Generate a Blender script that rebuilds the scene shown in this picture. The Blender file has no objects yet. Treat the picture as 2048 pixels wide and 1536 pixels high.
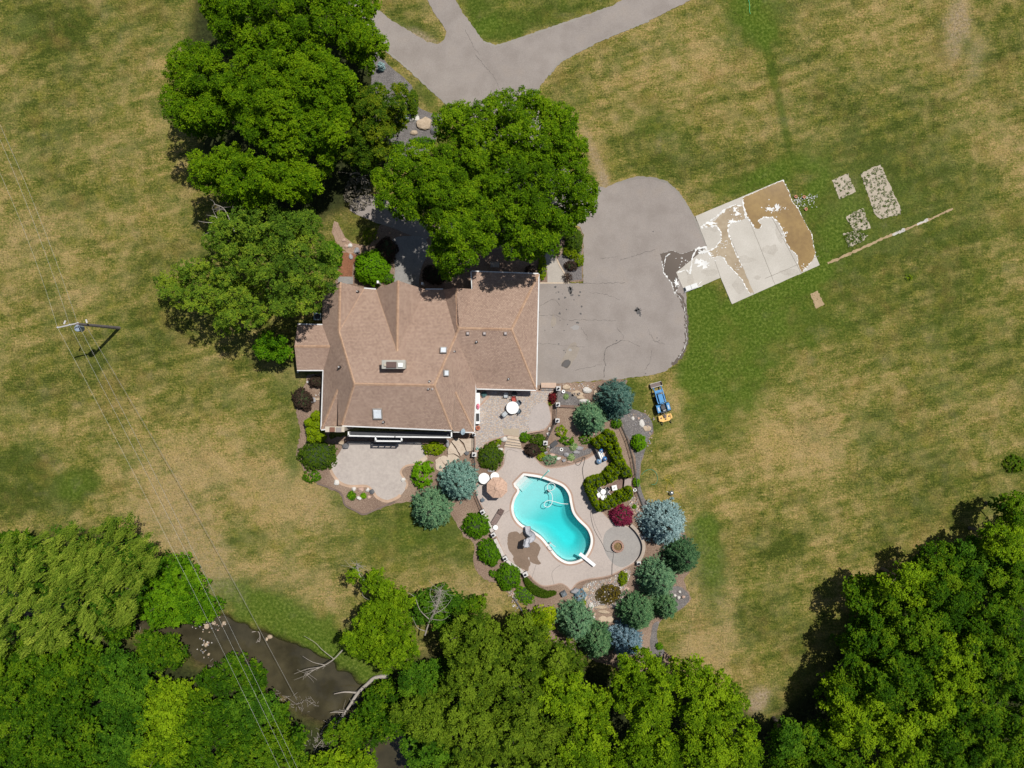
import bpy, bmesh, math, random
import numpy as np
from mathutils import Vector, Matrix
from mathutils.geometry import tessellate_polygon
rnd = random.Random(7)
rng = np.random.default_rng(11)
sc = bpy.context.scene
col = sc.collection
# ---------------------------------------------------------------- camera, sky, sun, exposure
H = 100.0            # flying height of the drone, metres
K = 18.0             # photo pixels per metre on the ground
def P(px, py, z=0.0):
    s = (H - z) / H
    return Vector(((px - 1024) / K * s, (768 - py) / K * s, z))
cam = bpy.data.objects.new("camera", bpy.data.cameras.new("camera"))
col.objects.link(cam)
cam.location = (0, 0, H)
cam.rotation_euler = (0, 0, 0)
cam.data.sensor_width = 36
cam.data.lens = 36 * H / (2048 / K)
cam.data.clip_end = 6000
sc.camera = cam
SUN_EL, SUN_AZ = math.radians(67.5), math.radians(47)
world = bpy.data.worlds.new("World"); sc.world = world; world.use_nodes = True
wn = world.node_tree.nodes; wl = world.node_tree.links
sky = wn.new("ShaderNodeTexSky"); sky.sky_type = 'NISHITA'; sky.sun_disc = False
sky.sun_elevation = SUN_EL; sky.sun_rotation = SUN_AZ
wl.new(sky.outputs[0], wn["Background"].inputs[0]); wn["Background"].inputs[1].default_value = 0.06
sun = bpy.data.objects.new("sun", bpy.data.lights.new("sun", 'SUN')); col.objects.link(sun)
sun.data.energy = 4.2; sun.data.angle = math.radians(0.5); sun.data.color = (1.0, 0.965, 0.90)
sdir = Vector((math.sin(SUN_AZ) * math.cos(SUN_EL), math.cos(SUN_AZ) * math.cos(SUN_EL), math.sin(SUN_EL)))
sun.rotation_euler = sdir.to_track_quat('Z', 'Y').to_euler(); sun.location = (30, 30, 80)
sc.view_settings.view_transform = 'Standard'; sc.view_settings.look = 'None'
sc.view_settings.exposure = 0.0; sc.view_settings.gamma = 1.0
# ---------------------------------------------------------------- materials
def newmat(name):
    m = bpy.data.materials.new(name); m.use_nodes = True
    nt = m.node_tree; return m, nt, nt.nodes, nt.links, nt.nodes["Principled BSDF"]
def ramp(nd, stops):
    r = nd.new("ShaderNodeValToRGB"); e = r.color_ramp.elements
    while len(e) < len(stops): e.new(0.5)
    for i, (p, c) in enumerate(stops):
        e[i].position = p; e[i].color = (*c, 1)
    return r
def plain(name, c, rough=0.5, metal=0.0):
    m, nt, nd, lk, b = newmat(name)
    b.inputs["Base Color"].default_value = (*c, 1); b.inputs["Roughness"].default_value = rough
    b.inputs["Metallic"].default_value = metal
    t = nd.new("ShaderNodeTexNoise"); t.inputs["Scale"].default_value = 9
    r = ramp(nd, [(0.3, tuple(x * .8 for x in c)), (0.7, tuple(min(1, x * 1.12) for x in c))])
    lk.new(t.outputs[0], r.inputs[0]); lk.new(r.outputs[0], b.inputs["Base Color"])
    return m
def noisy(name, stops, s1, s2, w=0.5, rough=0.9, bump=0.0, bs=None, s3=None, w3=0.3):
    """two or three octaves of noise (world position) mixed into one colour ramp"""
    m, nt, nd, lk, b = newmat(name)
    g = nd.new("ShaderNodeNewGeometry")
    def n(s, d=3):
        t = nd.new("ShaderNodeTexNoise"); t.inputs["Scale"].default_value = s; t.inputs["Detail"].default_value = d
        lk.new(g.outputs["Position"], t.inputs["Vector"]); return t
    a, c = n(s1, 4), n(s2, 3)
    mx = nd.new("ShaderNodeMix"); mx.inputs[0].default_value = w
    lk.new(a.outputs[0], mx.inputs[2]); lk.new(c.outputs[0], mx.inputs[3]); out = mx.outputs[0]
    if s3:
        d = n(s3, 2); m3 = nd.new("ShaderNodeMix"); m3.inputs[0].default_value = w3
        lk.new(out, m3.inputs[2]); lk.new(d.outputs[0], m3.inputs[3]); out = m3.outputs[0]
    r = ramp(nd, stops); lk.new(out, r.inputs[0]); lk.new(r.outputs[0], b.inputs["Base Color"])
    b.inputs["Roughness"].default_value = rough
    if bump:
        bp = nd.new("ShaderNodeBump"); bp.inputs["Strength"].default_value = bump; bp.inputs["Distance"].default_value = 0.05
        t = n(bs or s2 * 2, 4); lk.new(t.outputs[0], bp.inputs["Height"]); lk.new(bp.outputs[0], b.inputs["Normal"])
    return m
def leafmat(name, dark, mid, light, tr=0.3, rough=0.55):
    m, nt, nd, lk, b = newmat(name)
    a = nd.new("ShaderNodeAttribute"); a.attribute_name = "tint"
    r = ramp(nd, [(0.0, dark), (0.5, mid), (1.0, light)]); lk.new(a.outputs["Fac"], r.inputs[0])
    lk.new(r.outputs[0], b.inputs["Base Color"]); b.inputs["Roughness"].default_value = rough
    b.inputs["Specular IOR Level"].default_value = 0.04
    t = nd.new("ShaderNodeBsdfTranslucent"); lk.new(r.outputs[0], t.inputs[0])
    mx = nd.new("ShaderNodeMixShader"); mx.inputs[0].default_value = tr
    lk.new(b.outputs[0], mx.inputs[1]); lk.new(t.outputs[0], mx.inputs[2])
    lk.new(mx.outputs[0], nd["Material Output"].inputs[0]); return m
# ---------------------------------------------------------------- objects
def tag(o, label=None, cat=None, group=None, kind=None):
    if label: o["label"] = label
    if cat: o["category"] = cat
    if group: o["group"] = group
    if kind: o["kind"] = kind
    return o
def empty(name, loc, rz=0.0, label=None, cat=None, group=None):
    o = bpy.data.objects.new(name, None); col.objects.link(o); o.location = loc
    o.rotation_euler = (0, 0, rz); o.empty_display_size = 0.3
    return tag(o, label, cat, group)
def dup(o, parent=None):
    c = o.copy(); col.objects.link(c); c.parent = parent
    for ch in [x for x in bpy.data.objects if x.parent == o]: dup(ch, c)
    return c
class MB:
    def __init__(s): s.v = []; s.f = []; s.m = []; s.uv = {}
    def add(s, vs, fs, mi=0):
        o = len(s.v); s.v += [tuple(v) for v in vs]
        for f in fs: s.f.append(tuple(i + o for i in f)); s.m.append(mi)
        return s
    def box(s, c, d, rz=0.0, mi=0, taper=1.0, tilt=None):
        x, y, z = d[0] / 2, d[1] / 2, d[2] / 2
        R = Matrix.Rotation(rz, 3, 'Z')
        if tilt: R = R @ Matrix.Rotation(tilt[0], 3, tilt[1])
        vs = []
        for k, t in ((-z, 1), (z, taper)):
            for a, b in ((-x, -y), (x, -y), (x, y), (-x, y)): vs.append(R @ Vector((a * t, b * t, k)) + Vector(c))
        return s.add(vs, [(3, 2, 1, 0), (4, 5, 6, 7), (0, 1, 5, 4), (1, 2, 6, 5), (2, 3, 7, 6), (3, 0, 4, 7)], mi)
    def tube(s, pts, r, n=6, mi=0, r2=None):
        pts = [Vector(p) for p in pts]; rings = []
        for i, p in enumerate(pts):
            t = (pts[min(i + 1, len(pts) - 1)] - pts[max(i - 1, 0)]).normalized()
            u = t.cross(Vector((0, 0, 1)))
            if u.length < 1e-3: u = Vector((1, 0, 0))
            u.normalize(); w = t.cross(u)
            rr = r if r2 is None else r + (r2 - r) * i / max(1, len(pts) - 1)
            rings.append([p + (u * math.cos(a) + w * math.sin(a)) * rr for a in [2 * math.pi * k / n for k in range(n)]])
        vs = [v for q in rings for v in q]; fs = []
        for i in range(len(pts) - 1):
            for k in range(n):
                a, b = i * n + k, i * n + (k + 1) % n; fs.append((a, b, b + n, a + n))
        fs.append(tuple(range(n))[::-1]); fs.append(tuple(range((len(pts) - 1) * n, len(pts) * n)))
        return s.add(vs, fs, mi)
    def lathe(s, c, prof, n=20, mi=0, sx=1.0, sy=1.0):
        vs = []; fs = []
        for r, z in prof:
            for k in range(n):
                a = 2 * math.pi * k / n; vs.append((c[0] + r * sx * math.cos(a), c[1] + r * sy * math.sin(a), c[2] + z))
        for i in range(len(prof) - 1):
            for k in range(n):
                a, b = i * n + k, i * n + (k + 1) % n; fs.append((a, b, b + n, a + n))
        fs.append(tuple(range(n))[::-1]); fs.append(tuple(range((len(prof) - 1) * n, len(prof) * n)))
        return s.add(vs, fs, mi)
    def prism(s, pts, z0, z1, mi=0, side=None, holes=()):
        """pts: 2D world points (closed). top at z1, side walls down to z0"""
        loops = [[Vector((p[0], p[1], 0)) for p in pts]] + [[Vector((p[0], p[1], 0)) for p in h] for h in holes]
        flat = [v for l in loops for v in l]
        tris = tessellate_polygon(loops); o = []
        for t in tris:
            a, b, c = (flat[i] for i in t)
            n = (b - a).cross(c - a).z
            o.append(tuple(t) if n > 0 else tuple(reversed(t)))
        s.add([(v.x, v.y, z1) for v in flat], o, mi)
        for l in loops:
            n = len(l); vs = [(v.x, v.y, z1) for v in l] + [(v.x, v.y, z0) for v in l]
            s.add(vs, [(i, (i + 1) % n, n + (i + 1) % n, n + i) for i in range(n)], mi if side is None else side)
        return s
    def ribbon(s, pts, w, z, mi=0, wv=0.0, closed=False):
        """flat strip of width w (m) along 2D world points"""
        n = len(pts); vs = []; fs = []
        for i in range(n):
            a = pts[(i - 1) % n] if (closed or i) else pts[i]; b = pts[(i + 1) % n] if (closed or i < n - 1) else pts[i]
            t = Vector((b[0] - a[0], b[1] - a[1])); t = t.normalized() if t.length > 1e-6 else Vector((1, 0))
            ww = w / 2 * (1 + wv * (rnd.random() * 2 - 1))
            vs.append((pts[i][0] - t.y * ww, pts[i][1] + t.x * ww, z)); vs.append((pts[i][0] + t.y * ww, pts[i][1] - t.x * ww, z))
        m = n if closed else n - 1
        for i in range(m):
            a, b = 2 * i, 2 * ((i + 1) % n); fs.append((a, a + 1, b + 1, b))
        return s.add(vs, fs, mi)
    def build(s, name, mats, parent=None, origin=None, smooth=False, uv=None):
        me = bpy.data.meshes.new(name)
        v = s.v
        if origin is not None: v = [(a[0] - origin[0], a[1] - origin[1], a[2] - origin[2]) for a in v]
        me.from_pydata(v, [], s.f)
        if not isinstance(mats, (list, tuple)): mats = [mats]
        for m in mats: me.materials.append(m)
        me.polygons.foreach_set("material_index", s.m)
        if smooth: me.polygons.foreach_set("use_smooth", [True] * len(s.f))
        me.update()
        o = bpy.data.objects.new(name, me); col.objects.link(o)
        if parent: o.parent = parent
        elif origin is not None: o.location = origin
        return o
def px2(pts, z=0.0): return [tuple(P(a, b, z)[:2]) for a, b in pts]
def smooth2(pts, closed=True, n=5, corners=()):
    """Catmull-Rom through photo points; indices in corners stay sharp"""
    out = []; N = len(pts); m = N if closed else N - 1
    for i in range(m):
        p1, p2 = pts[i], pts[(i + 1) % N]
        p0 = pts[(i - 1) % N] if closed else pts[max(i - 1, 0)]
        p3 = pts[(i + 2) % N] if closed else pts[min(i + 2, N - 1)]
        if i in corners: p0 = p1
        if (i + 1) % N in corners: p3 = p2
        for k in range(n):
            t = k / n
            out.append(tuple(0.5 * (2 * p1[j] + (p2[j] - p0[j]) * t + (2 * p0[j] - 5 * p1[j] + 4 * p2[j] - p3[j]) * t * t + (3 * p1[j] - p0[j] - 3 * p2[j] + p3[j]) * t ** 3) for j in (0, 1)))
    if not closed: out.append(tuple(pts[-1]))
    return out
def dens(pts, step=6, amp=1.0, closed=True):
    """subdivide a photo polyline and jitter it so that edges are not ruler straight"""
    out = []; N = len(pts)
    for i in range(N if closed else N - 1):
        a, b = pts[i], pts[(i + 1) % N]; d = math.dist(a, b); k = max(1, int(d / step))
        for j in range(k):
            t = j / k; out.append((a[0] + (b[0] - a[0]) * t + (rnd.random() - .5) * 2 * amp, a[1] + (b[1] - a[1]) * t + (rnd.random() - .5) * 2 * amp))
    if not closed: out.append(tuple(pts[-1]))
    return out
def inside(px, py, poly):
    x = np.asarray(px, float); y = np.asarray(py, float); c = np.zeros(x.shape, bool); n = len(poly)
    for i in range(n):
        x1, y1 = poly[i]; x2, y2 = poly[(i + 1) % n]
        if y1 == y2: continue
        k = ((y1 > y) != (y2 > y)) & (x < (x2 - x1) * (y - y1) / (y2 - y1) + x1); c ^= k
    return c
def segdist(px, py, poly, closed=True):
    x = np.asarray(px, float); y = np.asarray(py, float); d = np.full(x.shape, 1e9); n = len(poly)
    for i in range(n if closed else n - 1):
        x1, y1 = poly[i]; x2, y2 = poly[(i + 1) % n]; dx, dy = x2 - x1, y2 - y1
        t = np.clip(((x - x1) * dx + (y - y1) * dy) / max(dx * dx + dy * dy, 1e-9), 0, 1)
        d = np.minimum(d, np.hypot(x - x1 - t * dx, y - y1 - t * dy))
    return d
def vnoise(x, y, seed=0):
    T = np.random.default_rng(seed).random((256, 256))
    xi = np.floor(x).astype(int); yi = np.floor(y).astype(int); fx = x - xi; fy = y - yi
    fx = fx * fx * (3 - 2 * fx); fy = fy * fy * (3 - 2 * fy)
    g = lambda a, b: T[a & 255, b & 255]
    return (g(xi, yi) * (1 - fx) + g(xi + 1, yi) * fx) * (1 - fy) + (g(xi, yi + 1) * (1 - fx) + g(xi + 1, yi + 1) * fx) * fy
def fbm(x, y, seed=0, o=4):
    s = 0; a = .5
    for k in range(o): s = s + a * vnoise(x * 2 ** k, y * 2 ** k, seed + k); a *= .5
    return s / (1 - .5 ** o)
def leaves(name, C, N, S, mat, parent, tint, asp=0.6, origin=(0, 0, 0), T=None, mat2=None):
    """one mesh of n small rhombic leaves"""
    n = len(C); N = N / np.linalg.norm(N, axis=1, keepdims=True)
    if T is None: T = rng.normal(size=(n, 3))
    T = T - (T * N).sum(1, keepdims=True) * N; T /= np.linalg.norm(T, axis=1, keepdims=True) + 1e-9
    B = np.cross(N, T); S = S[:, None]
    fold = N * S * 0.15
    V = np.stack([C - T * S + fold, C + B * S * asp - fold, C + T * S + fold, C - B * S * asp - fold], 1).reshape(-1, 3) - np.array(origin)
    me = bpy.data.meshes.new(name)
    me.vertices.add(4 * n); me.vertices.foreach_set("co", V.astype(np.float32).ravel())
    me.loops.add(4 * n); me.loops.foreach_set("vertex_index", np.arange(4 * n, dtype=np.int32))
    me.polygons.add(n); me.polygons.foreach_set("loop_start", np.arange(0, 4 * n, 4, dtype=np.int32))
    try: me.polygons.foreach_set("loop_total", np.full(n, 4, dtype=np.int32))
    except Exception: pass
    a = me.attributes.new("tint", 'FLOAT', 'FACE'); a.data.foreach_set("value", np.clip(tint, 0, 1).astype(np.float32))
    me.materials.append(mat); me.update(calc_edges=True)
    o = bpy.data.objects.new(name, me); col.objects.link(o)
    if parent: o.parent = parent
    return o
def rdir(n):
    v = rng.normal(size=(n, 3)); return v / np.linalg.norm(v, axis=1, keepdims=True)
# ================================================================ OUTLINES (photo pixels, 2048 x 1536)
POOL = smooth2([(1048.4, 951), (1079, 955.5), (1103, 963.5), (1124.6, 973), (1136.3, 987.9), (1140, 1005.5), (1145, 1025), (1156, 1040.6), (1173.4, 1058), (1181, 1075.8), (1179.3, 1093.4), (1169.5, 1111), (1154, 1120.7), (1134.4, 1122.7), (1116.8, 1112.9), (1103, 1097.3), (1083.6, 1073.8), (1062, 1059), (1042.6, 1047.5), (1030.9, 1032.8), (1027, 1015.2), (1030.9, 997.7), (1038.7, 984), (1038, 976), (1031, 969)], n=5, corners=(0, 23, 24))
DECK = [(1009, 893), (1042, 896), (1060, 906), (1074, 918), (1082, 927), (1095, 934), (1115, 933), (1134, 930), (1160, 922.5), (1179, 913), (1193, 905), (1203, 900), (1212, 915), (1216, 939), (1202, 954), (1180, 966), (1172, 978), (1181, 998), (1206, 1024), (1224, 1040), (1248, 1048), (1261, 1054), (1279, 1070), (1286, 1087.5), (1283, 1105), (1271, 1124.6), (1247.7, 1138.3), (1222, 1151), (1200.8, 1155.9), (1173.4, 1159.8), (1154, 1167.6), (1142, 1181), (1132.4, 1173.4), (1120.7, 1168), (1105, 1171.5), (1085.5, 1172.5), (1070, 1163.7), (1056, 1149), (1035, 1134), (1012, 1116), (990, 1070), (967, 1022), (950, 985), (957, 962), (984, 947), (996, 940), (1006, 927)]
UPPER = [(951, 779), (1079, 781), (1083, 774), (1111, 775), (1105, 785), (1097, 797), (1096, 808), (1101, 822), (1103, 838), (1099, 850), (1087.5, 861), (1066, 865), (1048, 869), (1039, 873), (1015, 871), (1000, 876), (978, 884), (964, 897), (954, 905), (949, 905), (949, 868)]
TERR = [(697, 882), (842, 884), (851, 900), (852, 915), (838, 926), (812, 931), (801, 943), (806, 955), (814, 966), (811, 978), (800, 991), (775, 1001), (756, 994), (748, 984), (734, 971), (701, 971), (681, 964), (667, 948), (661, 934), (672, 916), (681, 902), (688, 888)]
ROAD = [(560, -120), (200, -560), (260, -600), (640, -120), (728, -14), (742, 7), (784, 42), (816, 60), (855, 84), (874, 88), (889, 80), (893, 62), (865, 21), (855, 0), (845, -60), (800, -600), (860, -600), (895, -60), (911, 0), (925, 25), (946, 53), (967, 83), (992, 91), (1016, 84), (1052, 72), (1122, 47), (1220, 14), (1245, 0), (1320, -60), (2500, -620), (2560, -520), (1480, -60), (1368, 7), (1298, 42), (1192, 86), (1122, 123), (1097, 151), (1080, 172), (1078, 230), (1110, 320), (1180, 372), (1203, 374), (1211, 375), (1232, 365), (1276, 353), (1305, 354.6), (1334, 363), (1355, 381), (1375, 410), (1390, 434), (1414, 492), (1385, 515), (1372, 560), (1374, 621), (1376, 662), (1370, 697), (1358, 718), (1334, 741), (1305, 750), (1246, 757), (1129, 766), (1073, 770), (1076, 566), (1166, 566), (1167, 469), (1160, 454), (1120, 430), (1040, 380), (960, 300), (900, 215), (858, 176), (816, 137), (772, 102), (735, 70)]
SLAB = [(1390.5, 432.5), (1566, 359), (1639, 530.4), (1463.5, 608.3), (1441, 555.5), (1369.5, 586), (1352, 545), (1380, 522), (1414, 494)]
BED_POOL = [(1110, 767), (1180, 764), (1247, 758), (1252, 775), (1262, 815), (1290, 826), (1304, 842), (1307, 862), (1296, 880), (1290, 900), (1281, 930), (1280, 960), (1283, 980), (1290, 1000), (1304, 1015), (1340, 1035), (1375, 1075), (1392, 1120), (1368, 1160), (1381, 1192), (1376, 1206), (1354, 1222), (1324, 1240), (1314, 1262), (1316, 1290), (1345, 1320), (1290, 1345), (1215, 1330), (1165, 1310), (1110, 1290), (1075, 1245), (1045, 1208), (1027, 1195), (1009, 1181), (994, 1167), (974, 1160), (955, 1144), (948, 1120), (947, 1087), (928, 1072), (905, 1034), (880, 1008), (850, 1000), (800, 1006), (750, 1022), (727, 1029), (710, 1021), (690, 1008), (678, 986), (640, 970), (625, 955), (640, 900), (700, 870), (950, 860), (960, 780)]
BED_WEST = [(615, 750), (652, 745), (660, 880), (650, 940), (634, 967), (612, 945), (593, 910), (600, 865), (592, 820), (604, 790)]
BED_FRONT = [(676, 500), (700, 505), (740, 490), (760, 450), (800, 430), (1000, 440), (1100, 470), (1160, 456), (1166, 470), (1166, 563), (1080, 566), (1070, 600), (900, 640), (660, 640), (672, 560)]
BED_NW = [(752, 100), (775, 128), (800, 150), (822, 170), (832, 192), (838, 214), (862, 226), (885, 235), (860, 300), (800, 330), (740, 280), (742, 170)]
CREEK = [(-500, 1130, 26), (100, 1222, 22), (300, 1243, 20), (345, 1255, 24), (420, 1285, 50), (520, 1322, 50), (630, 1375, 58), (700, 1420, 50), (755, 1490, 46), (790, 1570, 46), (830, 1700, 46), (900, 2100, 60)]
def creek_t(px, py):
    """signed distance (photo px) beyond the water's edge of the creek; negative = in the water"""
    x = np.asarray(px, float); y = np.asarray(py, float); best = np.full(x.shape, 1e9)
    for (x1, y1, w1), (x2, y2, w2) in zip(CREEK, CREEK[1:]):
        dx, dy = x2 - x1, y2 - y1
        t = np.clip(((x - x1) * dx + (y - y1) * dy) / (dx * dx + dy * dy), 0, 1)
        best = np.minimum(best, np.hypot(x - x1 - t * dx, y - y1 - t * dy) - (w1 + (w2 - w1) * t))
    return best + (fbm(x / 28, y / 28, 5) - .5) * 26
WATER_Z = -0.85
def offset(poly, d):
    c = []; n = len(poly)
    for i in range(n):
        a, b = Vector(poly[i - 1]), Vector(poly[(i + 1) % n]); t = (b - a).normalized(); c.append((poly[i][0] - t.y * -d, poly[i][1] + t.x * -d))
    return c
# ================================================================ GROUND
# (px, py, rx, ry, rotation deg, dryness change, lush change, soil change)
PATCH = [(1510, 30, 48, 42, 0, -.9, 1, 0), (1528, 78, 22, 22, 0, -.5, .7, 0), (1546, 150, 7, 80, -11, -.9, .45, 0), (1568, 240, 6, 60, -9, -.8, .3, 0),
 (1562, 345, 60, 26, -25, -.8, .8, 0), (1480, 372, 60, 20, -22, -.5, .5, 0), (1620, 400, 22, 60, 20, -.8, .8, 0), (1655, 500, 26, 70, 20, -.8, .75, 0), (1625, 545, 40, 25, 0, -.7, .7, 0),
 (1545, 590, 100, 30, -24, -.9, 1, 0), (1505, 660, 70, 70, 0, -.8, .8, 0), (1590, 650, 90, 40, 0, -.4, .35, 0), (1480, 760, 60, 50, 0, -.5, .45, 0), (1400, 600, 30, 30, 0, -.8, 1, 0), (1402, 660, 26, 100, 0, -.9, 1, 0),
 (1400, 750, 45, 35, -30, -.8, .9, 0), (1450, 800, 80, 40, 0, -.4, .3, 0), (1265, 790, 26, 34, 0, -.8, .5, 0), (1300, 870, 20, 20, 0, -.3, .2, 0), (1390, 850, 50, 30, 20, -.3, .2, 0), (1440, 880, 40, 100, 20, -.25, .15, 0),
 (1318, 250, 50, 40, 10, -.5, .3, 0), (1340, 330, 110, 40, 0, -.3, .05, 0), (1260, 235, 30, 20, 0, .1, 0, 0), (1700, 220, 120, 120, 0, -.22, .02, 0), (1820, 300, 120, 120, 0, -.2, .05, 0), (1930, 420, 120, 80, 0, -.35, .12, 0), (1750, 440, 90, 70, 0, -.3, .2, 0), (1800, 560, 160, 90, 0, -.25, .05, 0), (1700, 620, 90, 80, 0, -.3, .15, 0), (1960, 620, 90, 150, 0, -.2, .1, 0), (1700, 30, 110, 60, 0, .1, 0, 0), (1850, 90, 60, 60, 0, -.2, 0, 0),
 (1417, 1110, 26, 72, -8, -1.2, 1, 0), (1400, 1058, 28, 22, 0, -.7, .4, 0), (1572, 1085, 38, 30, 0, -.6, .1, 0), (1480, 1240, 12, 30, 0, -.4, .15, 0), (1345, 1270, 28, 40, 0, -.35, .1, 0), (2030, 928, 24, 18, 0, -.9, .1, 0),
 (820, 70, 45, 20, 35, -.7, .5, 0), (800, 15, 40, 20, 20, -.1, 0, 0), (1000, 60, 60, 22, -5, -.8, .6, 0), (960, 20, 40, 40, 0, -.7, .6, 0), (1100, 20, 90, 30, -12, -.4, .3, 0), (846, 76, 32, 9, 28, .2, 0, .9), (800, 60, 24, 5, 30, .2, 0, .8),
 (855, 185, 16, 34, -25, -.7, .4, 0), (715, 465, 34, 22, 20, -.2, .1, 0), (672, 985, 40, 16, 20, -.4, .2, 0),
 (570, 1240, 135, 36, 24, -1, 1.1, 0), (500, 1195, 75, 24, 22, -.6, .9, 0), (660, 1292, 66, 28, 28, -.8, 1, 0), (745, 1340, 50, 40, 0, -1, .8, 0), (690, 1020, 34, 20, 20, -.5, .3, 0), (840, 1060, 100, 46, 0, -.55, .35, 0), (740, 1090, 90, 50, 0, -.35, .2, 0), (900, 1120, 50, 40, 0, -.4, .2, 0), (490, 1082, 34, 20, 0, -.6, .35, 0), (535, 880, 26, 16, -20, -.5, .2, 0), (150, 968, 44, 25, 0, -1.3, .75, 0), (45, 915, 50, 34, 0, -.8, .2, 0), (60, 990, 100, 40, 0, -.5, .1, 0), (560, 800, 26, 60, 0, -.3, .15, 0), (585, 900, 14, 60, 0, -.7, .4, 0), (250, 690, 110, 60, 0, -.25, .05, 0), (350, 480, 70, 60, 0, -.3, 0, 0), (120, 350, 120, 60, 0, -.2, 0, 0), (60, 60, 110, 60, 0, -.45, .05, 0), (250, 30, 100, 40, 0, -.3, .05, 0), (80, 580, 16, 14, 0, -.5, .1, 0), (320, 90, 50, 20, 0, -.25, .1, 0),
 (30, 420, 60, 60, 0, .35, 0, 0), (150, 600, 50, 20, -20, .55, 0, .1), (60, 480, 90, 40, -30, .35, 0, .1), (330, 230, 40, 50, 0, .35, 0, 0), (240, 300, 100, 30, -15, .2, 0, 0), (420, 900, 150, 70, -25, .25, 0, 0), (540, 980, 150, 70, 0, .65, 0, .1), (620, 1010, 100, 50, 20, .5, 0, .1), (330, 1040, 70, 60, 30, .6, 0, .25), (410, 1130, 40, 70, -30, .7, 0, .35), (350, 960, 70, 60, -30, .5, 0, .15), (440, 1140, 60, 50, 0, .4, 0, .1), (540, 1150, 70, 34, 0, .35, 0, .1), (640, 1180, 60, 40, 0, .4, 0, .1), (900, 1170, 70, 40, 10, .55, 0, .1), (980, 1190, 60, 30, 30, .6, 0, .15), (700, 1110, 30, 20, 0, .2, 0, .1),
 (1560, 890, 130, 110, 0, .55, 0, 0), (1640, 900, 50, 60, 0, .4, 0, .1), (1380, 960, 60, 60, 0, .3, 0, 0), (1350, 830, 12, 60, -10, .7, 0, .1), (1350, 790, 30, 24, 0, .6, 0, 0), (1385, 1150, 28, 60, 10, .7, 0, .2), (1375, 1060, 14, 30, 0, .7, 0, .2), (1420, 1260, 60, 70, 0, .55, 0, .1), (1400, 1300, 40, 30, 0, .6, 0, .15), (1455, 1190, 22, 100, 0, .5, 0, .1), (1640, 1060, 200, 130, 0, -.12, 0, 0), (1540, 1280, 120, 100, 0, -.2, 0, 0), (1820, 980, 160, 80, 0, -.22, 0, 0), (1600, 1180, 120, 60, 0, .12, 0, 0), (1500, 1360, 60, 60, 0, .3, 0, 0), (1517, 1403, 16, 24, 25, .9, 0, 1.5), (1290, 1030, 30, 20, 0, .2, 0, .1),
 (1915, 45, 20, 60, 12, .7, 0, .8), (1950, 110, 14, 40, 20, .5, 0, .3), (1990, 260, 34, 130, -35, .45, 0, .05), (2030, 330, 30, 60, 0, .3, 0, 0), (1835, 60, 5, 160, -6, .3, 0, 0), (1760, 60, 80, 50, 0, .3, 0, 0), (1190, 315, 9, 60, -22, .9, 0, .6), (1206, 362, 10, 18, 0, .9, 0, .7), (1180, 240, 30, 40, 0, .4, 0, 0), (1250, 170, 70, 20, -25, .3, 0, 0), (1420, 130, 120, 60, -20, .25, 0, 0), (1420, 360, 40, 40, 0, .1, 0, 0), (1240, 420, 4, 4, 0, 0, 0, 0),
 (1690, 400, 46, 80, -20, -.35, .3, 0), (1740, 380, 80, 90, -20, -.3, .2, .05), (1960, 560, 8, 8, 0, -.5, .3, 0), (1818, 555, 8, 6, 0, -.6, .7, 0), (1290, 60, 30, 6, -25, .2, 0, 0)]
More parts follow.
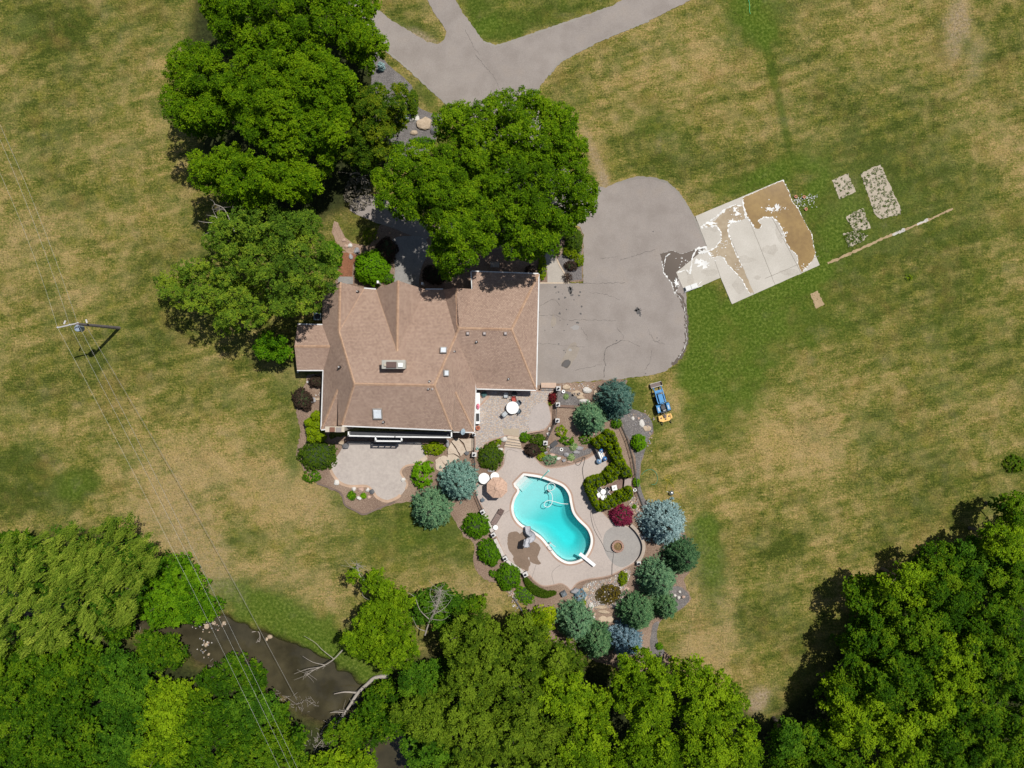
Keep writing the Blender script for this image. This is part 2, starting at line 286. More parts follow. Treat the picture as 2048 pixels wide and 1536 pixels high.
def build_ground():
    core = np.arange(-66, 66.01, 0.3)
    def axis(c):
        out = []; d = 0.6; x = c
        while x < 2600: x += d; out.append(x); d *= 1.35
        return np.array(out)
    xs = np.concatenate([-axis(66)[::-1], core, axis(66)])
    cy = np.arange(-51, 51.01, 0.3); ys = np.concatenate([-axis(51)[::-1], cy, axis(51)])
    X, Y = np.meshgrid(xs, ys); PX = X * K + 1024; PY = 768 - Y * K
    ct = creek_t(PX, PY)
    dep = np.clip((14 - ct) / 26, 0, 1); Z = -1.5 * dep * dep * (3 - 2 * dep)
    Z += (fbm(X / 3, Y / 3, 40) - .5) * 0.02
    Z -= 0.012
    Z = np.where(ct > 16, np.minimum(Z, -0.002), Z)
    u = (PX * .96 - PY * .28) / 90; w = (PX * .28 + PY * .96) / 14
    dry = 0.515 + (fbm(PX / 110, PY / 110, 1, 5) - .5) * .65 + (fbm(u * 1.3, w * 1.9, 9, 3) - .5) * .75 + (fbm(PX / 14, PY / 14, 14, 3) - .5) * .5
    lush = np.clip((fbm(PX / 60, PY / 60, 21) - .62) * 2, 0, 1) * .4; soil = np.clip((fbm(PX / 30, PY / 30, 31) - .68) * 2.5, 0, 1) * .35
    dist = (fbm(PX / 22, PY / 22, 77, 4) - .5) * 1.1
    for a, b, rx, ry, ro, dd, ll, ss in PATCH:
        c, s = math.cos(math.radians(ro)), math.sin(math.radians(ro)); dx, dy = PX - a, PY - b
        q = np.hypot((dx * c + dy * s) / rx, (-dx * s + dy * c) / ry) + dist * min(1, min(rx, ry) / 14)
        k = 1 / (1 + np.exp((q - 1) * 4)); dry = dry + (dd * .55 if dd > 0 else dd * .62) * k; lush = lush + ll * 1.05 * k; soil = soil + ss * k
    # dry margin along the asphalt
    e = segdist(PX, PY, ROAD); dry += np.exp(-e / 5) * .35
    mud = 1 / (1 + np.exp((ct - 3) / 2.2)); lush += np.exp(-((ct - 22) / 14) ** 2) * .25
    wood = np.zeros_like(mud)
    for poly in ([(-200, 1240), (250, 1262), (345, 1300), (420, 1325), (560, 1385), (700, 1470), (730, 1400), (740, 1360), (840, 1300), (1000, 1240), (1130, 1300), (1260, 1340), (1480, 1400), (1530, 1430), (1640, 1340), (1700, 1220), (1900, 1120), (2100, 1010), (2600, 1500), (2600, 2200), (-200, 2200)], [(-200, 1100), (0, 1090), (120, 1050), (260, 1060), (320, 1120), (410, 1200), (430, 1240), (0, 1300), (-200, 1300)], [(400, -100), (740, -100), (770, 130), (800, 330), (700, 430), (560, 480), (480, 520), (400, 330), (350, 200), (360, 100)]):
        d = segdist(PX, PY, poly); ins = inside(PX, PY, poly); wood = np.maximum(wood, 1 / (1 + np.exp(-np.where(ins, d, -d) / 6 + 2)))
    keep = ~(inside(PX, PY, POOL) | (segdist(PX, PY, POOL) < 6))
    ny, nx = X.shape; idx = np.arange(nx * ny).reshape(ny, nx)
    q = np.stack([idx[:-1, :-1], idx[:-1, 1:], idx[1:, 1:], idx[1:, :-1]], -1).reshape(-1, 4)
    ok = keep.ravel()[q].all(1) | (np.hypot(X.ravel()[q[:, 0]] - 4, Y.ravel()[q[:, 0]] + 15) > 20); q = q[ok]
    me = bpy.data.meshes.new("ground"); V = np.stack([X, Y, Z], -1).reshape(-1, 3).astype(np.float32)
    me.vertices.add(len(V)); me.vertices.foreach_set("co", V.ravel()); n = len(q)
    me.loops.add(4 * n); me.loops.foreach_set("vertex_index", q.astype(np.int32).ravel())
    me.polygons.add(n); me.polygons.foreach_set("loop_start", np.arange(0, 4 * n, 4, dtype=np.int32))
    me.polygons.foreach_set("use_smooth", np.ones(n, bool))
    a = me.attributes.new("cover", 'FLOAT_COLOR', 'POINT')
    C = np.stack([np.clip(dry, 0, 1), np.clip(lush, 0, 1), np.clip(soil, 0, 1), np.ones_like(dry)], -1).reshape(-1, 4).astype(np.float32)
    a.data.foreach_set("color", C.ravel())
    a = me.attributes.new("bank", 'FLOAT_COLOR', 'POINT')
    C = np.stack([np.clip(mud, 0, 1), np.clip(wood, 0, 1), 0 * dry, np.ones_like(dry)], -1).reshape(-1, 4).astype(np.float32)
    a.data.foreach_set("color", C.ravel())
    m, nt, nd, lk, b = newmat("lawn"); b.inputs["Roughness"].default_value = .95; b.inputs["Specular IOR Level"].default_value = .1
    g = nd.new("ShaderNodeNewGeometry")
    def noise(s, d=3, sc_=None):
        t = nd.new("ShaderNodeTexNoise"); t.inputs["Scale"].default_value = s; t.inputs["Detail"].default_value = d; t.inputs["Roughness"].default_value = .65
        if sc_:
            mp = nd.new("ShaderNodeMapping"); mp.inputs["Scale"].default_value = sc_; mp.inputs["Rotation"].default_value = (0, 0, math.radians(-15)); lk.new(g.outputs["Position"], mp.inputs[0]); lk.new(mp.outputs[0], t.inputs["Vector"])
        else: lk.new(g.outputs["Position"], t.inputs["Vector"])
        return t.outputs[0]
    def mth(op, a_, b_):
        t = nd.new("ShaderNodeMath"); t.operation = op
        for i, v in ((0, a_), (1, b_)):
            if isinstance(v, (int, float)): t.inputs[i].default_value = v
            else: lk.new(v, t.inputs[i])
        return t.outputs[0]
    def mixc(f, a_, b_):
        t = nd.new("ShaderNodeMix"); t.data_type = 'RGBA'; t.clamp_factor = True
        for i, v in ((0, f), (6, a_), (7, b_)):
            if isinstance(v, (int, float)): t.inputs[i].default_value = v
            elif isinstance(v, tuple): t.inputs[i].default_value = (*v, 1)
            else: lk.new(v, t.inputs[i])
        return t.outputs[2]
    at = nd.new("ShaderNodeAttribute"); at.attribute_name = "cover"; sp = nd.new("ShaderNodeSeparateColor"); lk.new(at.outputs["Color"], sp.inputs[0])
    at2 = nd.new("ShaderNodeAttribute"); at2.attribute_name = "bank"; sp2 = nd.new("ShaderNodeSeparateColor"); lk.new(at2.outputs["Color"], sp2.inputs[0])
    nf = mth('ADD', mth('ADD', mth('MULTIPLY', mth('SUBTRACT', noise(4.6, 4), .5), 1.9), mth('MULTIPLY', mth('SUBTRACT', noise(1.3, 3), .5), .7)), mth('MULTIPLY', mth('SUBTRACT', noise(1.0, 3, (.7, 7, 1)), .5), 1.1))
    f = mth('ADD', sp.outputs[0], nf)
    r = ramp(nd, [(0.0, (.045, .060, .009)), (.28, (.078, .095, .016)), (.52, (.138, .137, .028)), (.78, (.218, .182, .055)), (1.0, (.33, .235, .095))]); lk.new(f, r.inputs[0])
    lr = ramp(nd, [(.28, (.026, .064, .004)), (.5, (.076, .122, .011)), (.72, (.19, .24, .045))]); lk.new(noise(3.5, 4), lr.inputs[0])
    def mask(sc_, w_, lo, hi, k):
        t = nd.new("ShaderNodeTexNoise"); t.noise_dimensions = '4D'; t.inputs["W"].default_value = w_; t.inputs["Scale"].default_value = sc_; t.inputs["Detail"].default_value = 5; t.inputs["Roughness"].default_value = .62; lk.new(g.outputs["Position"], t.inputs["Vector"])
        q = nd.new("ShaderNodeMapRange"); q.inputs[1].default_value = lo; q.inputs[2].default_value = hi; q.inputs[4].default_value = k; lk.new(t.outputs[0], q.inputs[0]); return q.outputs[0]
    rr_ = mixc(mask(.30, 1.0, .52, .70, .48), r.outputs[0], (.215, .140, .048))     # worn, brownish turf
    rr_ = mixc(mask(.26, 5.0, .50, .68, .50), rr_, (.132, .142, .046))               # sage coloured clover
    rr_ = mixc(mask(.75, 9.0, .53, .70, .45), rr_, (.225, .198, .036))               # yellow grass
    rr_ = mixc(mask(1.6, 3.0, .56, .74, .55), rr_, (.052, .078, .012))               # dark tufts
    rr_ = mixc(mth('MULTIPLY', mask(.55, 7.0, .47, .66, .75), sp.outputs[0]), rr_, (.36, .262, .122))   # bleached straw
    vb = ramp(nd, [(.30, (.58, .58, .53)), (.5, (1.0, 1.0, .93)), (.70, (1.48, 1.46, 1.34))]); lk.new(noise(6.5, 3), vb.inputs[0])
    vm = nd.new("ShaderNodeMix"); vm.data_type = 'RGBA'; vm.blend_type = 'MULTIPLY'; vm.inputs[0].default_value = 1; lk.new(rr_, vm.inputs[6]); lk.new(vb.outputs[0], vm.inputs[7]); rr_ = vm.outputs[2]
    c1 = mixc(mth('MULTIPLY', sp.outputs[1], .85), rr_, lr.outputs[0])
    sr = ramp(nd, [(.3, (.16, .115, .065)), (.7, (.42, .33, .22))]); lk.new(noise(5, 4), sr.inputs[0])
    c2 = mixc(mth('MULTIPLY', mth('ADD', sp.outputs[2], mth('MULTIPLY', mth('MULTIPLY', sp.outputs[2], mth('SUBTRACT', noise(3, 3), .5)), 3)), .9), c1, sr.outputs[0])
    mr = ramp(nd, [(.3, (.022, .017, .010)), (.75, (.07, .05, .032))]); lk.new(noise(2.5, 4), mr.inputs[0])
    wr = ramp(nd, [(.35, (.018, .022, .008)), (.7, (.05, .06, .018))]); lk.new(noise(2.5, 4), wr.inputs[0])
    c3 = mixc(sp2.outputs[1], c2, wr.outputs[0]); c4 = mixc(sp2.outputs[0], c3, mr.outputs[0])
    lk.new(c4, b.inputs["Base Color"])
    bp = nd.new("ShaderNodeBump"); bp.inputs["Strength"].default_value = .8; bp.inputs["Distance"].default_value = .12; lk.new(noise(6, 4), bp.inputs["Height"]); lk.new(bp.outputs[0], b.inputs["Normal"])
    me.materials.append(m); me.update(calc_edges=True)
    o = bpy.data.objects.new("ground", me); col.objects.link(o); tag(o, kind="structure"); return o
build_ground()
def sheet(name, pts, z1, mat, z0=-0.15, n=0, holes=(), build=True, corners=()):
    q = smooth2(pts, n=n, corners=corners) if n else pts
    mb = MB(); mb.prism(px2(q), z0, z1, holes=[px2(h) for h in holes])
    if build: return tag(mb.build(name, mat), kind="structure")
    return mb
# ---- mulch beds
mulch = noisy("mulch", [(.3, (.095, .060, .042)), (.47, (.20, .13, .093)), (.66, (.40, .30, .22))], .22, 7, .5, bump=.6, s3=16, w3=.45)
redmulch = noisy("red_mulch", [(.3, (.13, .05, .025)), (.7, (.33, .14, .07))], 1.2, 9, .6, bump=.6)
greymulch = noisy("grey_mulch", [(.32, (.075, .068, .066)), (.52, (.155, .14, .135)), (.70, (.34, .31, .29))], 1.2, 9, .6, bump=.5, s3=18, w3=.5)
edging = plain("edging", (.10, .085, .075), .8)
sheet("mulch_bed", dens(smooth2(BED_POOL, n=4), 5, 2.0), .010, mulch, z0=-.05, holes=[offset(POOL, 3.0)])
sheet("mulch_bed", dens(BED_WEST, 5, 2.0), .012, mulch)
sheet("mulch_bed", dens(BED_FRONT, 9, 1.2), .011, mulch)
sheet("mulch_bed", dens(smooth2(BED_NW, n=3), 9, 1), .013, greymulch)
sheet("mulch_bed", dens([(677, 505), (702, 505), (716, 512), (706, 530), (705, 553), (676, 553)], 7, .8), .018, redmulch)
sheet("mulch_bed", dens([(668, 442), (676, 445), (690, 475), (705, 487), (735, 492), (700, 508), (676, 490), (664, 465)], 7, .8), .019, noisy("sandy_mulch", [(.3, (.2, .12, .08)), (.7, (.42, .30, .22))], 1.2, 9, .6))
GREY_BED = [(1242, 832), (1262, 818), (1290, 828), (1303, 842), (1306, 862), (1297, 878), (1290, 900), (1281, 930), (1279, 960), (1283, 980), (1291, 1000), (1302, 1012), (1286, 1012), (1277, 990), (1273, 960), (1272, 925), (1266, 900), (1256, 875), (1247, 855)]
sheet("gravel_bed", dens(smooth2(GREY_BED, n=4), 7, .8), .022, greymulch)
sheet("gravel_bed", dens(smooth2([(1340, 1180), (1352, 1172), (1368, 1178), (1379, 1193), (1374, 1207), (1354, 1221), (1340, 1215)], n=4), 7, .6), .022, greymulch)
sheet("gravel_bed", dens(smooth2([(1306, 1250), (1318, 1243), (1314, 1262), (1316, 1285), (1330, 1305), (1310, 1312), (1300, 1290)], n=4), 7, .6), .022, greymulch)
sheet("gravel_bed", dens([(1116, 782), (1150, 784), (1170, 800), (1155, 812), (1116, 811)], 7, .6), .024, greymulch)
sheet("gravel_bed", dens([(1098, 895), (1125, 893), (1168, 900), (1195, 890), (1180, 908), (1150, 918), (1120, 910), (1100, 905)], 7, .8), .024, greymulch)
sheet("gravel_bed", dens([(1110, 525), (1130, 500), (1163, 475), (1163, 560), (1138, 562), (1122, 540)], 7, .8), .024, greymulch)
# ---- asphalt
def asphalt_mat():
    m, nt, nd, lk, b = newmat("asphalt"); g = nd.new("ShaderNodeNewGeometry"); b.inputs["Roughness"].default_value = .9
    def n(s, d=3):
        t = nd.new("ShaderNodeTexNoise"); t.inputs["Scale"].default_value = s; t.inputs["Detail"].default_value = d; lk.new(g.outputs["Position"], t.inputs["Vector"]); return t.outputs[0]
    r = ramp(nd, [(.25, (.225, .193, .172)), (.5, (.287, .250, .224)), (.75, (.35, .308, .278))]); mx = nd.new("ShaderNodeMix"); mx.inputs[0].default_value = .6
    lk.new(n(.16, 5), mx.inputs[2]); lk.new(n(14, 3), mx.inputs[3]); lk.new(mx.outputs[0], r.inputs[0])
    r2 = ramp(nd, [(.35, (.89, .88, .87)), (.55, (1, 1, 1)), (.75, (1.04, 1.02, .99))]); lk.new(n(.45, 5), r2.inputs[0])
    mm = nd.new("ShaderNodeMix"); mm.data_type = 'RGBA'; mm.blend_type = 'MULTIPLY'; mm.inputs[0].default_value = 1; lk.new(r.outputs[0], mm.inputs[6]); lk.new(r2.outputs[0], mm.inputs[7])
    lk.new(mm.outputs[2], b.inputs["Base Color"])
    bp = nd.new("ShaderNodeBump"); bp.inputs["Strength"].default_value = .3; bp.inputs["Distance"].default_value = .02; lk.new(n(25, 3), bp.inputs["Height"]); lk.new(bp.outputs[0], b.inputs["Normal"]); return m
asph = asphalt_mat()
crackm = plain("crack", (.10, .088, .08), .95); stainm = plain("oil_stain", (.085, .078, .075), .7); sandm = noisy("sand_stain", [(.3, (.25, .21, .175)), (.7, (.33, .285, .235))], .8, 8, .5); wetm = plain("wet_asphalt", (.13, .105, .085), .04); palem = plain("pale_patch", (.32, .30, .285), .9); edgem = plain("asphalt_edge", (.27, .245, .215), .95)
mb = sheet("driveway", dens(ROAD, 5, 1.1), .030, asph, build=False)
def crack(pts, w, z, mi, amp=1.6, wv=.8): mb.ribbon(px2(dens(smooth2(pts, closed=False, n=4), 3, amp, closed=False)), w, z, mi, wv)
for c in ([(1209, 756), (1209, 740), (1211, 728), (1208, 716), (1210, 703), (1219, 693), (1228, 688), (1245, 680)],): crack(c, .06, .034, 1)
for c in ([(1245, 680), (1262, 684), (1280, 693)], [(1305, 680), (1315, 684), (1330, 690)], [(1130, 638), (1150, 641), (1175, 639), (1210, 641), (1232, 641)], [(1235, 655), (1245, 670), (1245, 680)], [(1162, 656), (1170, 668), (1176, 680)], [(1295, 655), (1300, 668), (1310, 682), (1320, 681)], [(1080, 632), (1110, 630), (1130, 640)], [(1080, 687), (1120, 690), (1170, 694)], [(1078, 566), (1130, 566), (1180, 567), (1250, 565)], [(1150, 740), (1190, 732), (1209, 728)], [(1120, 610), (1105, 600), (1080, 612)], [(1290, 740), (1300, 720), (1303, 700)], [(1240, 520), (1290, 505), (1310, 500)], [(1200, 517), (1235, 514)], [(950, 110), (985, 150), (1000, 180)], [(1240, 600), (1215, 590), (1180, 585)], [(930, 60), (945, 90), (960, 110)]): crack(c, .026, .034, 1)
def blobpx(x, y, rx, ry, n=12, j=.25, ro=0):
    o = []
    for k in range(n):
        a = 2 * math.pi * k / n; r = 1 + j * (rnd.random() * 2 - 1); u, v = rx * r * math.cos(a), ry * r * math.sin(a)
        o.append((x + u * math.cos(ro) - v * math.sin(ro), y + u * math.sin(ro) + v * math.cos(ro)))
    return smooth2(o, n=3)
def decal(x, y, rx, ry, mi, z=.034, ro=0, j=.25, n=12): mb.prism(px2(blobpx(x, y, rx, ry, n, j, ro)), z - .003, z, mi)
for x, y, r in ((1110, 574, 2.4), (1117, 584, 1.6), (1160, 584, 2.2), (1158, 591, 1.8), (1139, 577, 4), (1141, 586, 3), (1145, 590, 2), (1142, 591, 1.5), (1148, 600, 1.4), (1133, 619, 1.2), (1161, 627.5, 2), (1118, 598, 1.8), (1130, 595, 2), (1119, 627, 2.4), (1078, 624, 1.4), (1117, 688, 1.5), (1128, 701, 1.3), (1131, 705, 1), (1076, 687, 1.4), (1135, 649, 1), (1128, 661, 1), (1105, 655, 1), (1090, 661, 1), (1155, 645, 2.5), (1233, 681, 1.2), (1314, 676, 1.2), (1291, 747, 1.3), (1306, 463, 1.3), (1120, 641, 1), (1163, 613, 2), (1125, 588, 1), (1112, 586, 1)): decal(x, y, r, r * .9, 2, j=.4)
for x, y, rx, ry, ro in ((1277, 622, 6.5, 5.5, .6), (1274, 618, 4, 4, 0), (1280, 629, 2.5, 4, 0), (1142, 580, 4.5, 7, -.4)): decal(x, y, rx, ry, 2, j=.5, n=18)
decal(1143, 707, 22, 13, 3, z=.0338, ro=-.9); decal(1132, 727, 12, 9, 3, z=.0342, ro=-.6)
decal(1132, 727, 10, 7, 1, z=.0362, ro=-.9); decal(1133, 727, 7.5, 5.2, 2, z=.0382, ro=-.9)
decal(1107, 642, 5, 12, 3, z=.034); decal(1150, 655, 8, 5, 5, z=.0338); decal(1140, 700, 3, 3, 5)
for pts in ([(772, 102), (816, 137), (858, 176), (897, 211)], [(967, 84), (992, 92), (1052, 73), (1122, 49), (1220, 15)], [(1097, 150), (1122, 122), (1192, 85), (1298, 41)], [(1234, 366), (1276, 355), (1305, 356), (1334, 365), (1354, 382), (1374, 411), (1388, 434), (1411, 490)]):
    mb.ribbon(px2(dens(pts, 4, .8, closed=False)), .2, .0335, 6, .5)
# splashed wet tongue where the flood runs off the slab
WET = [(1320, 507), (1343, 501), (1364, 508), (1393, 497), (1411, 495), (1422, 513), (1387, 540), (1378, 545), (1373, 540), (1355, 545), (1358, 571), (1349, 589), (1343, 566), (1327, 545), (1324, 522)]
mb.prism(px2(dens(WET, 3, 1.0)), .031, .036, 4)
mb.ribbon(px2(dens([(1352, 586), (1362, 594), (1366, 606), (1371, 622), (1374, 640), (1372, 662), (1374, 680), (1370, 697), (1358, 716), (1345, 730)], 3, 1.2, closed=False)), .38, .0355, 4, .7)
tag(mb.build("driveway", [asph, crackm, stainm, sandm, wetm, palem, edgem]), kind="structure")
# ---- old building slab with flood water and foam
conc = noisy("slab_concrete", [(.3, (.42, .385, .33)), (.7, (.56, .52, .46))], .4, 10, .45, rough=.85, bump=.15)
jointm = plain("joint", (.27, .24, .20), .9)
mb = MB(); mb.prism(px2(dens(SLAB, 8, .25)), -.15, .075)
for a, b in (((1500, 445), (1550, 570)), ((1541, 430), (1603, 548)), ((1530, 557), (1637, 512)), ((1429, 520), (1441, 556)), ((1458, 470), (1507, 588)), ((1372, 543), (1388, 575)), ((1486, 397), (1500, 445))): mb.ribbon(px2(dens([a, b], 5, .3, closed=False)), .05, .0785, 1)
for x, y, rx, ry in ((1490, 520, 22, 9), (1540, 500, 18, 12), (1580, 545, 24, 7), (1480, 570, 14, 18), (1420, 545, 16, 8), (1430, 455, 26, 9), (1560, 460, 10, 26), (1515, 555, 7, 4), (1380, 560, 8, 12)):
    mb.prism(px2(smooth2([(x + rx * math.cos(a) * rnd.uniform(.6, 1.2), y + ry * math.sin(a) * rnd.uniform(.6, 1.2)) for a in [k * .5236 for k in range(12)]], n=3)), .07, .0762 + .00012 * len(mb.f) / 40, 2)
tag(mb.build("concrete_slab", [conc, jointm, noisy("slab_stain", [(.3, (.37, .335, .285)), (.7, (.51, .47, .41))], .8, 9, .5)]), kind="structure")
def brown_water(name, c1, c2, rough):
    m = noisy(name, [(.3, c1), (.7, c2)], .35, 2.5, .35, rough=rough); m.node_tree.nodes["Principled BSDF"].inputs["Specular IOR Level"].default_value = .6; return m
bw = brown_water("muddy_water", (.20, .125, .052), (.34, .225, .085), .04); bw2 = brown_water("thin_muddy_water", (.30, .225, .14), (.46, .38, .27), .05)
def z4(p): return [(1100 + x / 3.4133, 340 + y / 3.4133) for x, y in p]
R1 = z4([(1312, 190), (1590, 68), (1630, 150), (1652, 215), (1690, 260), (1740, 360), (1785, 440), (1795, 510), (1812, 570), (1790, 620), (1750, 665), (1720, 700), (1690, 640), (1690, 590), (1640, 540), (1612, 500), (1600, 450), (1585, 410), (1560, 360), (1510, 320), (1450, 325), (1420, 350), (1445, 375), (1430, 405), (1395, 400), (1375, 365), (1342, 320), (1320, 240)])
R2 = z4([(1160, 300), (1200, 265), (1265, 238), (1320, 250), (1336, 330), (1300, 345), (1240, 360), (1215, 380), (1215, 430), (1240, 500), (1262, 560), (1310, 655), (1345, 740), (1392, 838), (1360, 840), (1335, 800), (1305, 745), (1245, 680), (1205, 640), (1190, 605), (1160, 585), (1110, 600), (1075, 560), (1130, 530), (1170, 470), (1165, 420), (1130, 380), (1030, 392), (1090, 360), (1130, 345)])
mb = MB(); mb.prism(px2(dens(R1, 3, .8)), .070, .083)
tag(mb.build("puddle_water", bw), kind="structure")
mb = MB(); mb.prism(px2(dens(R2, 3, .8)), .070, .081)
tag(mb.build("puddle_water", bw2), kind="structure")
foam = plain("foam", (.74, .73, .70), .7)
mb = MB()
def foamline(pts, w, wv=.9, amp=.8, z=.088):
    q = dens(pts, 2.2, amp, closed=False); i = 0
    while i < len(q) - 2:
        k = rnd.randrange(5, 16); seg = q[i:i + k]; i += k - 1 + (rnd.random() < .3) * rnd.randrange(1, 3)
        if len(seg) > 1: mb.ribbon(px2(seg), w * rnd.uniform(.18, .5), z + rnd.random() * .0018, 0, wv)
def foamline_old(pts, w, wv=.9, amp=.8, z=.088): mb.ribbon(px2(dens(pts, 2.2, amp, closed=False)), w * .4, z + rnd.random() * .0015, 0, wv)
foamline(R1[0:2], .14); foamline(R1[1:12], .14, 1.4, 1.0); foamline(R1[12:28] + [R1[0]], .26, 1.3, 1.2); foamline(R2[0:5], .42, 1.1); foamline(R2[5:12], .36, 1.2); foamline(R2[14:25], .25, 1.2); foamline(R2[24:28] + [R2[0]], .5, 1)
foamline([WET[k] for k in (3, 4, 5)], .5, 1, z=.082); foamline([WET[k] for k in (12, 13, 14)], .25, 1, z=.042); foamline([WET[0], WET[1], WET[2], WET[3]], .07, 1, z=.042); foamline([WET[k] for k in (9, 10, 11, 12)] , .2, 1.2, z=.042); foamline(z4([(820, 570), (790, 590), (780, 640), (775, 695)]), .22, z=.042); foamline(z4([(1000, 540), (970, 600), (965, 650), (955, 710)]), .3, z=.082); foamline(z4([(870, 700), (905, 690), (930, 680), (950, 705)]), .2, z=.082)
foamline([(1352, 586), (1363, 598), (1368, 612), (1373, 640), (1371, 662), (1374, 680), (1369, 697), (1357, 716)], .1, 1, z=.042)
for x, y, rx, ry in ((1050, 640, 62, 34), (1050, 560, 50, 18), (1015, 630, 34, 26), (1280, 300, 30, 14), (1240, 350, 32, 16), (1550, 262, 20, 34), (1500, 270, 40, 18), (1100, 365, 50, 12), (860, 770, 18, 34), (1260, 270, 16, 26)):
    mb.prism(px2([(1100 + a / 3.4133, 340 + b / 3.4133) for a, b in blobpx(x, y, rx * .72, ry * .72, 22, .55)]), .072, .0902 + .0004 * len(mb.v) / 60)
for k in range(150):
    cx, cy, s = rnd.choice([(1270, 300, 60), (1500, 270, 60), (1190, 500, 40), (1280, 660, 30), (1600, 440, 30), (1100, 590, 60), (1740, 660, 40), (1700, 220, 30), (900, 620, 50), (1150, 580, 60), (1560, 262, 50)])
    x, y = cx + rnd.gauss(0, s * .5), cy + rnd.gauss(0, s * .5); r = rnd.uniform(2, 7)
    mb.prism(px2([(1100 + a / 3.4133, 340 + b / 3.4133) for a, b in blobpx(x, y, r * .7, r * .5, 6, .4)]), .072 if x > 960 else .03, (.097 if x > 960 else .044) + k * .0001)
tag(mb.build("foam", foam), "white foam lines along the muddy water on the slab", None, None, "stuff")
# ---- garden plots
plotm = noisy("dry_soil", [(.32, (.22, .19, .13)), (.42, (.38, .32, .245)), (.7, (.50, .43, .34))], 1.4, 4, .6, bump=.5)
PLOTS = [[(1664, 360.6), (1696, 347), (1712.4, 384), (1679, 398)], [(1721, 347), (1761, 328), (1782, 375), (1803, 420), (1800, 428), (1760, 438), (1748, 424)], [(1691, 434), (1726, 415), (1741, 456), (1709, 464)], [(1686, 468), (1708, 462), (1736, 470), (1728, 480), (1698, 496)]]
for p in PLOTS: sheet("soil_plot", dens(p, 3, 1.2), .012, plotm)
straw = noisy("straw_soil", [(.3, (.30, .21, .11)), (.7, (.44, .32, .19))], 1.5, 8, .5)
sheet("soil_plot", dens([(1620, 588), (1636, 582), (1648, 609), (1632, 617)], 3, 1.2), .010, straw)
mb = MB(); mb.ribbon(px2(dens([(1655, 527), (1700, 507), (1770, 475), (1850, 443), (1906, 417)], 4, .8, closed=False)), .26, .008, 0, .5); mb.ribbon(px2(dens([(1785, 470), (1810, 459)], 3, .6, closed=False)), .34, .011, 1, .4); mb.ribbon(px2(dens([(1834, 449), (1856, 439)], 3, .6, closed=False)), .26, .011, 1, .4)
tag(mb.build("path", [straw, plain("pale_gravel", (.50, .47, .43), .9)]), kind="structure")
# ---- decks and patios
def paver(name, stops, sc_, tint_scale, mortar, ms=.02, off=.5, rough=.85, swirl=0.0):
    m, nt, nd, lk, b = newmat(name); g = nd.new("ShaderNodeNewGeometry"); b.inputs["Roughness"].default_value = rough
    br = nd.new("ShaderNodeTexBrick"); br.inputs["Scale"].default_value = sc_; br.inputs["Mortar Size"].default_value = ms; br.offset = off
    br.inputs["Color1"].default_value = (0, 0, 0, 1); br.inputs["Color2"].default_value = (1, 1, 1, 1); br.inputs["Mortar"].default_value = (.5, .5, .5, 1)
    mp = nd.new("ShaderNodeMapping"); mp.inputs["Rotation"].default_value = (0, 0, swirl); lk.new(g.outputs["Position"], mp.inputs[0]); lk.new(mp.outputs[0], br.inputs["Vector"])
    t = nd.new("ShaderNodeTexNoise"); t.inputs["Scale"].default_value = tint_scale; t.inputs["Detail"].default_value = 4; lk.new(g.outputs["Position"], t.inputs["Vector"])
    mx = nd.new("ShaderNodeMix"); mx.inputs[0].default_value = .5; lk.new(br.outputs["Color"], mx.inputs[2]); lk.new(t.outputs[0], mx.inputs[3])
    r = ramp(nd, stops); lk.new(mx.outputs[0], r.inputs[0])
    m2 = nd.new("ShaderNodeMix"); m2.data_type = 'RGBA'; m2.inputs[7].default_value = (*mortar, 1); lk.new(r.outputs[0], m2.inputs[6])
    mu = nd.new("ShaderNodeMath"); mu.operation = 'MULTIPLY'; mu.inputs[1].default_value = .5; lk.new(br.outputs["Fac"], mu.inputs[0]); lk.new(mu.outputs[0], m2.inputs[0]); lk.new(m2.outputs[2], b.inputs["Base Color"]); return m
deckm = noisy("stamped_concrete", [(.3, (.33, .285, .26)), (.48, (.43, .365, .325)), (.7, (.50, .43, .385))], .22, 5, .45, rough=.8, bump=.2, bs=4, s3=14, w3=.25)
borderm = plain("deck_border", (.40, .27, .205), .8); coping = plain("coping", (.80, .76, .72), .6); wetdeck = noisy("wet_concrete", [(.3, (.155, .105, .07)), (.7, (.24, .165, .115))], .6, 7, .5, rough=.35); dullm = noisy("grey_stamped_concrete", [(.3, (.27, .25, .235)), (.7, (.36, .335, .31))], .5, 6, .5); joint_shade = plain("joint_and_riser_shade", (.16, .14, .13), .9)
COP = offset(POOL, 4.6); BOR = offset(POOL, 8.2)
DS = smooth2(DECK, n=4)
mb = MB(); mb.prism(px2(DS), -.15, .060, 0, holes=[px2(COP)])
mb.prism(px2(COP), -.1, .085, 2, holes=[px2(POOL)]); mb.prism(px2(BOR), .05, .064, 1, holes=[px2(COP)])
mb.ribbon(px2(offset(DS, -1.2)), .12, .0645, 1, .1, closed=True)
for pts in ([(1008, 928), (1015, 900), (1036, 904)], [(1224, 1150), (1226, 1110), (1228, 1106)], [(1183, 1022), (1190, 1048), (1203, 1075)], [(1120, 1130), (1104, 1145), (1108, 1168)], [(1020, 1020), (990, 1040), (985, 1060)], [(1062, 1160), (1075, 1120)]): mb.ribbon(px2(smooth2(pts, False, 5)), .03, .0645, 4)
GC = [(1212, 1063), (1232, 1052), (1258, 1056), (1276, 1072), (1283, 1090), (1280, 1106), (1266, 1123), (1246, 1134), (1228, 1128), (1212, 1108), (1206, 1085)]
mb.prism(px2(smooth2(GC, n=3)), .055, .0655, 5)
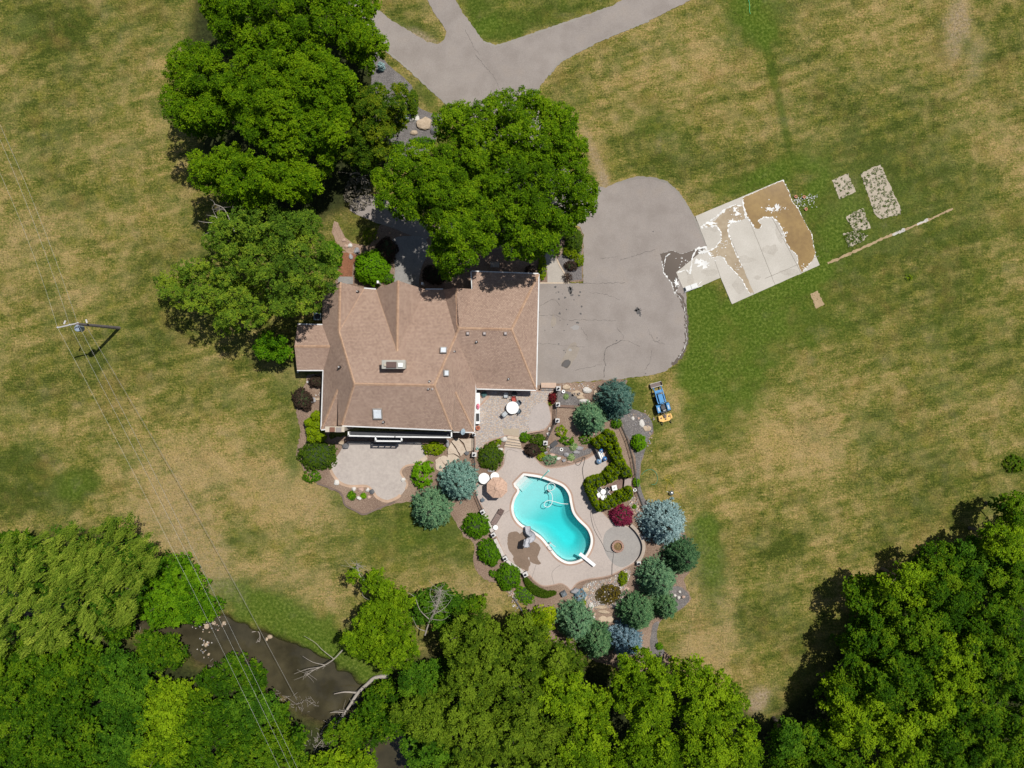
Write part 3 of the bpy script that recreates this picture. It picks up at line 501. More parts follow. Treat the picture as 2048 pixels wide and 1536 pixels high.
W = [(1016, 1070), (1022, 1064), (1034, 1063), (1040, 1068), (1046, 1063), (1056, 1076), (1066, 1082), (1074, 1086), (1081, 1095), (1078, 1106), (1075, 1116), (1082, 1126), (1075, 1129), (1066, 1126), (1060, 1122), (1058, 1114), (1056, 1116), (1061, 1126), (1058, 1134), (1056, 1142), (1046, 1138), (1037, 1133), (1030, 1128), (1026, 1118), (1027, 1112), (1018, 1100), (1015, 1088)]
mb.prism(px2(dens(smooth2(W, n=3), 2, .5)), .055, .0685, 3)
tag(mb.build("pool_deck", [deckm, borderm, coping, wetdeck, joint_shade, dullm]), kind="structure")
pavm = paver("patio_pavers", [(.30, (.25, .25, .28)), (.42, (.47, .32, .19)), (.50, (.31, .33, .37)), (.58, (.50, .35, .23)), (.70, (.52, .47, .42))], 4.2, 4.0, (.27, .24, .21), .03)
mb = MB(); US = smooth2(UPPER, n=3, corners=(0, 1, 2, 3, 13, 14, 18, 19, 20)); mb.prism(px2(US), -.1, .42, 0, 1)
mb.ribbon(px2(offset(US, -1.3)), .13, .4245, 2, .1, closed=True)
SM = smooth2([(1058, 838), (1066, 815), (1080, 806), (1094, 808), (1099, 822), (1101, 838), (1096, 849), (1086, 857), (1068, 861), (1058, 856)], n=3); mb.prism(px2(SM), .415, .4255, 3)
mb.prism(px2([(1006, 857), (1038, 858), (1038, 872), (1016, 870), (1008, 868)]), .415, .426, 4)
for a, b in (((953, 819), (978, 792)), ((951, 800), (968, 790))): mb.ribbon(px2([a, b]), .22, .427, 2)
tag(mb.build("upper_patio", [pavm, plain("patio_wall", (.35, .28, .23)), borderm, noisy("smooth_stamped_concrete", [(.3, (.35, .305, .28)), (.7, (.46, .40, .365))], .5, 5, .5), noisy("landing", [(.3, (.36, .29, .21)), (.7, (.44, .37, .28))], .5, 5, .5)]), kind="structure")
stonem = noisy("sandstone_tread", [(.3, (.44, .34, .24)), (.7, (.62, .51, .40))], 1.2, 9, .5)
terrm = noisy("terrace_stamped_concrete", [(.3, (.35, .30, .27)), (.5, (.43, .375, .335)), (.7, (.50, .44, .39))], .5, 6, .45, rough=.8, bump=.25, bs=5, s3=2.2, w3=.4)
mb = MB(); TS = smooth2(TERR, n=4, corners=(0, 1, 21)); mb.prism(px2(TS), -.1, .045)
mb.ribbon(px2(offset(smooth2(TERR[10:19], False, 4), 1.5)), .32, .075, 1, .06); mb.ribbon(px2(offset(smooth2(TERR[2:10], False, 4), .8)), .2, .07, 1, .06)
tag(mb.build("terrace", [terrm, plain("terrace_border", (.48, .33, .23), .8)]), kind="structure")
walk = noisy("walkway_concrete", [(.3, (.34, .30, .26)), (.7, (.45, .405, .35))], .8, 8, .5)
mb = MB(); mb.prism(px2(smooth2([(1090, 500), (1106, 500), (1110, 511), (1119, 534), (1138, 560), (1137, 565), (1095, 565), (1094, 540), (1089, 515)], n=3, corners=(4, 5, 6))), -.1, .036, 0)
mb.ribbon(px2(smooth2([(1111, 510), (1118, 528), (1128, 545), (1138, 563)], False, 4)), .16, .075, 1)
mb.ribbon(px2([(1080, 566), (1138, 566)]), .14, .037, 1)
tag(mb.build("walkway", [walk, stonem]), kind="structure")
mb = MB(); mb.prism(px2(smooth2([(786, 478), (820, 472), (852, 478), (854, 510), (845, 530), (838, 560), (836, 590), (790, 590), (790, 540), (786, 505)], n=3)), -.1, .038)
mb.prism(px2([(676, 553), (706, 554), (706, 568), (676, 568)]), -.1, .040)
tag(mb.build("walkway", [noisy("front_walk", [(.3, (.20, .19, .18)), (.7, (.32, .30, .28))], .8, 6, .5)]), kind="structure")
mb = MB(); mb.prism(px2(dens(smooth2([(700, 420), (740, 440), (780, 455), (820, 470), (850, 480), (860, 460), (830, 430), (770, 400), (720, 390)], n=3), 8, 1)), -.1, .033)
tag(mb.build("walkway", asph), kind="structure")
# ---- creek water
m, nt, nd, lk, b = newmat("creek_water"); b.inputs["Base Color"].default_value = (.034, .031, .017, 1); b.inputs["Roughness"].default_value = .08
t = nd.new("ShaderNodeTexNoise"); t.inputs["Scale"].default_value = .5; t.inputs["Detail"].default_value = 3; r = ramp(nd, [(.35, (.038, .033, .019)), (.7, (.075, .064, .036))]); g = nd.new("ShaderNodeNewGeometry"); lk.new(g.outputs["Position"], t.inputs["Vector"]); lk.new(t.outputs[0], r.inputs[0]); lk.new(r.outputs[0], b.inputs["Base Color"])
L, R = [], []
for i, (x, y, w) in enumerate(CREEK):
    a, c = CREEK[max(i - 1, 0)], CREEK[min(i + 1, len(CREEK) - 1)]; tx, ty = c[0] - a[0], c[1] - a[1]; d = math.hypot(tx, ty); tx /= d; ty /= d
    L.append((x - ty * (w + 34), y + tx * (w + 34))); R.append((x + ty * (w + 34), y - tx * (w + 34)))
mb = MB(); q = px2(L + R[::-1]); mb.prism(q, WATER_Z - .02, WATER_Z)
tag(mb.build("creek_water", m), kind="structure")
# ---- swimming pool: basin, steps and water
plaster = noisy("pool_plaster", [(.3, (.60, .585, .58)), (.7, (.65, .64, .635))], .6, 5, .4, rough=.7)
px_, py_ = np.meshgrid(np.arange(1016, 1194, 4), np.arange(938, 1136, 4))
def pdepth(x, y):
    s = ((x - 1032) * .62 + (y - 985) * .78) / 150          # 0 at the shallow corner, 1 at the deep end
    s = 1 / (1 + np.exp(-(s - .50) * 11)); d = .95 + 1.75 * s
    e = segdist(x, y, POOL); return -np.minimum(d, .95 + e / K * 1.15)
Zp = pdepth(px_.astype(float), py_.astype(float)); inn = inside(px_, py_, POOL) | (segdist(px_, py_, POOL) < 5)
vs = [(*P(a, b)[:2], z) for a, b, z in zip(px_.ravel(), py_.ravel(), Zp.ravel())]; ny, nx = px_.shape; fs = []
for j in range(ny - 1):
    for i in range(nx - 1):
        k = j * nx + i
        if inn[j, i] or inn[j + 1, i] or inn[j, i + 1] or inn[j + 1, i + 1]: fs.append((k + nx, k + nx + 1, k + 1, k))
pool = empty("swimming_pool", P(1100, 1040), 0, "cyan kidney-shaped swimming pool sunk in the stamped concrete deck", "swimming pool")
O = P(1100, 1040)
mb = MB(); mb.add(vs, fs); mb.build("pool_floor", plaster, pool, O, smooth=True)
mb = MB(); w2 = px2(POOL); n = len(w2); mb.add([(x, y, .083) for x, y in w2] + [(x, y, -3) for x, y in w2], [(i, (i + 1) % n, n + (i + 1) % n, n + i) for i in range(n)]); mb.build("pool_wall", plaster, pool, O)
mb = MB()
for k, (z, d) in enumerate(((-.28, 9), (-.50, 16), (-.72, 22))):
    a, b = (1031 + .72 * d * .9, 969 + d * .75), (1048.4 + d * .82, 951 + d * .62)
    mb.prism(px2([(1031, 969), (1048.4, 951), b, a]), -1.2, z)
mb.build("pool_steps", plaster, pool, O)
m, nt, nd, lk, b = newmat("pool_water"); nd.remove(b)
tr = nd.new("ShaderNodeBsdfTransparent"); gl = nd.new("ShaderNodeBsdfGlossy"); gl.inputs["Roughness"].default_value = .02; fr = nd.new("ShaderNodeFresnel"); fr.inputs[0].default_value = 1.33
ms = nd.new("ShaderNodeMixShader"); lk.new(fr.outputs[0], ms.inputs[0]); lk.new(tr.outputs[0], ms.inputs[1]); lk.new(gl.outputs[0], ms.inputs[2]); lk.new(ms.outputs[0], nd["Material Output"].inputs[0])
va = nd.new("ShaderNodeVolumeAbsorption"); va.inputs[0].default_value = (.0, .945, .96, 1); va.inputs[1].default_value = .58; lk.new(va.outputs[0], nd["Material Output"].inputs["Volume"])
bp = nd.new("ShaderNodeBump"); bp.inputs["Strength"].default_value = .15; t = nd.new("ShaderNodeTexNoise"); t.inputs["Scale"].default_value = 2; lk.new(t.outputs[0], bp.inputs["Height"]); lk.new(bp.outputs[0], gl.inputs["Normal"])
mb = MB(); wp = px2(POOL); mb.prism(wp, -3.2, -.12); mb.add([(x, y, -3.2) for x, y in wp], [tuple(reversed(t)) for t in tessellate_polygon([[Vector((x, y, 0)) for x, y in wp]])])
bm = bmesh.new(); o = mb.build("pool_water", m); bm.from_mesh(o.data); bmesh.ops.remove_doubles(bm, verts=bm.verts, dist=.0005); bmesh.ops.recalc_face_normals(bm, faces=bm.faces); bm.to_mesh(o.data); bm.free()
tag(o, kind="structure")
# ================================================================ HOUSE
def shingle(name, stops, row=.16):
    m, nt, nd, lk, b = newmat(name); b.inputs["Roughness"].default_value = .92; b.inputs["Specular IOR Level"].default_value = .2
    uv = nd.new("ShaderNodeUVMap"); uv.uv_map = "uv"
    br = nd.new("ShaderNodeTexBrick"); br.inputs["Scale"].default_value = 1; br.inputs["Brick Width"].default_value = .18; br.inputs["Row Height"].default_value = row; br.inputs["Mortar Size"].default_value = .012
    br.inputs["Color1"].default_value = (0, 0, 0, 1); br.inputs["Color2"].default_value = (1, 1, 1, 1); lk.new(uv.outputs[0], br.inputs["Vector"])
    g = nd.new("ShaderNodeNewGeometry")
    t = nd.new("ShaderNodeTexNoise"); t.inputs["Scale"].default_value = 9; t.inputs["Detail"].default_value = 3; lk.new(g.outputs["Position"], t.inputs["Vector"])
    t2 = nd.new("ShaderNodeTexNoise"); t2.inputs["Scale"].default_value = .35; t2.inputs["Detail"].default_value = 5; lk.new(g.outputs["Position"], t2.inputs["Vector"])
    m1 = nd.new("ShaderNodeMix"); m1.inputs[0].default_value = .62; lk.new(br.outputs["Color"], m1.inputs[2]); lk.new(t.outputs[0], m1.inputs[3])
    m2 = nd.new("ShaderNodeMix"); m2.inputs[0].default_value = .3; lk.new(m1.outputs[0], m2.inputs[2]); lk.new(t2.outputs[0], m2.inputs[3])
    r = ramp(nd, stops); lk.new(m2.outputs[0], r.inputs[0])
    mx = nd.new("ShaderNodeMix"); mx.data_type = 'RGBA'; mx.inputs[7].default_value = (.10, .07, .06, 1); lk.new(r.outputs[0], mx.inputs[6])
    mu = nd.new("ShaderNodeMath"); mu.operation = 'MULTIPLY'; mu.inputs[1].default_value = .75; lk.new(br.outputs["Fac"], mu.inputs[0]); lk.new(mu.outputs[0], mx.inputs[0]); lk.new(mx.outputs[2], b.inputs["Base Color"])
    bp = nd.new("ShaderNodeBump"); bp.inputs["Strength"].default_value = .5; bp.inputs["Distance"].default_value = .03; lk.new(br.outputs["Fac"], bp.inputs["Height"]); bp.invert = True; lk.new(bp.outputs[0], b.inputs["Normal"]); return m
shin = shingle("shingles", [(.15, (.24, .162, .125)), (.42, (.375, .258, .197)), (.62, (.46, .325, .25)), (.85, (.58, .43, .33))])
ridgem = noisy("ridge_cap", [(.35, (.36, .215, .14)), (.65, (.54, .36, .24))], 1.6, 8, .5)
gut = plain("gutter_white", (.66, .66, .65), .4); brickm = noisy("wall_brick", [(.35, (.30, .20, .16)), (.7, (.42, .31, .25))], 1, 8, .5); glassm = plain("window_glass", (.03, .04, .05), .08); whitem = plain("white_paint", (.80, .80, .78), .5)
darkm = plain("dark_metal", (.03, .03, .032), .5); greym = plain("grey_metal", (.35, .35, .36), .45, .4)
HO = P(830, 700)
house = empty("house", HO, 0, "large brick house with brown shingled hip roof, gables and white gutters", "house")
E, E2 = 2.7, 4.75
V = dict(A=(709, 768, 7), B=(868, 771, 7), C=(680, 564, 4.75), D=(678, 663, 4.75), C1=(728, 577, 2.75), CW=(645, 572, 2.7), WE=(645, 650, 2.7), WR=(660, 693, 3.75), WB=(647, 740, 2.7), SW=(643, 859, 2.65), S1=(684, 851, E2), S1b=(676, 851, 4.3), SA=(676, 779, 4.7),
 W1=(595, 649, 2.75), W2=(589, 693, 3.75), W3=(594, 740, 2.75), G2L=(752, 579, 2.75), J=(796, 561, 5.4), Kk=(794, 703, 5.5), G2R=(851, 579, 2.75), G3L=(886, 579, 2.75), Hh=(913, 576, 4.6), I=(913.5, 645, 4.6), F=(918.5, 657, 5.15), Ee=(911.5, 671, 4.85), G3R=(945, 578, 3.0),
 G=(1023, 659, 5.15), NE=(1077, 548, 2.7), SE=(1072, 780, 2.7), NWg=(943, 543, 2.7), SWg=(952, 777, 2.7), SEc=(948, 864, 2.65), EEt=(951.5, 764, 2.75), S2=(903, 860, E2), S2b=(906.5, 861, 4.4), SB=(910, 784, 4.75), S2l=(906.5, 863, 2.9), S1l=(675.5, 855, 2.9))
W3d = {k: P(*v) for k, v in V.items()}
FAC = [("A", "B", "Ee", "G3L", "G2R", "Kk", "G2L", "C1", "D"), ("S1", "S2", "B", "A"), ("D", "C", "CW", "WE", "WR", "WB", "SW", "SA", "S1b", "S1", "A"), ("C1", "C", "D"), ("SA", "SW", "S1l"), ("W1", "W2", "WR", "WE"), ("W2", "W3", "WB", "WR"),
 ("J", "G2L", "Kk"), ("Kk", "G2R", "J"), ("Hh", "G3L", "Ee", "F", "I"), ("G3R", "Hh", "I", "F"), ("F", "G", "NE", "NWg", "G3R"), ("G", "F", "Ee", "EEt", "SWg", "SE"), ("NE", "G", "SE"), ("B", "S2", "S2b", "SB", "SEc", "EEt", "Ee"), ("SB", "S2l", "SEc")]
NRM = {3: (.6, 0, .8)}
mb = MB(); uvs = []
for fi, f in enumerate(FAC):
    ps = [W3d[k] for k in f]
    # Newell normal decides the shingle direction
    n = Vector((0, 0, 0))
    for i in range(len(ps)):
        a, b = ps[i], ps[(i + 1) % len(ps)]; n += Vector(((a.y - b.y) * (a.z + b.z), (a.z - b.z) * (a.x + b.x), (a.x - b.x) * (a.y + b.y)))
    n.normalize(); n = n if n.z > 0 else -n
    h = Vector((-n.y, n.x, 0)); h = h.normalized() if h.length > 1e-4 else Vector((1, 0, 0)); up = n.cross(h)
    tr_ = tessellate_polygon([[Vector((p.x, p.y, 0)) for p in ps]]); base = len(mb.v); tt = []
    for t in tr_:
        a, b, c = (ps[i] for i in t); tt.append(tuple(t) if (b - a).cross(c - a).z > 0 else tuple(reversed(t)))
    mb.add(ps, tt, 0); m_ = len(ps)
    for t in tt: uvs += [(ps[i].dot(h), ps[i].dot(up)) for i in t]
    low = [p - Vector((0, 0, .14)) for p in ps]; fs = [(i, m_ + i, m_ + (i + 1) % m_, (i + 1) % m_) for i in range(m_)]
    mb.add(ps + low, fs, 1)
    for _ in fs: uvs += [(0, 0)] * 4
    mb.add(low, [tuple(reversed(t)) for t in tt], 1)
    for _ in tt: uvs += [(0, 0)] * 3
roof = mb.build("roof", [shin, plain("fascia", (.5, .47, .44), .6)], house, HO)
ul = roof.data.uv_layers.new(name="uv"); ul.data.foreach_set("uv", [c for u in uvs for c in u])
for seq in (("D", "A", "S1"), ("A", "B"), ("B", "S2"), ("B", "Ee", "F", "G"), ("G", "NE"), ("G", "SE"), ("C", "D"), ("J", "Kk"), ("Hh", "I", "F"), ("W2", "WR"), ("SA", "SW"), ("SB", "SEc"), ("D", "C1"), ("G2L", "Kk")):
    mb = MB()
    for a, b in zip(seq, seq[1:]):
        a, b = W3d[a], W3d[b]; w = .15 if seq not in (("D", "C1"), ("G2L", "Kk")) else .08; t = (b - a); L_ = t.length; k = max(1, int(L_ / .33)); s = t.cross(Vector((0, 0, 1))).normalized()
        for i in range(k):
            p, q = a + t * (i / k), a + t * ((i + .94) / k); u = Vector((0, 0, .055 if w > .1 else .02)); d_ = Vector((0, 0, -.045 if w > .1 else -.002)); j = .02 * (rnd.random() - .5)
            mb.add([p - s * w + d_, p + u, p + s * w + d_, q - s * (w + j) + d_, q + u * 1.3, q + s * (w + j) + d_], [(0, 1, 4, 3), (1, 2, 5, 4), (3, 4, 5)])
    mb.build("ridge_cap", ridgem, house, HO)
for seq in (("WB", "SW"), ("W1", "WE"), ("W3", "WB"), ("NWg", "NE"), ("NE", "SE"), ("SE", "SWg"), ("EEt", "SEc"), ("C1", "G2L"), ("S1", "S2"), ("S2l", "SEc"), ("SW", "S1l"), ("NWg", "G3R"), ("G2R", "G3L")):
    a, b = W3d[seq[0]], W3d[seq[1]]; t = (b - a).normalized(); s = Vector((t.y, -t.x, 0)); mid = (a + b) / 2
    if seq in (("W1", "WE"), ("NWg", "NE"), ("C1", "G2L"), ("G2R", "G3L")): s = Vector((0, 1, 0))
    elif seq in (("NE", "SE"), ("EEt", "SEc")): s = Vector((1, 0, 0))
    elif seq in (("WB", "SW"), ("NWg", "G3R")): s = Vector((-1, 0, 0))
    else: s = Vector((0, -1, 0))
    mbg = MB(); r_ = math.atan2(t.y, t.x); mbg.box(mid + s * .05 - Vector((0, 0, .06)), ((b - a).length, .12, .13), r_); mbg.build("gutter", gut, house, HO)
# walls (true ground plan, inset beneath the eaves)
def X(px, z=E): return P(px, 0, z).x
def Y(py, z=E): return P(0, py, z).y
mb = MB()
def wall(x0, x1, y0, y1, z1, z0=-.05): mb.box(((x0 + x1) / 2, (y0 + y1) / 2, (z0 + z1) / 2), (x1 - x0, y1 - y0, z1 - z0))
wall(X(645) + .45, X(951) - .35, Y(856) + .35, Y(581) - .5, 2.55); wall(X(594) + .4, X(648) + .4, Y(740) + .3, Y(649) - .3, 2.5); wall(X(944) + .4, X(1073) - .45, Y(779) + .4, Y(545) - .4, 2.52)
wall(X(686, E2), X(901, E2), Y(851, E2) + .35, Y(851, E2) + 1.6, 4.5, 2.4)
for l, r, k in (("CW", "C1", "C"), ("G2L", "G2R", "J"), ("G3L", "G3R", "Hh"), ("W1", "W3", "W2")):
    a, b, c = W3d[l], W3d[r], W3d[k]; sh = Vector((.45, 0, -.18)) if l == "W1" else Vector((0, -.45, -.18)); z = Vector((0, 0, 1))
    tri = [Vector((a.x, a.y, 2.4)) + sh, Vector((b.x, b.y, 2.4)) + sh, c + sh]; th = sh.normalized() * .12
    if l != "W1": 
        for p in tri: p.y = min(a.y, b.y, c.y) - .4
    mb.add(tri + [p + Vector((th.x, th.y, 0)) for p in tri], [(0, 1, 2), (5, 4, 3), (0, 3, 4, 1), (1, 4, 5, 2), (2, 5, 3, 0)])
mb.build("wall", brickm, house, HO)
ys = Y(856) + .35
for i, xp in enumerate((710, 760, 810, 860)):
    w = MB(); w.box((X(xp), ys - .03, 1.2), (1.5, .1, 1.9)); f = w.build("window", whitem, house, HO); g_ = MB(); g_.box((X(xp), ys - .09, 1.2), (1.3, .04, 1.7)); g_.build("pane", glassm, f, HO)
for yp in (590, 655, 720):
    w = MB(); xe = X(1073) - .45; w.box((xe + .03, Y(yp), 1.15), (.1, 2.6 if yp != 655 else 2.6, 2.2)); w.build("garage_door", whitem, house, HO)
w = MB(); w.box((X(812), Y(581) - .47, 1.1), (1.0, .1, 2.1)); w.build("front_door", plain("door", (.12, .05, .03)), house, HO)
# balcony with bay under the south eave
mb = MB()
def wb(x0, x1, y0, y1, z, t=.12, mi=0):
    a, b = P(x0, y0, z), P(x1, y1, z); mb.box(((a.x + b.x) / 2, (a.y + b.y) / 2, z - t / 2), (abs(a.x - b.x), abs(a.y - b.y), t), 0, mi)
wb(697, 903, 863, 876, 2.6, .2, 1); wb(751, 802, 876, 883, 2.3, .2, 1)
mb.build("balcony", [whitem, plain("balcony_floor", (.05, .052, .058), .8)], house, HO)
mb = MB()
for a, b in (((697, 864), (697, 871.5)), ((697, 871.5), (790, 873.5)), ((790, 873.5), (903, 875)), ((903, 875), (903, 864)), ((751, 874), (751, 882)), ((751, 882), (803, 882.5)), ((803, 882.5), (803, 875)), ((697, 866), (697, 866.5))):
    p, q = P(*a, 3.5), P(*b, 3.5); t = q - p
    if t.length > .1: mb.box((p + q) / 2, (t.length + .1, .13, .09), math.atan2(t.y, t.x)); mb.box((p + q) / 2 - Vector((0, 0, .75)), (t.length, .06, .06), math.atan2(t.y, t.x))
    for k in range(int(t.length / .9) + 2):
        c = p + t * (k / max(1, int(t.length / .9) + 1)); mb.box((c.x, c.y, 3.0), (.08, .08, .95))
mb.build("railing", whitem, house, HO)
# chimneys
def chim(x0, y0, x1, y1, zt, zb, capm, wallm, flues):
    a, b = P(x0, y1, zt), P(x1, y0, zt); cx, cy = (a.x + b.x) / 2, (a.y + b.y) / 2; w, d = b.x - a.x, b.y - a.y
    mb = MB(); mb.box((cx, cy, (zt - .1 + zb) / 2), (w - .16, d - .16, zt - .1 - zb)); c = mb.build("chimney", wallm, house, HO)
    mb = MB(); mb.box((cx, cy, zt - .04), (w, d, .12)); mb.build("chimney_cap", capm, c, HO)
    for fx, fy, fw, fd, fm, fh in flues:
        mb = MB(); p = P(fx, fy, zt + .2); mb.box((p.x, p.y, zt + .02 + fh / 2), (fw, fd, fh), 0, 0, .85); mb.box((p.x, p.y, zt + .04 + fh), (fw * 1.1, fd * 1.1, .04)); mb.build("flue", fm, c, HO)
rust = plain("rust_cap", (.20, .085, .05), .6); pale = noisy("pale_stone", [(.3, (.42, .36, .28)), (.7, (.62, .54, .43))], 2, 12, .5); capc = noisy("cap_concrete", [(.3, (.36, .35, .31)), (.7, (.48, .46, .42))], 2, 8, .5)
chim(763.5, 720, 811, 737.5, 7.9, 5.2, capc, pale, [(783, 729.5, .95, .55, plain("brown_cap", (.10, .05, .04), .5), .22), (801, 730, .45, .4, whitem, .2), (771, 730, .28, .22, pale, .15)])
chim(650.5, 853, 689, 864, 6.1, -.05, pale, pale, [(664.5, 859, .48, .44, rust, .2), (677.5, 859.5, .5, .46, plain("flue_grey", (.28, .24, .22), .6), .16)])
# skylights, vents, pipes
def onroof(px, py, z, w, d, mi, name, t=.16, tilt=(0, 'X'), lift=.06):
    p = P(px, py, z); mb = MB(); mb.box(p + Vector((0, 0, lift)), (w, d, t), 0, 0, .92, tilt); return mb.build(name, mi, house, HO)
skg = plain("skylight_glass", (.72, .76, .80), .15); frm = plain("skylight_frame", (.30, .28, .26), .5)
for x, y, z, w, d, tl in ((887, 700, 5.75, .62, .62, (-.38, 'X')), (893, 746, 6.05, .55, .58, (.75, 'Y')), (755, 828, 5.6, .92, 1.12, (.4, 'X'))):
    f = onroof(x, y, z, w + .1, d + .1, frm, "skylight", .18, tl); p = P(x, y, z); mb = MB(); mb.box(p + Vector((0, 0, .13)), (w, d, .12), 0, 0, .8, tl); g_ = mb.build("skylight_dome", skg, f)
    g_.location = -HO
ventm = plain("roof_vent_metal", (.42, .36, .34), .5)
for x in (935.6, 969, 1011):
    f = onroof(x, 667, 5.0, .36, .36, plain("vent_base", (.20, .16, .15)), "roof_vent", .2, (.4, 'X')); p = P(x, 667, 5.0); mb = MB(); mb.box(p + Vector((0, 0, .2)), (.24, .24, .1)); g_ = mb.build("vent_cap", ventm, f); g_.location = -HO
for x, y, z in ((678.5, 734, 5.5), (715, 583, 3.4), (909, 703, 4.9), (1017, 758, 3.1), (767, 844, 5.1), (953, 684, 4.7), (859, 763, 6.8), (857, 778, 6.8), (865, 778, 6.7)):
    mb = MB(); p = P(x, y, z); mb.lathe(p, [(.07, -.3), (.07, .38), (.05, .38)], 10, 0); mb.lathe(p, [(.17, -.25), (.14, .04), (.08, .1)], 10, 1); mb.build("vent_pipe", [plain("pipe", (.5, .48, .47)), darkm], house, HO)
# satellite dish
dsh = empty("satellite_dish", P(926, 862, 2.9), 0, "pale blue satellite dish at the south-east eave corner", "satellite dish")
mb = MB(); prof = [(0.02, 0), (.18, .02), (.3, .06), (.40, .12), (.38, .14)]; mb.lathe((0, 0, 0), prof, 20, 0, .62, 1); o = mb.build("dish", plain("dish", (.42, .52, .58), .4), dsh); o.rotation_euler = (.5, .25, 0); o.location = (0, 0, .4)
mb = MB(); mb.tube([(0, 0, 0), (0, 0, .4)], .03); mb.tube([(0, 0, .4), (.15, -.3, .75)], .015); mb.build("mast", greym, dsh)
ac = empty("air_conditioner", P(638, 634), 0, "pale blue-grey air conditioner box in the notch of the house wall", "air conditioner")
mb = MB(); mb.box((0, 0, .45), (.8, .8, .9)); mb.build("casing", plain("ac", (.35, .45, .5), .5), ac); mb = MB(); mb.lathe((0, 0, .9), [(.3, 0), (.3, .04), (.1, .06)], 16); mb.build("fan_grille", darkm, ac)
# ================================================================ UTILITY POLE AND WIRES
woodm = noisy("pole_wood", [(.3, (.14, .12, .13)), (.7, (.24, .21, .21))], 2, 12, .5); alum = plain("aluminium_wire", (.45, .45, .41), .5, .0)
PB = P(238, 656); pole = empty("utility_pole", PB, 0, "tall wooden utility pole with crossarm and transformer standing on the west lawn", "utility pole")
PT = P(155, 648, 9.9) - PB
mb = MB(); mb.tube([(0, 0, -.3), PT], .19, 12, 0, .13); mb.build("pole_shaft", woodm, pole)
arm0, arm1 = P(117, 655, 9.5) - PB, P(157, 646, 9.5) - PB
mb = MB(); t = arm1 - arm0; mb.box((arm0 + arm1) / 2, (t.length, .13, .13), math.atan2(t.y, t.x)); mb.tube([arm0 * .5 + arm1 * .5, PT * .88], .02); mb.build("crossarm", plain("arm", (.42, .40, .38)), pole)
for q in (arm0, arm0 * .4 + arm1 * .6, arm1): mb = MB(); mb.lathe(q + Vector((0, 0, .06)), [(.05, 0), (.09, .06), (.05, .12), (.08, .18), (.03, .24)], 10); mb.build("insulator", plain("porcelain", (.6, .6, .62), .3), pole)
for a, b in (((131, 641), (128, 648)), ((172, 639), (174, 646))): mb = MB(); mb.tube([P(*a, 8.6) - PB, P(*b, 8.6) - PB], .09); mb.build("fuse_cutout", plain("cutout", (.6, .58, .58), .4), pole)
tf = P(155, 656.5, 8.4) - PB; mb = MB(); mb.lathe(tf, [(.3, -.9), (.34, -.85), (.34, 0), (.30, .06), (.08, .1)], 18); tro = mb.build("transformer", plain("transformer_grey", (.30, .36, .44), .35), pole)
mb = MB(); mb.lathe(tf + Vector((.12, .1, .08)), [(.04, 0), (.07, .1), (.03, .3)], 8); mb.lathe(tf + Vector((-.14, .02, .08)), [(.04, 0), (.07, .1), (.03, .3)], 8); o = mb.build("bushing", plain("bushing", (.6, .6, .6), .3), tro)
ends = [((561, 1560), (0, 372)), ((583, 1560), (0, 305)), ((597, 1560), (14, 305))]
wl_ = ["westernmost of the overhead wires, tied to the outer end of the crossarm", "middle overhead wire tied near the centre of the crossarm", "easternmost overhead wire tied beside the top of the pole"]
for i, (q, (s1, s2)) in enumerate(zip((arm0, arm0 * .4 + arm1 * .6, arm1), ends)):
    c = PB + q + Vector((0, 0, .22)); pts = []
    for e, far in ((P(*s2, 9.4), 1.6), (P(*s1, 9.0), 1.35)):
        d = (e - c) * far; seg = []
        for k in range(13):
            u = k / 12; seg.append(c + d * u + Vector((0, 0, -4 * 1.3 * u * (1 - u))) - Vector((0, 0, 0)))
        pts.append(seg)
    full = pts[0][::-1] + pts[1][1:]
    mb = MB(); mb.tube(full, .009, 5); tag(mb.build("power_line", alum), wl_[i], "wire", "overhead wires")
c = P(172, 652, 7.2); d = P(357, 980, 6.6) - c; mb = MB(); mb.tube([c + d * (k / 10 * 2.3) + Vector((0, 0, -1.0 * math.sin(min(1, k / 10) * 3.14))) for k in range(11)], .018, 5); tag(mb.build("service_cable", plain("cable", (.16, .15, .13))), "dark lower cable running from the pole towards the creek", "wire")
# ================================================================ PATIO FURNITURE AND GARDEN THINGS
DZ, UZ, TZ = .062, .425, .045
tw = plain("white_table", (.88, .88, .86), .35)
def table(px, py, z0, r, label, tc=tw, h=.72, group=None):
    t = empty("round_table", P(px, py, z0 + h) - Vector((0, 0, h)), 0, label, "table", group)
    mb = MB(); mb.lathe((0, 0, h), [(r * .96, -.03), (r, -.02), (r, .02), (r * .97, .035), (.04, .035), (.03, .02)], 36); mb.build("table_top", tc, t)
    for k in range(4): a = k * math.pi / 2 + .4; mb = MB(); mb.tube([(r * .75 * math.cos(a), r * .75 * math.sin(a), 0), (r * .5 * math.cos(a), r * .5 * math.sin(a), h - .02)], .02); mb.build("leg", greym, t)
    return t
table(1025, 815.5, UZ, .69, "round white table with a red cushioned chair on the upper patio")
table(968, 957, DZ, .62, "round white table between the teal spruce and the tan parasol")
table(989.5, 953, DZ, .48, "white table half hidden under the north edge of the tan parasol")
table(991, 1055, DZ, .28, "small round white side table at the foot of the lounge chair", h=.45)
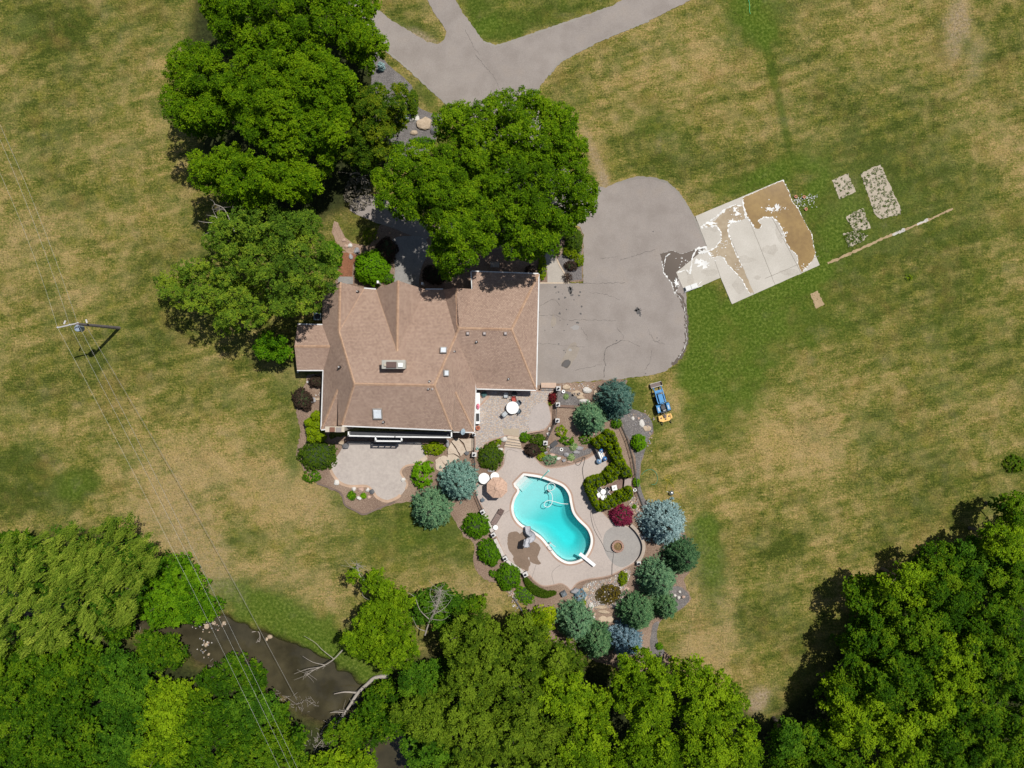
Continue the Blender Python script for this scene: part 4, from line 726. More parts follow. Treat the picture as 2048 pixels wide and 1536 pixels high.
def chair(px, py, rz, label, seatm, framem, z0=UZ):
    c = empty("patio_chair", P(px, py, z0), rz, label, "chair", "patio chairs")
    mb = MB(); mb.box((0, 0, .43), (.46, .46, .05)); mb.build("seat", seatm, c)
    mb = MB(); mb.box((0, .27, .68), (.46, .05, .5), 0, 0, .9, (-.2, 'X')); mb.build("backrest", seatm, c)
    for sx in (-1, 1):
        mb = MB(); mb.tube([(sx * .25, -.22, .64), (sx * .26, .24, .66)], .022); mb.build("armrest", framem, c)
        for sy in (-1, 1): mb = MB(); mb.tube([(sx * .22, sy * .22, 0), (sx * .23, sy * .2, .62 if sy < 0 else .5)], .018); mb.build("leg", framem, c)
    return c
redc = plain("red_cushion", (.42, .06, .04), .7); bluef = plain("slate_fabric", (.10, .13, .16), .7); greyf = plain("grey_fabric", (.42, .45, .47), .7)
chair(1028, 799, .3, "red cushioned chair north of the white patio table", redc, darkm); chair(1010, 827.5, 2.3, "grey chair with dark back pulled out southwest of the white patio table", greyf, darkm)
chair(1037, 806, -.9, "dark chair northeast of the white patio table", bluef, darkm); chair(1036.5, 821.5, -2.2, "slate chair southeast of the white patio table", bluef, darkm); chair(1012, 791, 0, "small pale grey chair in the shade of the garage eave", greyf, darkm); chair(1029, 788, .1, "dark chair against the garage wall behind the red cushion", darkm, darkm)
def pot(px, py, z0, r, h, m, label, name="plant_pot", plant=None, cat="pot", group=None):
    t = empty(name, P(px, py, z0 + h) - Vector((0, 0, h)), 0, label, cat, group)
    mb = MB(); mb.lathe((0, 0, 0), [(r * .65, 0), (r * .95, h * .85), (r, h * .87), (r, h), (r * .84, h), (r * .8, h * .86), (.01, h * .84)], 20); mb.build("vessel", m, t)
    mb = MB(); mb.lathe((0, 0, h * .80), [(r * .8, 0), (.01, .03)], 14); mb.build("soil", plain("potting_soil", (.05, .035, .025), .9), t)
    if plant: n = 260; d = rdir(n); C = d * np.array([r * 1.1, r * 1.1, r * .8]) * rng.uniform(.5, 1, (n, 1)) + [0, 0, h + r * .3]; leaves("foliage", C, d + rdir(n) * .5 + [0, 0, .5], rng.uniform(.04, .08, n), plant, t, rng.random(n))
    return t
teal = leafmat("teal_leaf", (.05, .14, .14), (.12, .28, .28), (.28, .45, .45)); terra = plain("terracotta", (.42, .12, .06), .7)
pot(968, 788, UZ, .3, .35, plain("glazed_pot", (.10, .22, .25), .3), "teal leafy plant in a pot by the garage corner", plant=teal)
pot(956, 856, UZ, .25, .35, terra, "orange-red terracotta pot beside the grill at the house wall")
mb_ = empty("serving_counter", P(956, 803, UZ), 0, "long white counter standing along the east house wall", "counter")
mb = MB(); mb.box((0, 0, .45), (.42, 1.9, .9)); mb.build("cabinet", tw, mb_); mb = MB(); mb.box((0, 0, .93), (.5, 2.0, .05)); mb.build("counter_top", tw, mb_)
cu = empty("pink_bag", P(956, 813, 1.45), 0, "pink bag lying on the white counter", "bag"); mb = MB(); mb.lathe((0, 0, -.05), [(.16, 0), (.24, .1), (.2, .22), (.06, .3)], 12, 0, .8, 1.4); mb.build("bag_body", plain("pink", (.75, .22, .30), .7), cu); mb = MB(); mb.tube([(-.05, .1, .2), (0, 0, .38), (.05, -.1, .2)], .02); mb.build("handle", plain("pink_handle", (.6, .12, .2)), cu)
gr = empty("barbecue_grill", P(956, 834, UZ), 0, "white grill with dark grate by the east house wall", "grill"); mb = MB(); mb.box((0, 0, .42), (.44, 1.45, .84)); mb.build("cabinet", tw, gr); mb = MB(); mb.box((0, 0, .88), (.34, .85, .06)); [mb.box((x * .04 - .14, 0, .925), (.012, .85, .02)) for x in range(8)]; mb.build("grate", darkm, gr); mb = MB(); mb.tube([(.24, -.4, .7), (.24, .4, .7)], .018); mb.build("handle", greym, gr)
# parasol
tanm = plain("tan_canvas", (.56, .37, .27), .85)
um = empty("parasol", P(994, 976, 2.4) - Vector((0, 0, 2.4)), 0, "open tan octagonal parasol over the pool deck", "parasol")
mb = MB(); R_ = 1.2; rim = [(R_ * math.cos(a), R_ * math.sin(a), 2.02) for a in [math.pi / 8 + k * math.pi / 4 for k in range(8)]]; mb.add([(0, 0, 2.5)] + rim, [(0, 1 + k, 1 + (k + 1) % 8) for k in range(8)]); mb.add(rim + [(x, y, z - .14) for x, y, z in rim], [(k, 8 + k, 8 + (k + 1) % 8, (k + 1) % 8) for k in range(8)]); mb.add([(x * .22, y * .22, z + .49) for x, y, z in rim] + [(0, 0, 2.6)], [(k, (k + 1) % 8, 8) for k in range(8)]); mb.build("canopy", tanm, um)
mb = MB(); mb.tube([(0, 0, 0), (0, 0, 2.62)], .03, 8); mb.build("parasol_pole", greym, um); mb = MB(); mb.lathe((0, 0, 0), [(.3, 0), (.28, .08), (.05, .12)], 18); mb.build("parasol_base", darkm, um)
for k in range(8): x, y, z = rim[k]; mb = MB(); mb.tube([(0, 0, 2.505), (x, y, z + .012)], .014, 5); mb.build("rib", plain("rib", (.36, .24, .18)), um)
# lounge chair
lc = empty("lounge_chair", P(995, 1034, .3) - Vector((0, 0, .3 - DZ)), math.radians(-31), "brown slatted lounge chair beside the low wall west of the pool", "lounge chair"); lm = plain("brown_slats", (.22, .15, .13), .7)
mb = MB()
for k in range(14): mb.box((0, -.95 + k * .095, .33), (.56, .07, .025))
mb.build("seat", lm, lc); mb = MB()
for k in range(9): u = k * .09; mb.box((0, .42 + u * .85, .36 + u * .5), (.56, .07, .025), 0, 0, 1, (.55, 'X'))
mb.build("backrest", lm, lc)
for sx in (-1, 1):
    mb = MB(); mb.box((sx * .3, -.1, .31), (.04, 1.9, .05)); mb.build("side_rail", plain("rail", (.10, .07, .06)), lc)
    for y in (-.9, .45): mb = MB(); mb.box((sx * .3, y, .15), (.05, .05, .3)); mb.build("leg", lm, lc)
wsx = empty("wire_stool", P(965.5, 999, DZ), 0, "small slate-blue wire stool left of the parasol's shadow", "stool"); mb = MB(); mb.lathe((0, 0, .38), [(.2, 0), (.22, .03), (.03, .035)], 16); mb.build("seat", bluef, wsx)
for k in range(4): a = k * 1.57; mb = MB(); mb.tube([(.28 * math.cos(a), .28 * math.sin(a), 0), (.14 * math.cos(a), .14 * math.sin(a), .38)], .016); mb.build("leg", darkm, wsx)
# water slide
sl = empty("water_slide", P(1058, 1074, DZ), 0, "grey curved water slide with ladder on the wet patch of the pool deck", "water slide"); slm = plain("slide_grey", (.46, .46, .49), .35); O_ = P(1058, 1074, DZ)
def flume(path, w, hh):
    mb = MB(); pr = []
    for i, p in enumerate(path):
        t = (path[min(i + 1, len(path) - 1)] - path[max(i - 1, 0)]); t.z = 0; t.normalize(); s = Vector((t.y, -t.x, 0)); pr.append([p + s * (w * u) + Vector((0, 0, v * hh)) for u, v in ((-.5, 1), (-.42, .35), (-.22, .05), (0, 0), (.22, .05), (.42, .35), (.5, 1))])
    m_ = 7; vs = [v for q in pr for v in q]; vs2 = [v - Vector((0, 0, .05)) for v in vs]; fs = []
    for i in range(len(pr) - 1):
        for k in range(m_ - 1): a = i * m_ + k; fs.append((a, a + 1, a + m_ + 1, a + m_))
    mb.add(vs, fs); mb.add(vs2, [tuple(reversed(f)) for f in fs]); return mb
cx, cy = 1062, 1073.5; sp_ = smooth2([(1054, 1094), (1054.3, 1086), (1056.5, 1080.5), (1061.5, 1079), (1065.5, 1075), (1065, 1070), (1061, 1066.5), (1057.5, 1063.5), (1056.2, 1059), (1056, 1052.5)], False, 8)
path = [P(x, y, 2.25 - 1.65 * (max(0, i - 10) / (len(sp_) - 11)) ** 1.1) - O_ for i, (x, y) in enumerate(sp_)]
flume(path, .6, .2).build("flume", slm, sl, smooth=True)
mb = MB(); a, b = P(1050.5, 1091, 1.9) - O_, P(1056, 1076, 2.3) - O_; mb.box((a + b) / 2 + Vector((-.02, -.15, .1)), (.62, .75, .06), math.radians(-12)); mb.build("platform", slm, sl)
for sx in (-.22, .22):
    mb = MB(); q = P(1054, 1087, 1.9) - O_; mb.tube([q + Vector((sx - .15, -.75, -1.9)), q + Vector((sx, -.2, .1)), q + Vector((sx + .05, .15, .75)), q + Vector((sx + .15, .6, .5))], .022); mb.build("handrail", greym, sl)
mb = MB()
for k in range(6): q = P(1054, 1087, 1.9) - O_; mb.box(q + Vector((-.12 + .03 * k, -.7 + k * .1, -1.7 + k * .3)), (.44, .12, .04))
mb.build("ladder_steps", slm, sl); mb = MB(); mb.tube([(.05, .02, 0), (.05, .02, 1.9)], .06, 8); mb.build("support_post", slm, sl); mb = MB(); p_ = P(cx, cy, 1.2) - O_; mb.lathe(p_, [(.1, -1.1), (.1, .3), (.13, .35)], 12); mb.build("centre_post", slm, sl)
# diving board
db = empty("diving_board", P(1174.5, 1119, .5) - Vector((0, 0, .5 - DZ)), math.atan2(-(1131 - 1107), (1190 - 1160)), "white diving board reaching over the deep end", "diving board")
mb = MB(); mb.box((0, 0, .47), (2.15, .36, .06)); mb.build("board", plain("board_white", (.86, .86, .86), .5), db)
for x in (-.1, .8): mb = MB(); mb.box((x, 0, .22), (.22, .32, .44), 0, 0, .8); mb.build("stand", greym, db)
ld = empty("pool_ladder", P(1103.5, 1092, DZ), math.radians(52), "small white ladder at the southwest rim of the pool", "ladder")
for sx in (-.25, .25): mb = MB(); mb.tube([(sx, -.3, 0), (sx, -.28, .6), (sx, 0, .8), (sx, .3, .6), (sx, .32, -.5)], .03, 8); mb.build("rail", tw, ld)
mb = MB(); [mb.box((0, .32, -.2 - k * .25 + .1), (.46, .12, .04)) for k in range(3)]; mb.build("tread", tw, ld)
def hose(name, pts, r, m, label, z, cat="hose", group=None):
    mb = MB(); q = smooth2(pts, closed=False, n=6); mb.tube([P(x, y, z) + Vector((0, 0, rnd.random() * .01)) for x, y in q], r, 6); return tag(mb.build(name, m, smooth=True), label, cat, group)
hose("pool_cleaner_hose", [(1088, 973), (1093, 970), (1103, 968), (1109, 974), (1106, 982), (1100, 982), (1094, 975), (1096, 966), (1103, 963)][:0] + [(1136, 1008), (1122, 1007), (1108, 1003), (1096, 1001), (1089, 1006), (1089, 1012), (1096, 1014), (1103, 1008), (1105, 997), (1103, 987), (1096, 980), (1095, 971), (1101, 966), (1108, 968), (1110, 974), (1105, 980), (1098, 981)], .035, plain("hose_white", (.85, .88, .86), .5), "white looping pool cleaner hose floating on the cyan water", -.10)
cl = empty("pool_cleaner", P(1096.5, 982, -.5), .4, "dark robotic cleaner at the end of the white pool hose", "pool cleaner"); mb = MB(); mb.lathe((0, 0, 0), [(.16, -.06), (.2, .02), (.1, .14), (.05, .2)], 14); mb.build("cleaner_body", bluef, cl); mb = MB(); mb.box((-.22, -.02, 0), (.16, .2, .08)); mb.build("wing", plain("teal_plastic", (.03, .25, .25), .4), cl)
nt_ = empty("leaf_skimmer", P(1088.5, 949, .09), 0, "short teal pole lying across the north rim of the pool", "pool net"); mb = MB(); mb.tube([(-.42, -.52, .02), (.46, .40, .05)], .05, 8); mb.build("pole", plain("teal_pole", (.06, .42, .38), .5), nt_); mb = MB(); mb.box((.5, .44, .05), (.12, .26, .03), .75); mb.build("brush_head", plain("pale_teal", (.35, .62, .6)), nt_)
hose("garden_hose", [(1162, 921), (1153, 924), (1152, 929), (1158, 930), (1163, 923), (1166, 915), (1170, 916), (1168, 926), (1165, 938), (1166, 950), (1169, 964)], .03, plain("dark_hose", (.09, .08, .075), .6), "dark hose looping over the north part of the pool deck", DZ + .03, group="hoses")
hose("garden_hose", [(1181, 1018), (1183, 1040), (1190, 1062), (1203, 1084), (1212, 1101), (1222, 1104), (1227, 1108), (1224, 1130), (1223.5, 1150)], .022, plain("grey_hose", (.13, .12, .12), .6), "thin dark hose winding past the fire pit to the rock garden", DZ + .03, group="hoses")
hose("garden_hose", [(1283, 950), (1290, 942), (1302, 939), (1312, 946), (1315, 958), (1311, 968), (1303, 969)], .03, plain("green_hose", (.07, .26, .13), .5), "green garden hose curled on the lawn east of the gravel strip", .035, group="hoses")
yh = plain("yellow_cord", (.50, .40, .03), .6)
hose("extension_cord", [(1328, 958), (1334, 950), (1342, 953), (1340, 960), (1331, 958), (1337, 962), (1345, 970), (1348, 978)], .02, yh, "yellow cord coiled on the lawn north of the metal ball", .03, group="hoses")
hose("extension_cord", [(1330, 960), (1336, 966), (1332, 978), (1340, 990), (1352, 984), (1362, 992), (1356, 1002), (1344, 1002)], .02, yh, "yellow cord snaking around the metal ball toward the pale spruce", .03, group="hoses")
hose("sprinkler_hose", [(1494, -10), (1499, 8), (1499, 22), (1501, 28)], .03, plain("lime_hose", (.1, .55, .2), .5), "bright green hose end on the lush grass at the top edge", .035)
ba = empty("kettle_fire_bowl", P(1343, 986, .3) - Vector((0, 0, .3)), 0, "shiny grey metal ball standing on the lawn", "metal ball"); mb = MB(); mb.lathe((0, 0, 0), [(.08, 0), (.2, .06), (.27, .2), (.28, .3), (.25, .42), (.14, .52), (.03, .55)], 20); mb.build("bowl", plain("polished_steel", (.5, .5, .5), .25, .8), ba, smooth=True); mb = MB(); mb.tube([(-.2, .05, .1), (-.5, .12, .02)], .025); mb.build("spout", tw, ba)
# fire pit and seat wall
fp = empty("fire_pit", P(1235, 1092, DZ), 0, "round brick fire pit on the grey paved circle", "fire pit"); mb = MB(); brk = noisy("fire_brick", [(.35, (.26, .14, .10)), (.7, (.48, .32, .25))], 4, 11, .5)
for ly in range(3):
    for k in range(18):
        a = (k + .5 * (ly % 2)) * 2 * math.pi / 18; mb.box((.56 * math.cos(a), .56 * math.sin(a), .07 + ly * .14), (.22, .18, .13), a)
mb.build("ring", brk, fp); mb = MB(); mb.lathe((0, 0, 0), [(.5, 0), (.48, .16), (.2, .24), (.02, .22)], 20); mb.build("ash_bed", noisy("ash", [(.35, (.06, .04, .02)), (.65, (.30, .20, .08))], 6, 14, .5), fp)
capst = noisy("cap_stone", [(.3, (.33, .27, .22)), (.7, (.46, .38, .31))], 2, 10, .5); blockm = noisy("wall_block", [(.3, (.20, .16, .13)), (.7, (.30, .25, .20))], 2, 10, .5)
def lowwall(name, pts, z0, h, w, label, cm=capst, smooth_=True, group=None):
    q = smooth2(pts, closed=False, n=4) if smooth_ else pts; q = px2(q, z0 + h); root = empty(name, Vector((*q[len(q) // 2], z0)), 0, label, "wall", group); o = root.location.copy()
    for nm, ww, za, zb, m_ in (("wall_body", w, z0 - .05, z0 + h - .06, blockm), ("coping", w * 1.25, z0 + h - .06, z0 + h, cm)):
        mb = MB(); n = len(q); Ls, Rs = [], []
        for i in range(n):
            a, b = q[max(i - 1, 0)], q[min(i + 1, n - 1)]; t = Vector((b[0] - a[0], b[1] - a[1])).normalized(); Ls.append((q[i][0] - t.y * ww / 2, q[i][1] + t.x * ww / 2)); Rs.append((q[i][0] + t.y * ww / 2, q[i][1] - t.x * ww / 2))
        mb.prism(Ls + Rs[::-1], za, zb); mb.build(nm, m_, root, o)
lowwall("seat_wall", [(1262, 1050), (1274, 1062), (1284, 1078), (1288, 1094), (1284, 1112), (1274, 1126)], 0, .55, .28, "curved tan seat wall around the fire pit circle")
lw = plain("pale_cap", (.55, .50, .46), .8)
lowwall("retaining_wall", [(969, 1030), (985, 1064)], 0, .5, .3, "pale low wall beside the lounge chair, between two pillars", lw, False, "low walls west of the pool"); lowwall("retaining_wall", [(990, 1078), (1007, 1112)], 0, .5, .3, "pale low wall west of the wet patch, between two pillars", lw, False, "low walls west of the pool"); lowwall("retaining_wall", [(1014, 1121), (1046, 1145)], 0, .5, .3, "pale low wall ending at the southernmost pillar", lw, False, "low walls west of the pool")
timber = plain("timber", (.20, .13, .10), .9)
lowwall("timber_edge", [(1119, 812), (1165, 814)], 0, .3, .22, "timber edge between grey gravel and brown mulch east of the patio", timber, False)
lowwall("stone_edge", [(1027, 1195), (1040, 1215), (1055, 1240), (1062, 1262)], 0, .25, .12, "dark edging running south from the ground cover toward the woods", plain("edge", (.10, .09, .09)))
lowwall("stone_edge", [(634, 967), (680, 985), (690, 1010), (712, 1022), (727, 1029), (750, 1020), (790, 1003)], 0, .12, .14, "thin brown edging around the mulch below the terrace", plain("edge2", (.16, .11, .085)))
# pillars with lamps and black railings
capw = plain("pillar_cap_stone", (.60, .58, .56), .7); pilm = noisy("pillar_brick", [(.3, (.28, .22, .18)), (.7, (.4, .33, .28))], 2, 10, .5)
plab = ["pale square lamp pillar at the driveway corner of the patio", "lamp pillar at the timber edge east of the patio", "lamp pillar at the bend of the patio railing", "lamp pillar in white rocks at the lower end of the slanting railing", "lamp pillar beside the mugo juniper west of the pool deck steps", "lamp pillar below the teal spruce, north end of the low wall", "lamp pillar in the middle of the low wall beside a round shrub", "lamp pillar where the low wall bends by the wet patch", "lamp pillar at the south end of the low wall by the crescent hedge", "small lamp pillar at the south-east house corner", "small pillar at the south end of the curved seat wall", "pillar in the middle of the curved seat wall beside the pale spruce"]
for (x, y, h, s), lb in zip(((1117, 777, 1.35, .5), (1116, 809, 1.15, .48), (1115, 841, 1.1, .48), (1091, 886, 1.0, .5), (948.5, 909, 1.0, .52), (965.5, 1024, .95, .5), (987, 1070, .95, .5), (1010.5, 1117, .95, .5), (1051, 1149, .95, .55), (948, 869, 1.2, .4), (1278, 1127, .7, .45), (1287, 1076, .7, .42)), plab):
    pr = empty("lamp_pillar", P(x, y, h) - Vector((0, 0, h)), rnd.uniform(-.05, .05) + (.5 if x < 1060 and y > 1000 else 0), lb, "pillar", "brick pillars with lamps")
    mb = MB(); mb.box((0, 0, h / 2 - .05), (s * .84, s * .84, h - .05)); mb.build("shaft", pilm, pr); mb = MB(); mb.box((0, 0, h - .04), (s, s, .09), 0, 0, .94); mb.build("cap", capw, pr)
    mb = MB(); mb.lathe((0, 0, h), [(.09, 0), (.09, .03), (.035, .04), (.035, .12), (.1, .13), (.1, .3), (.12, .31), (.02, .4)], 10); mb.build("lamp", darkm, pr)
def railing(pts, z0, h, label, group="black railings"):
    q = [P(x, y, z0 + h) for x, y in pts]; q = [Vector((p.x, p.y, z0)) for p in q]; root = empty("iron_railing", q[0], 0, label, "railing", group); o = q[0].copy()
    for nm, z in (("top_rail", h), ("bottom_rail", .12)): mb = MB(); mb.tube([p + Vector((0, 0, z)) for p in q], .03, 6); mb.build(nm, darkm, root, o)
    mb = MB()
    for a, b in zip(q, q[1:]):
        L_ = (b - a).length; k = int(L_ / .14) + 1
        for i in range(k): c = a + (b - a) * (i / k); mb.box(c + Vector((0, 0, h / 2 + .05)), (.02, .02, h - .1))
    mb.build("balusters", darkm, root, o)
    for p in q: mb = MB(); mb.box(p + Vector((0, 0, h / 2)), (.05, .05, h + .06)); mb.build("post", darkm, root, o)
railing([(1082, 776.5), (1111, 777)], .42, .8, "short black railing beside the patio steps at the driveway"); railing([(1115, 784), (1114, 805)], .42, .7, "black railing north part of the patio's east side, behind the red shrub"); railing([(1113, 814), (1112, 836)], .42, .7, "black railing on the patio's east edge, between the second and third pillars"); railing([(1111, 845), (1094, 881)], .3, .8, "black railing slanting down toward the pillar in white rocks")
railing([(948, 874), (948, 903)], .42, .8, "black railing along the patio's west edge above the flagstones"); railing([(948, 917), (950, 943)], .1, .85, "black railing next to the teal spruce, south of its lamp pillar"); railing([(950, 988), (963, 1019)], .05, .85, "black railing beside the wire stool at the deck's west edge")
railing([(697, 885), (745, 885.5)], TZ, .9, "black railing under the west half of the balcony"); railing([(745, 888), (791, 889)], TZ, .9, "black railing under the balcony's bay")
railing([(1243, 850), (1256, 880), (1266, 915), (1272, 950), (1276, 985), (1286, 1012)], 0, .9, "long curved black railing between the hedge and the gravel strip")
# tractor with loader and mower deck
tr0 = empty("tractor", P(1322, 808), math.radians(15.5), "blue compact tractor with front loader and orange-yellow mower deck on the lawn", "tractor")
bl = plain("tractor_blue", (.03, .24, .52), .3); tyre = plain("tyre_rubber", (.02, .02, .02), .8); yel = plain("mower_yellow", (.78, .45, .10), .5); bro = plain("bucket_brown", (.14, .10, .09), .6)
def part(name, m, *boxes, parent=tr0):
    mb = MB()
    for b in boxes: mb.box(*b)
    return mb.build(name, m, parent)
mb = MB(); mb.box((0, .55, .95), (.56, 1.15, .42), 0, 0, .86); mb.box((0, 1.08, .85), (.5, .12, .5)); mb.build("hood", bl, tr0); part("grille", darkm, ((0, 1.16, .8), (.42, .04, .36)))
part("chassis", darkm, ((0, .2, .5), (.36, 2.4, .3))); part("floor_plate", bl, ((0, -.28, .62), (.8, .5, .05)))
def wheel(x, y, r, w):
    mb = MB(); prof = [(r * .6, -w / 2), (r * .95, -w / 2), (r, -w * .3), (r, w * .3), (r * .95, w / 2), (r * .6, w / 2)]; n = 24; vs = []; fs = []
    for rr, t in prof:
        for k in range(n): a = 2 * math.pi * k / n; vs.append((x + t, y + rr * math.cos(a), r + rr * math.sin(a)))
    for i in range(5):
        for k in range(n): a, b = i * n + k, i * n + (k + 1) % n; fs.append((a, b, b + n, a + n))
    mb.add(vs, fs)
    for k in range(16): a = 2 * math.pi * k / 16; mb.box((x, y + r * math.cos(a), r + r * math.sin(a)), (w, .05, .05))
    o = mb.build("wheel", tyre, tr0); mb = MB(); vs = []
    for t in (-w * .3, w * .3):
        for k in range(n): a = 2 * math.pi * k / n; vs.append((x + t, y + r * .62 * math.cos(a), r + r * .62 * math.sin(a)))
    mb.add(vs, [tuple(range(n)), tuple(range(n, 2 * n))] + [(k, (k + 1) % n, n + (k + 1) % n, n + k) for k in range(n)]); mb.build("rim", plain("rim_white", (.5, .5, .5)), o)
for s in (-1, 1):
    wheel(s * .50, .72, .30, .22); wheel(s * .62, -.45, .50, .30)
    mb = MB(); mb.box((s * .56, -.42, 1.02), (.34, .8, .06)); mb.box((s * .56, -.02, .88), (.34, .06, .3), 0, 0, 1, (.3, 'X')); mb.build("fender", bl, tr0)
    mb = MB(); mb.box((s * .42, .95, .9), (.1, 1.4, .12)); mb.box((s * .42, 1.72, .62), (.09, .55, .12), 0, 0, 1, (-.6, 'X')); mb.build("loader_arm", bl, tr0)
    part("loader_post", bl, ((s * .40, .22, .8), (.12, .14, .7))); part("fender_panel", plain("pale_blue_grey", (.42, .50, .56), .4), ((s * .55, -.45, 1.06), (.16, .42, .03)))
part("loader_crossbar", bl, ((0, 1.48, .86), (.84, .26, .05)), ((0, 1.28, .8), (.84, .06, .06)))
mb = MB(); mb.box((0, 2.22, .12), (1.32, .48, .04)); mb.box((0, 1.99, .32), (1.32, .05, .42)); mb.box((-.65, 2.2, .28), (.03, .46, .34)); mb.box((.65, 2.2, .28), (.03, .46, .34)); mb.build("bucket", bro, tr0); part("bucket_lip", plain("worn_steel", (.5, .48, .44), .4), ((0, 2.0, .54), (1.3, .05, .03)), ((0, 2.45, .13), (1.32, .04, .03)))
mb = MB(); mb.box((0, -.35, .86), (.44, .42, .12)); mb.box((0, -.62, 1.1), (.44, .1, .42), 0, 0, .9); mb.build("seat", darkm, tr0); part("headrest", greym, ((0, -.68, 1.34), (.30, .06, .05)))
mb = MB(); mb.tube([(0, .18, .8), (0, .02, 1.18)], .03); q = [(.19 * math.cos(a), .02 + .17 * math.sin(a), 1.18 + .08 * math.sin(a)) for a in [k * math.pi / 8 for k in range(17)]]; mb.tube(q, .018); mb.tube([q[0], q[8]], .014); mb.build("steering_wheel", darkm, tr0)
mb = MB(); mb.tube([(-.5, -.78, .7), (-.5, -.8, 1.6), (-.3, -.8, 1.7), (.3, -.8, 1.7), (.5, -.8, 1.6), (.5, -.78, .7)], .035, 8); mb.build("roll_bar", bluef, tr0)
mk = MB(); mk.prism([(-.74, -1.25), (-.2, -1.2), (.2, -1.2), (.74, -1.25), (.78, -1.72), (.36, -1.98), (-.36, -1.98), (-.78, -1.72)][::-1], .14, .36); md = mk.build("mower_deck", yel, tr0)
for x, y in ((-.45, -1.5), (.45, -1.5), (0, -1.72)): mb = MB(); mb.lathe((x, y, .36), [(.09, 0), (.09, .08), (.03, .1)], 12); mb.build("spindle", bro, md)
part("gearbox", bro, ((0, -1.42, .48), (.24, .28, .26)), ((0, -1.1, .5), (.1, .5, .08)), ((-.2, -1.2, .45), (.05, .7, .05), .3), ((.2, -1.2, .45), (.05, .7, .05), -.3)); 
for s in (-1, 1):
    part("belt_cover", yel, ((s * .66, -1.55, .41), (.12, .55, .1)))
    mb = MB(); mb.box((s * .5, -2.06, .3), (.07, .3, .04)); mb.lathe((s * .5, -2.24, .0), [(.02, 0), (.09, .01), (.09, .18), (.02, .2)], 10, 0, .5, 1); mb.build("caster_wheel", tyre, md)
# steel bench frame on the slab
bn = empty("metal_bench", P(1384, 573.5, .5) - Vector((0, 0, .42)), math.atan2(10, 28), "pale grey metal bench at the lower left corner of the concrete slab", "bench"); pg = plain("galvanised", (.62, .62, .60), .5)
for x, w_ in ((-.42, .6), (.28, .72)): mb = MB(); mb.box((x, 0, .42), (w_, .5, .05)); mb.build("seat_panel", pg, bn)
mb = MB(); [mb.box((x, y, .2), (.05, .05, .4)) for x in (-.75, .7) for y in (-.2, .2)]; mb.build("leg", pg, bn); mb = MB(); mb.box((.1, -.28, .3), (2.1, .04, .04)); mb.box((.95, .1, .44), (.5, .04, .04), .4); mb.build("brace", greym, bn)
orm = plain("orange_plastic", (.50, .14, .03), .5)
for (x, y), lb in zip(((1592, 393), (1608.5, 393.5), (1612.5, 418)), ("orange bucket nearest the slab's northeast edge", "orange bucket amid white debris east of the slab", "small orange bucket at the south end of the debris east of the slab")): pot(x, y, 0, .17, .2, orm, lb, "bucket", cat="bucket", group="orange buckets by the slab")
mb = MB()
for k in range(90):
    t = rnd.random(); x, y = 1586 + t * 46 + rnd.gauss(0, 2), 401 - t * 6 + rnd.gauss(0, 4) + (rnd.random() < .35) * rnd.random() * 20; p = P(x, y, .03); s = rnd.uniform(.04, .16); mb.box(p, (s, s * .5, .05), rnd.random() * 3)
tag(mb.build("debris", plain("debris", (.55, .55, .52), .8)), "white scraps scattered on the grass east of the slab", None, None, "stuff")
# pool equipment behind the hedge
bluet = plain("blue_tank", (.05, .20, .50), .3)
for (x, y, r, h), lb in zip(((1198.5, 923, .30, .8), (1210, 918, .26, 1.0), (1203, 902, .25, .7)), ("pale blue round tank at the end of the pool equipment", "dark blue filter tank tucked against the hedge", "blue drum beside the white equipment frame")):
    t = empty("filter_tank", P(x, y, h) - Vector((0, 0, h)), 0, lb, "tank", "pool filter tanks"); mb = MB(); mb.lathe((0, 0, 0), [(r * .9, 0), (r, .1), (r, h * .75), (r * .7, h * .93), (r * .2, h), (.02, h)], 18); mb.build("vessel", bluet if x != 1198.5 else plain("pale_blue_tank", (.20, .34, .52), .3), t, smooth=True); mb = MB(); mb.lathe((0, 0, h), [(.09, -.02), (.09, .1), (.02, .12)], 10); mb.build("valve", greym, t)
pe = empty("pump_frame", P(1202, 910), .35, "white pool pump frame with pipes inside the hedge corner", "pool pump"); mb = MB(); mb.box((0, 0, .25), (.5, .9, .5)); mb.build("pump_housing", tw, pe); mb = MB(); [mb.tube([(x, -.5, .62), (x, .5, .62), (x, .5, .1)], .035) for x in (-.2, 0, .2)]; mb.tube([(-.3, -.3, .6), (.4, -.35, .6)], .04); mb.build("pipes", tw, pe)
pp = empty("equipment_board", P(1196, 908, .9) - Vector((0, 0, .9)), .42, "narrow dark board standing left of the pool pump frame", "board"); mb = MB(); mb.box((0, 0, .45), (.07, 1.2, .9)); mb.build("panel", plain("pale_panel", (.45, .44, .42)), pp); mb = MB(); mb.box((0, 0, .92), (.1, 1.25, .04)); mb.build("panel_cap", darkm, pp)
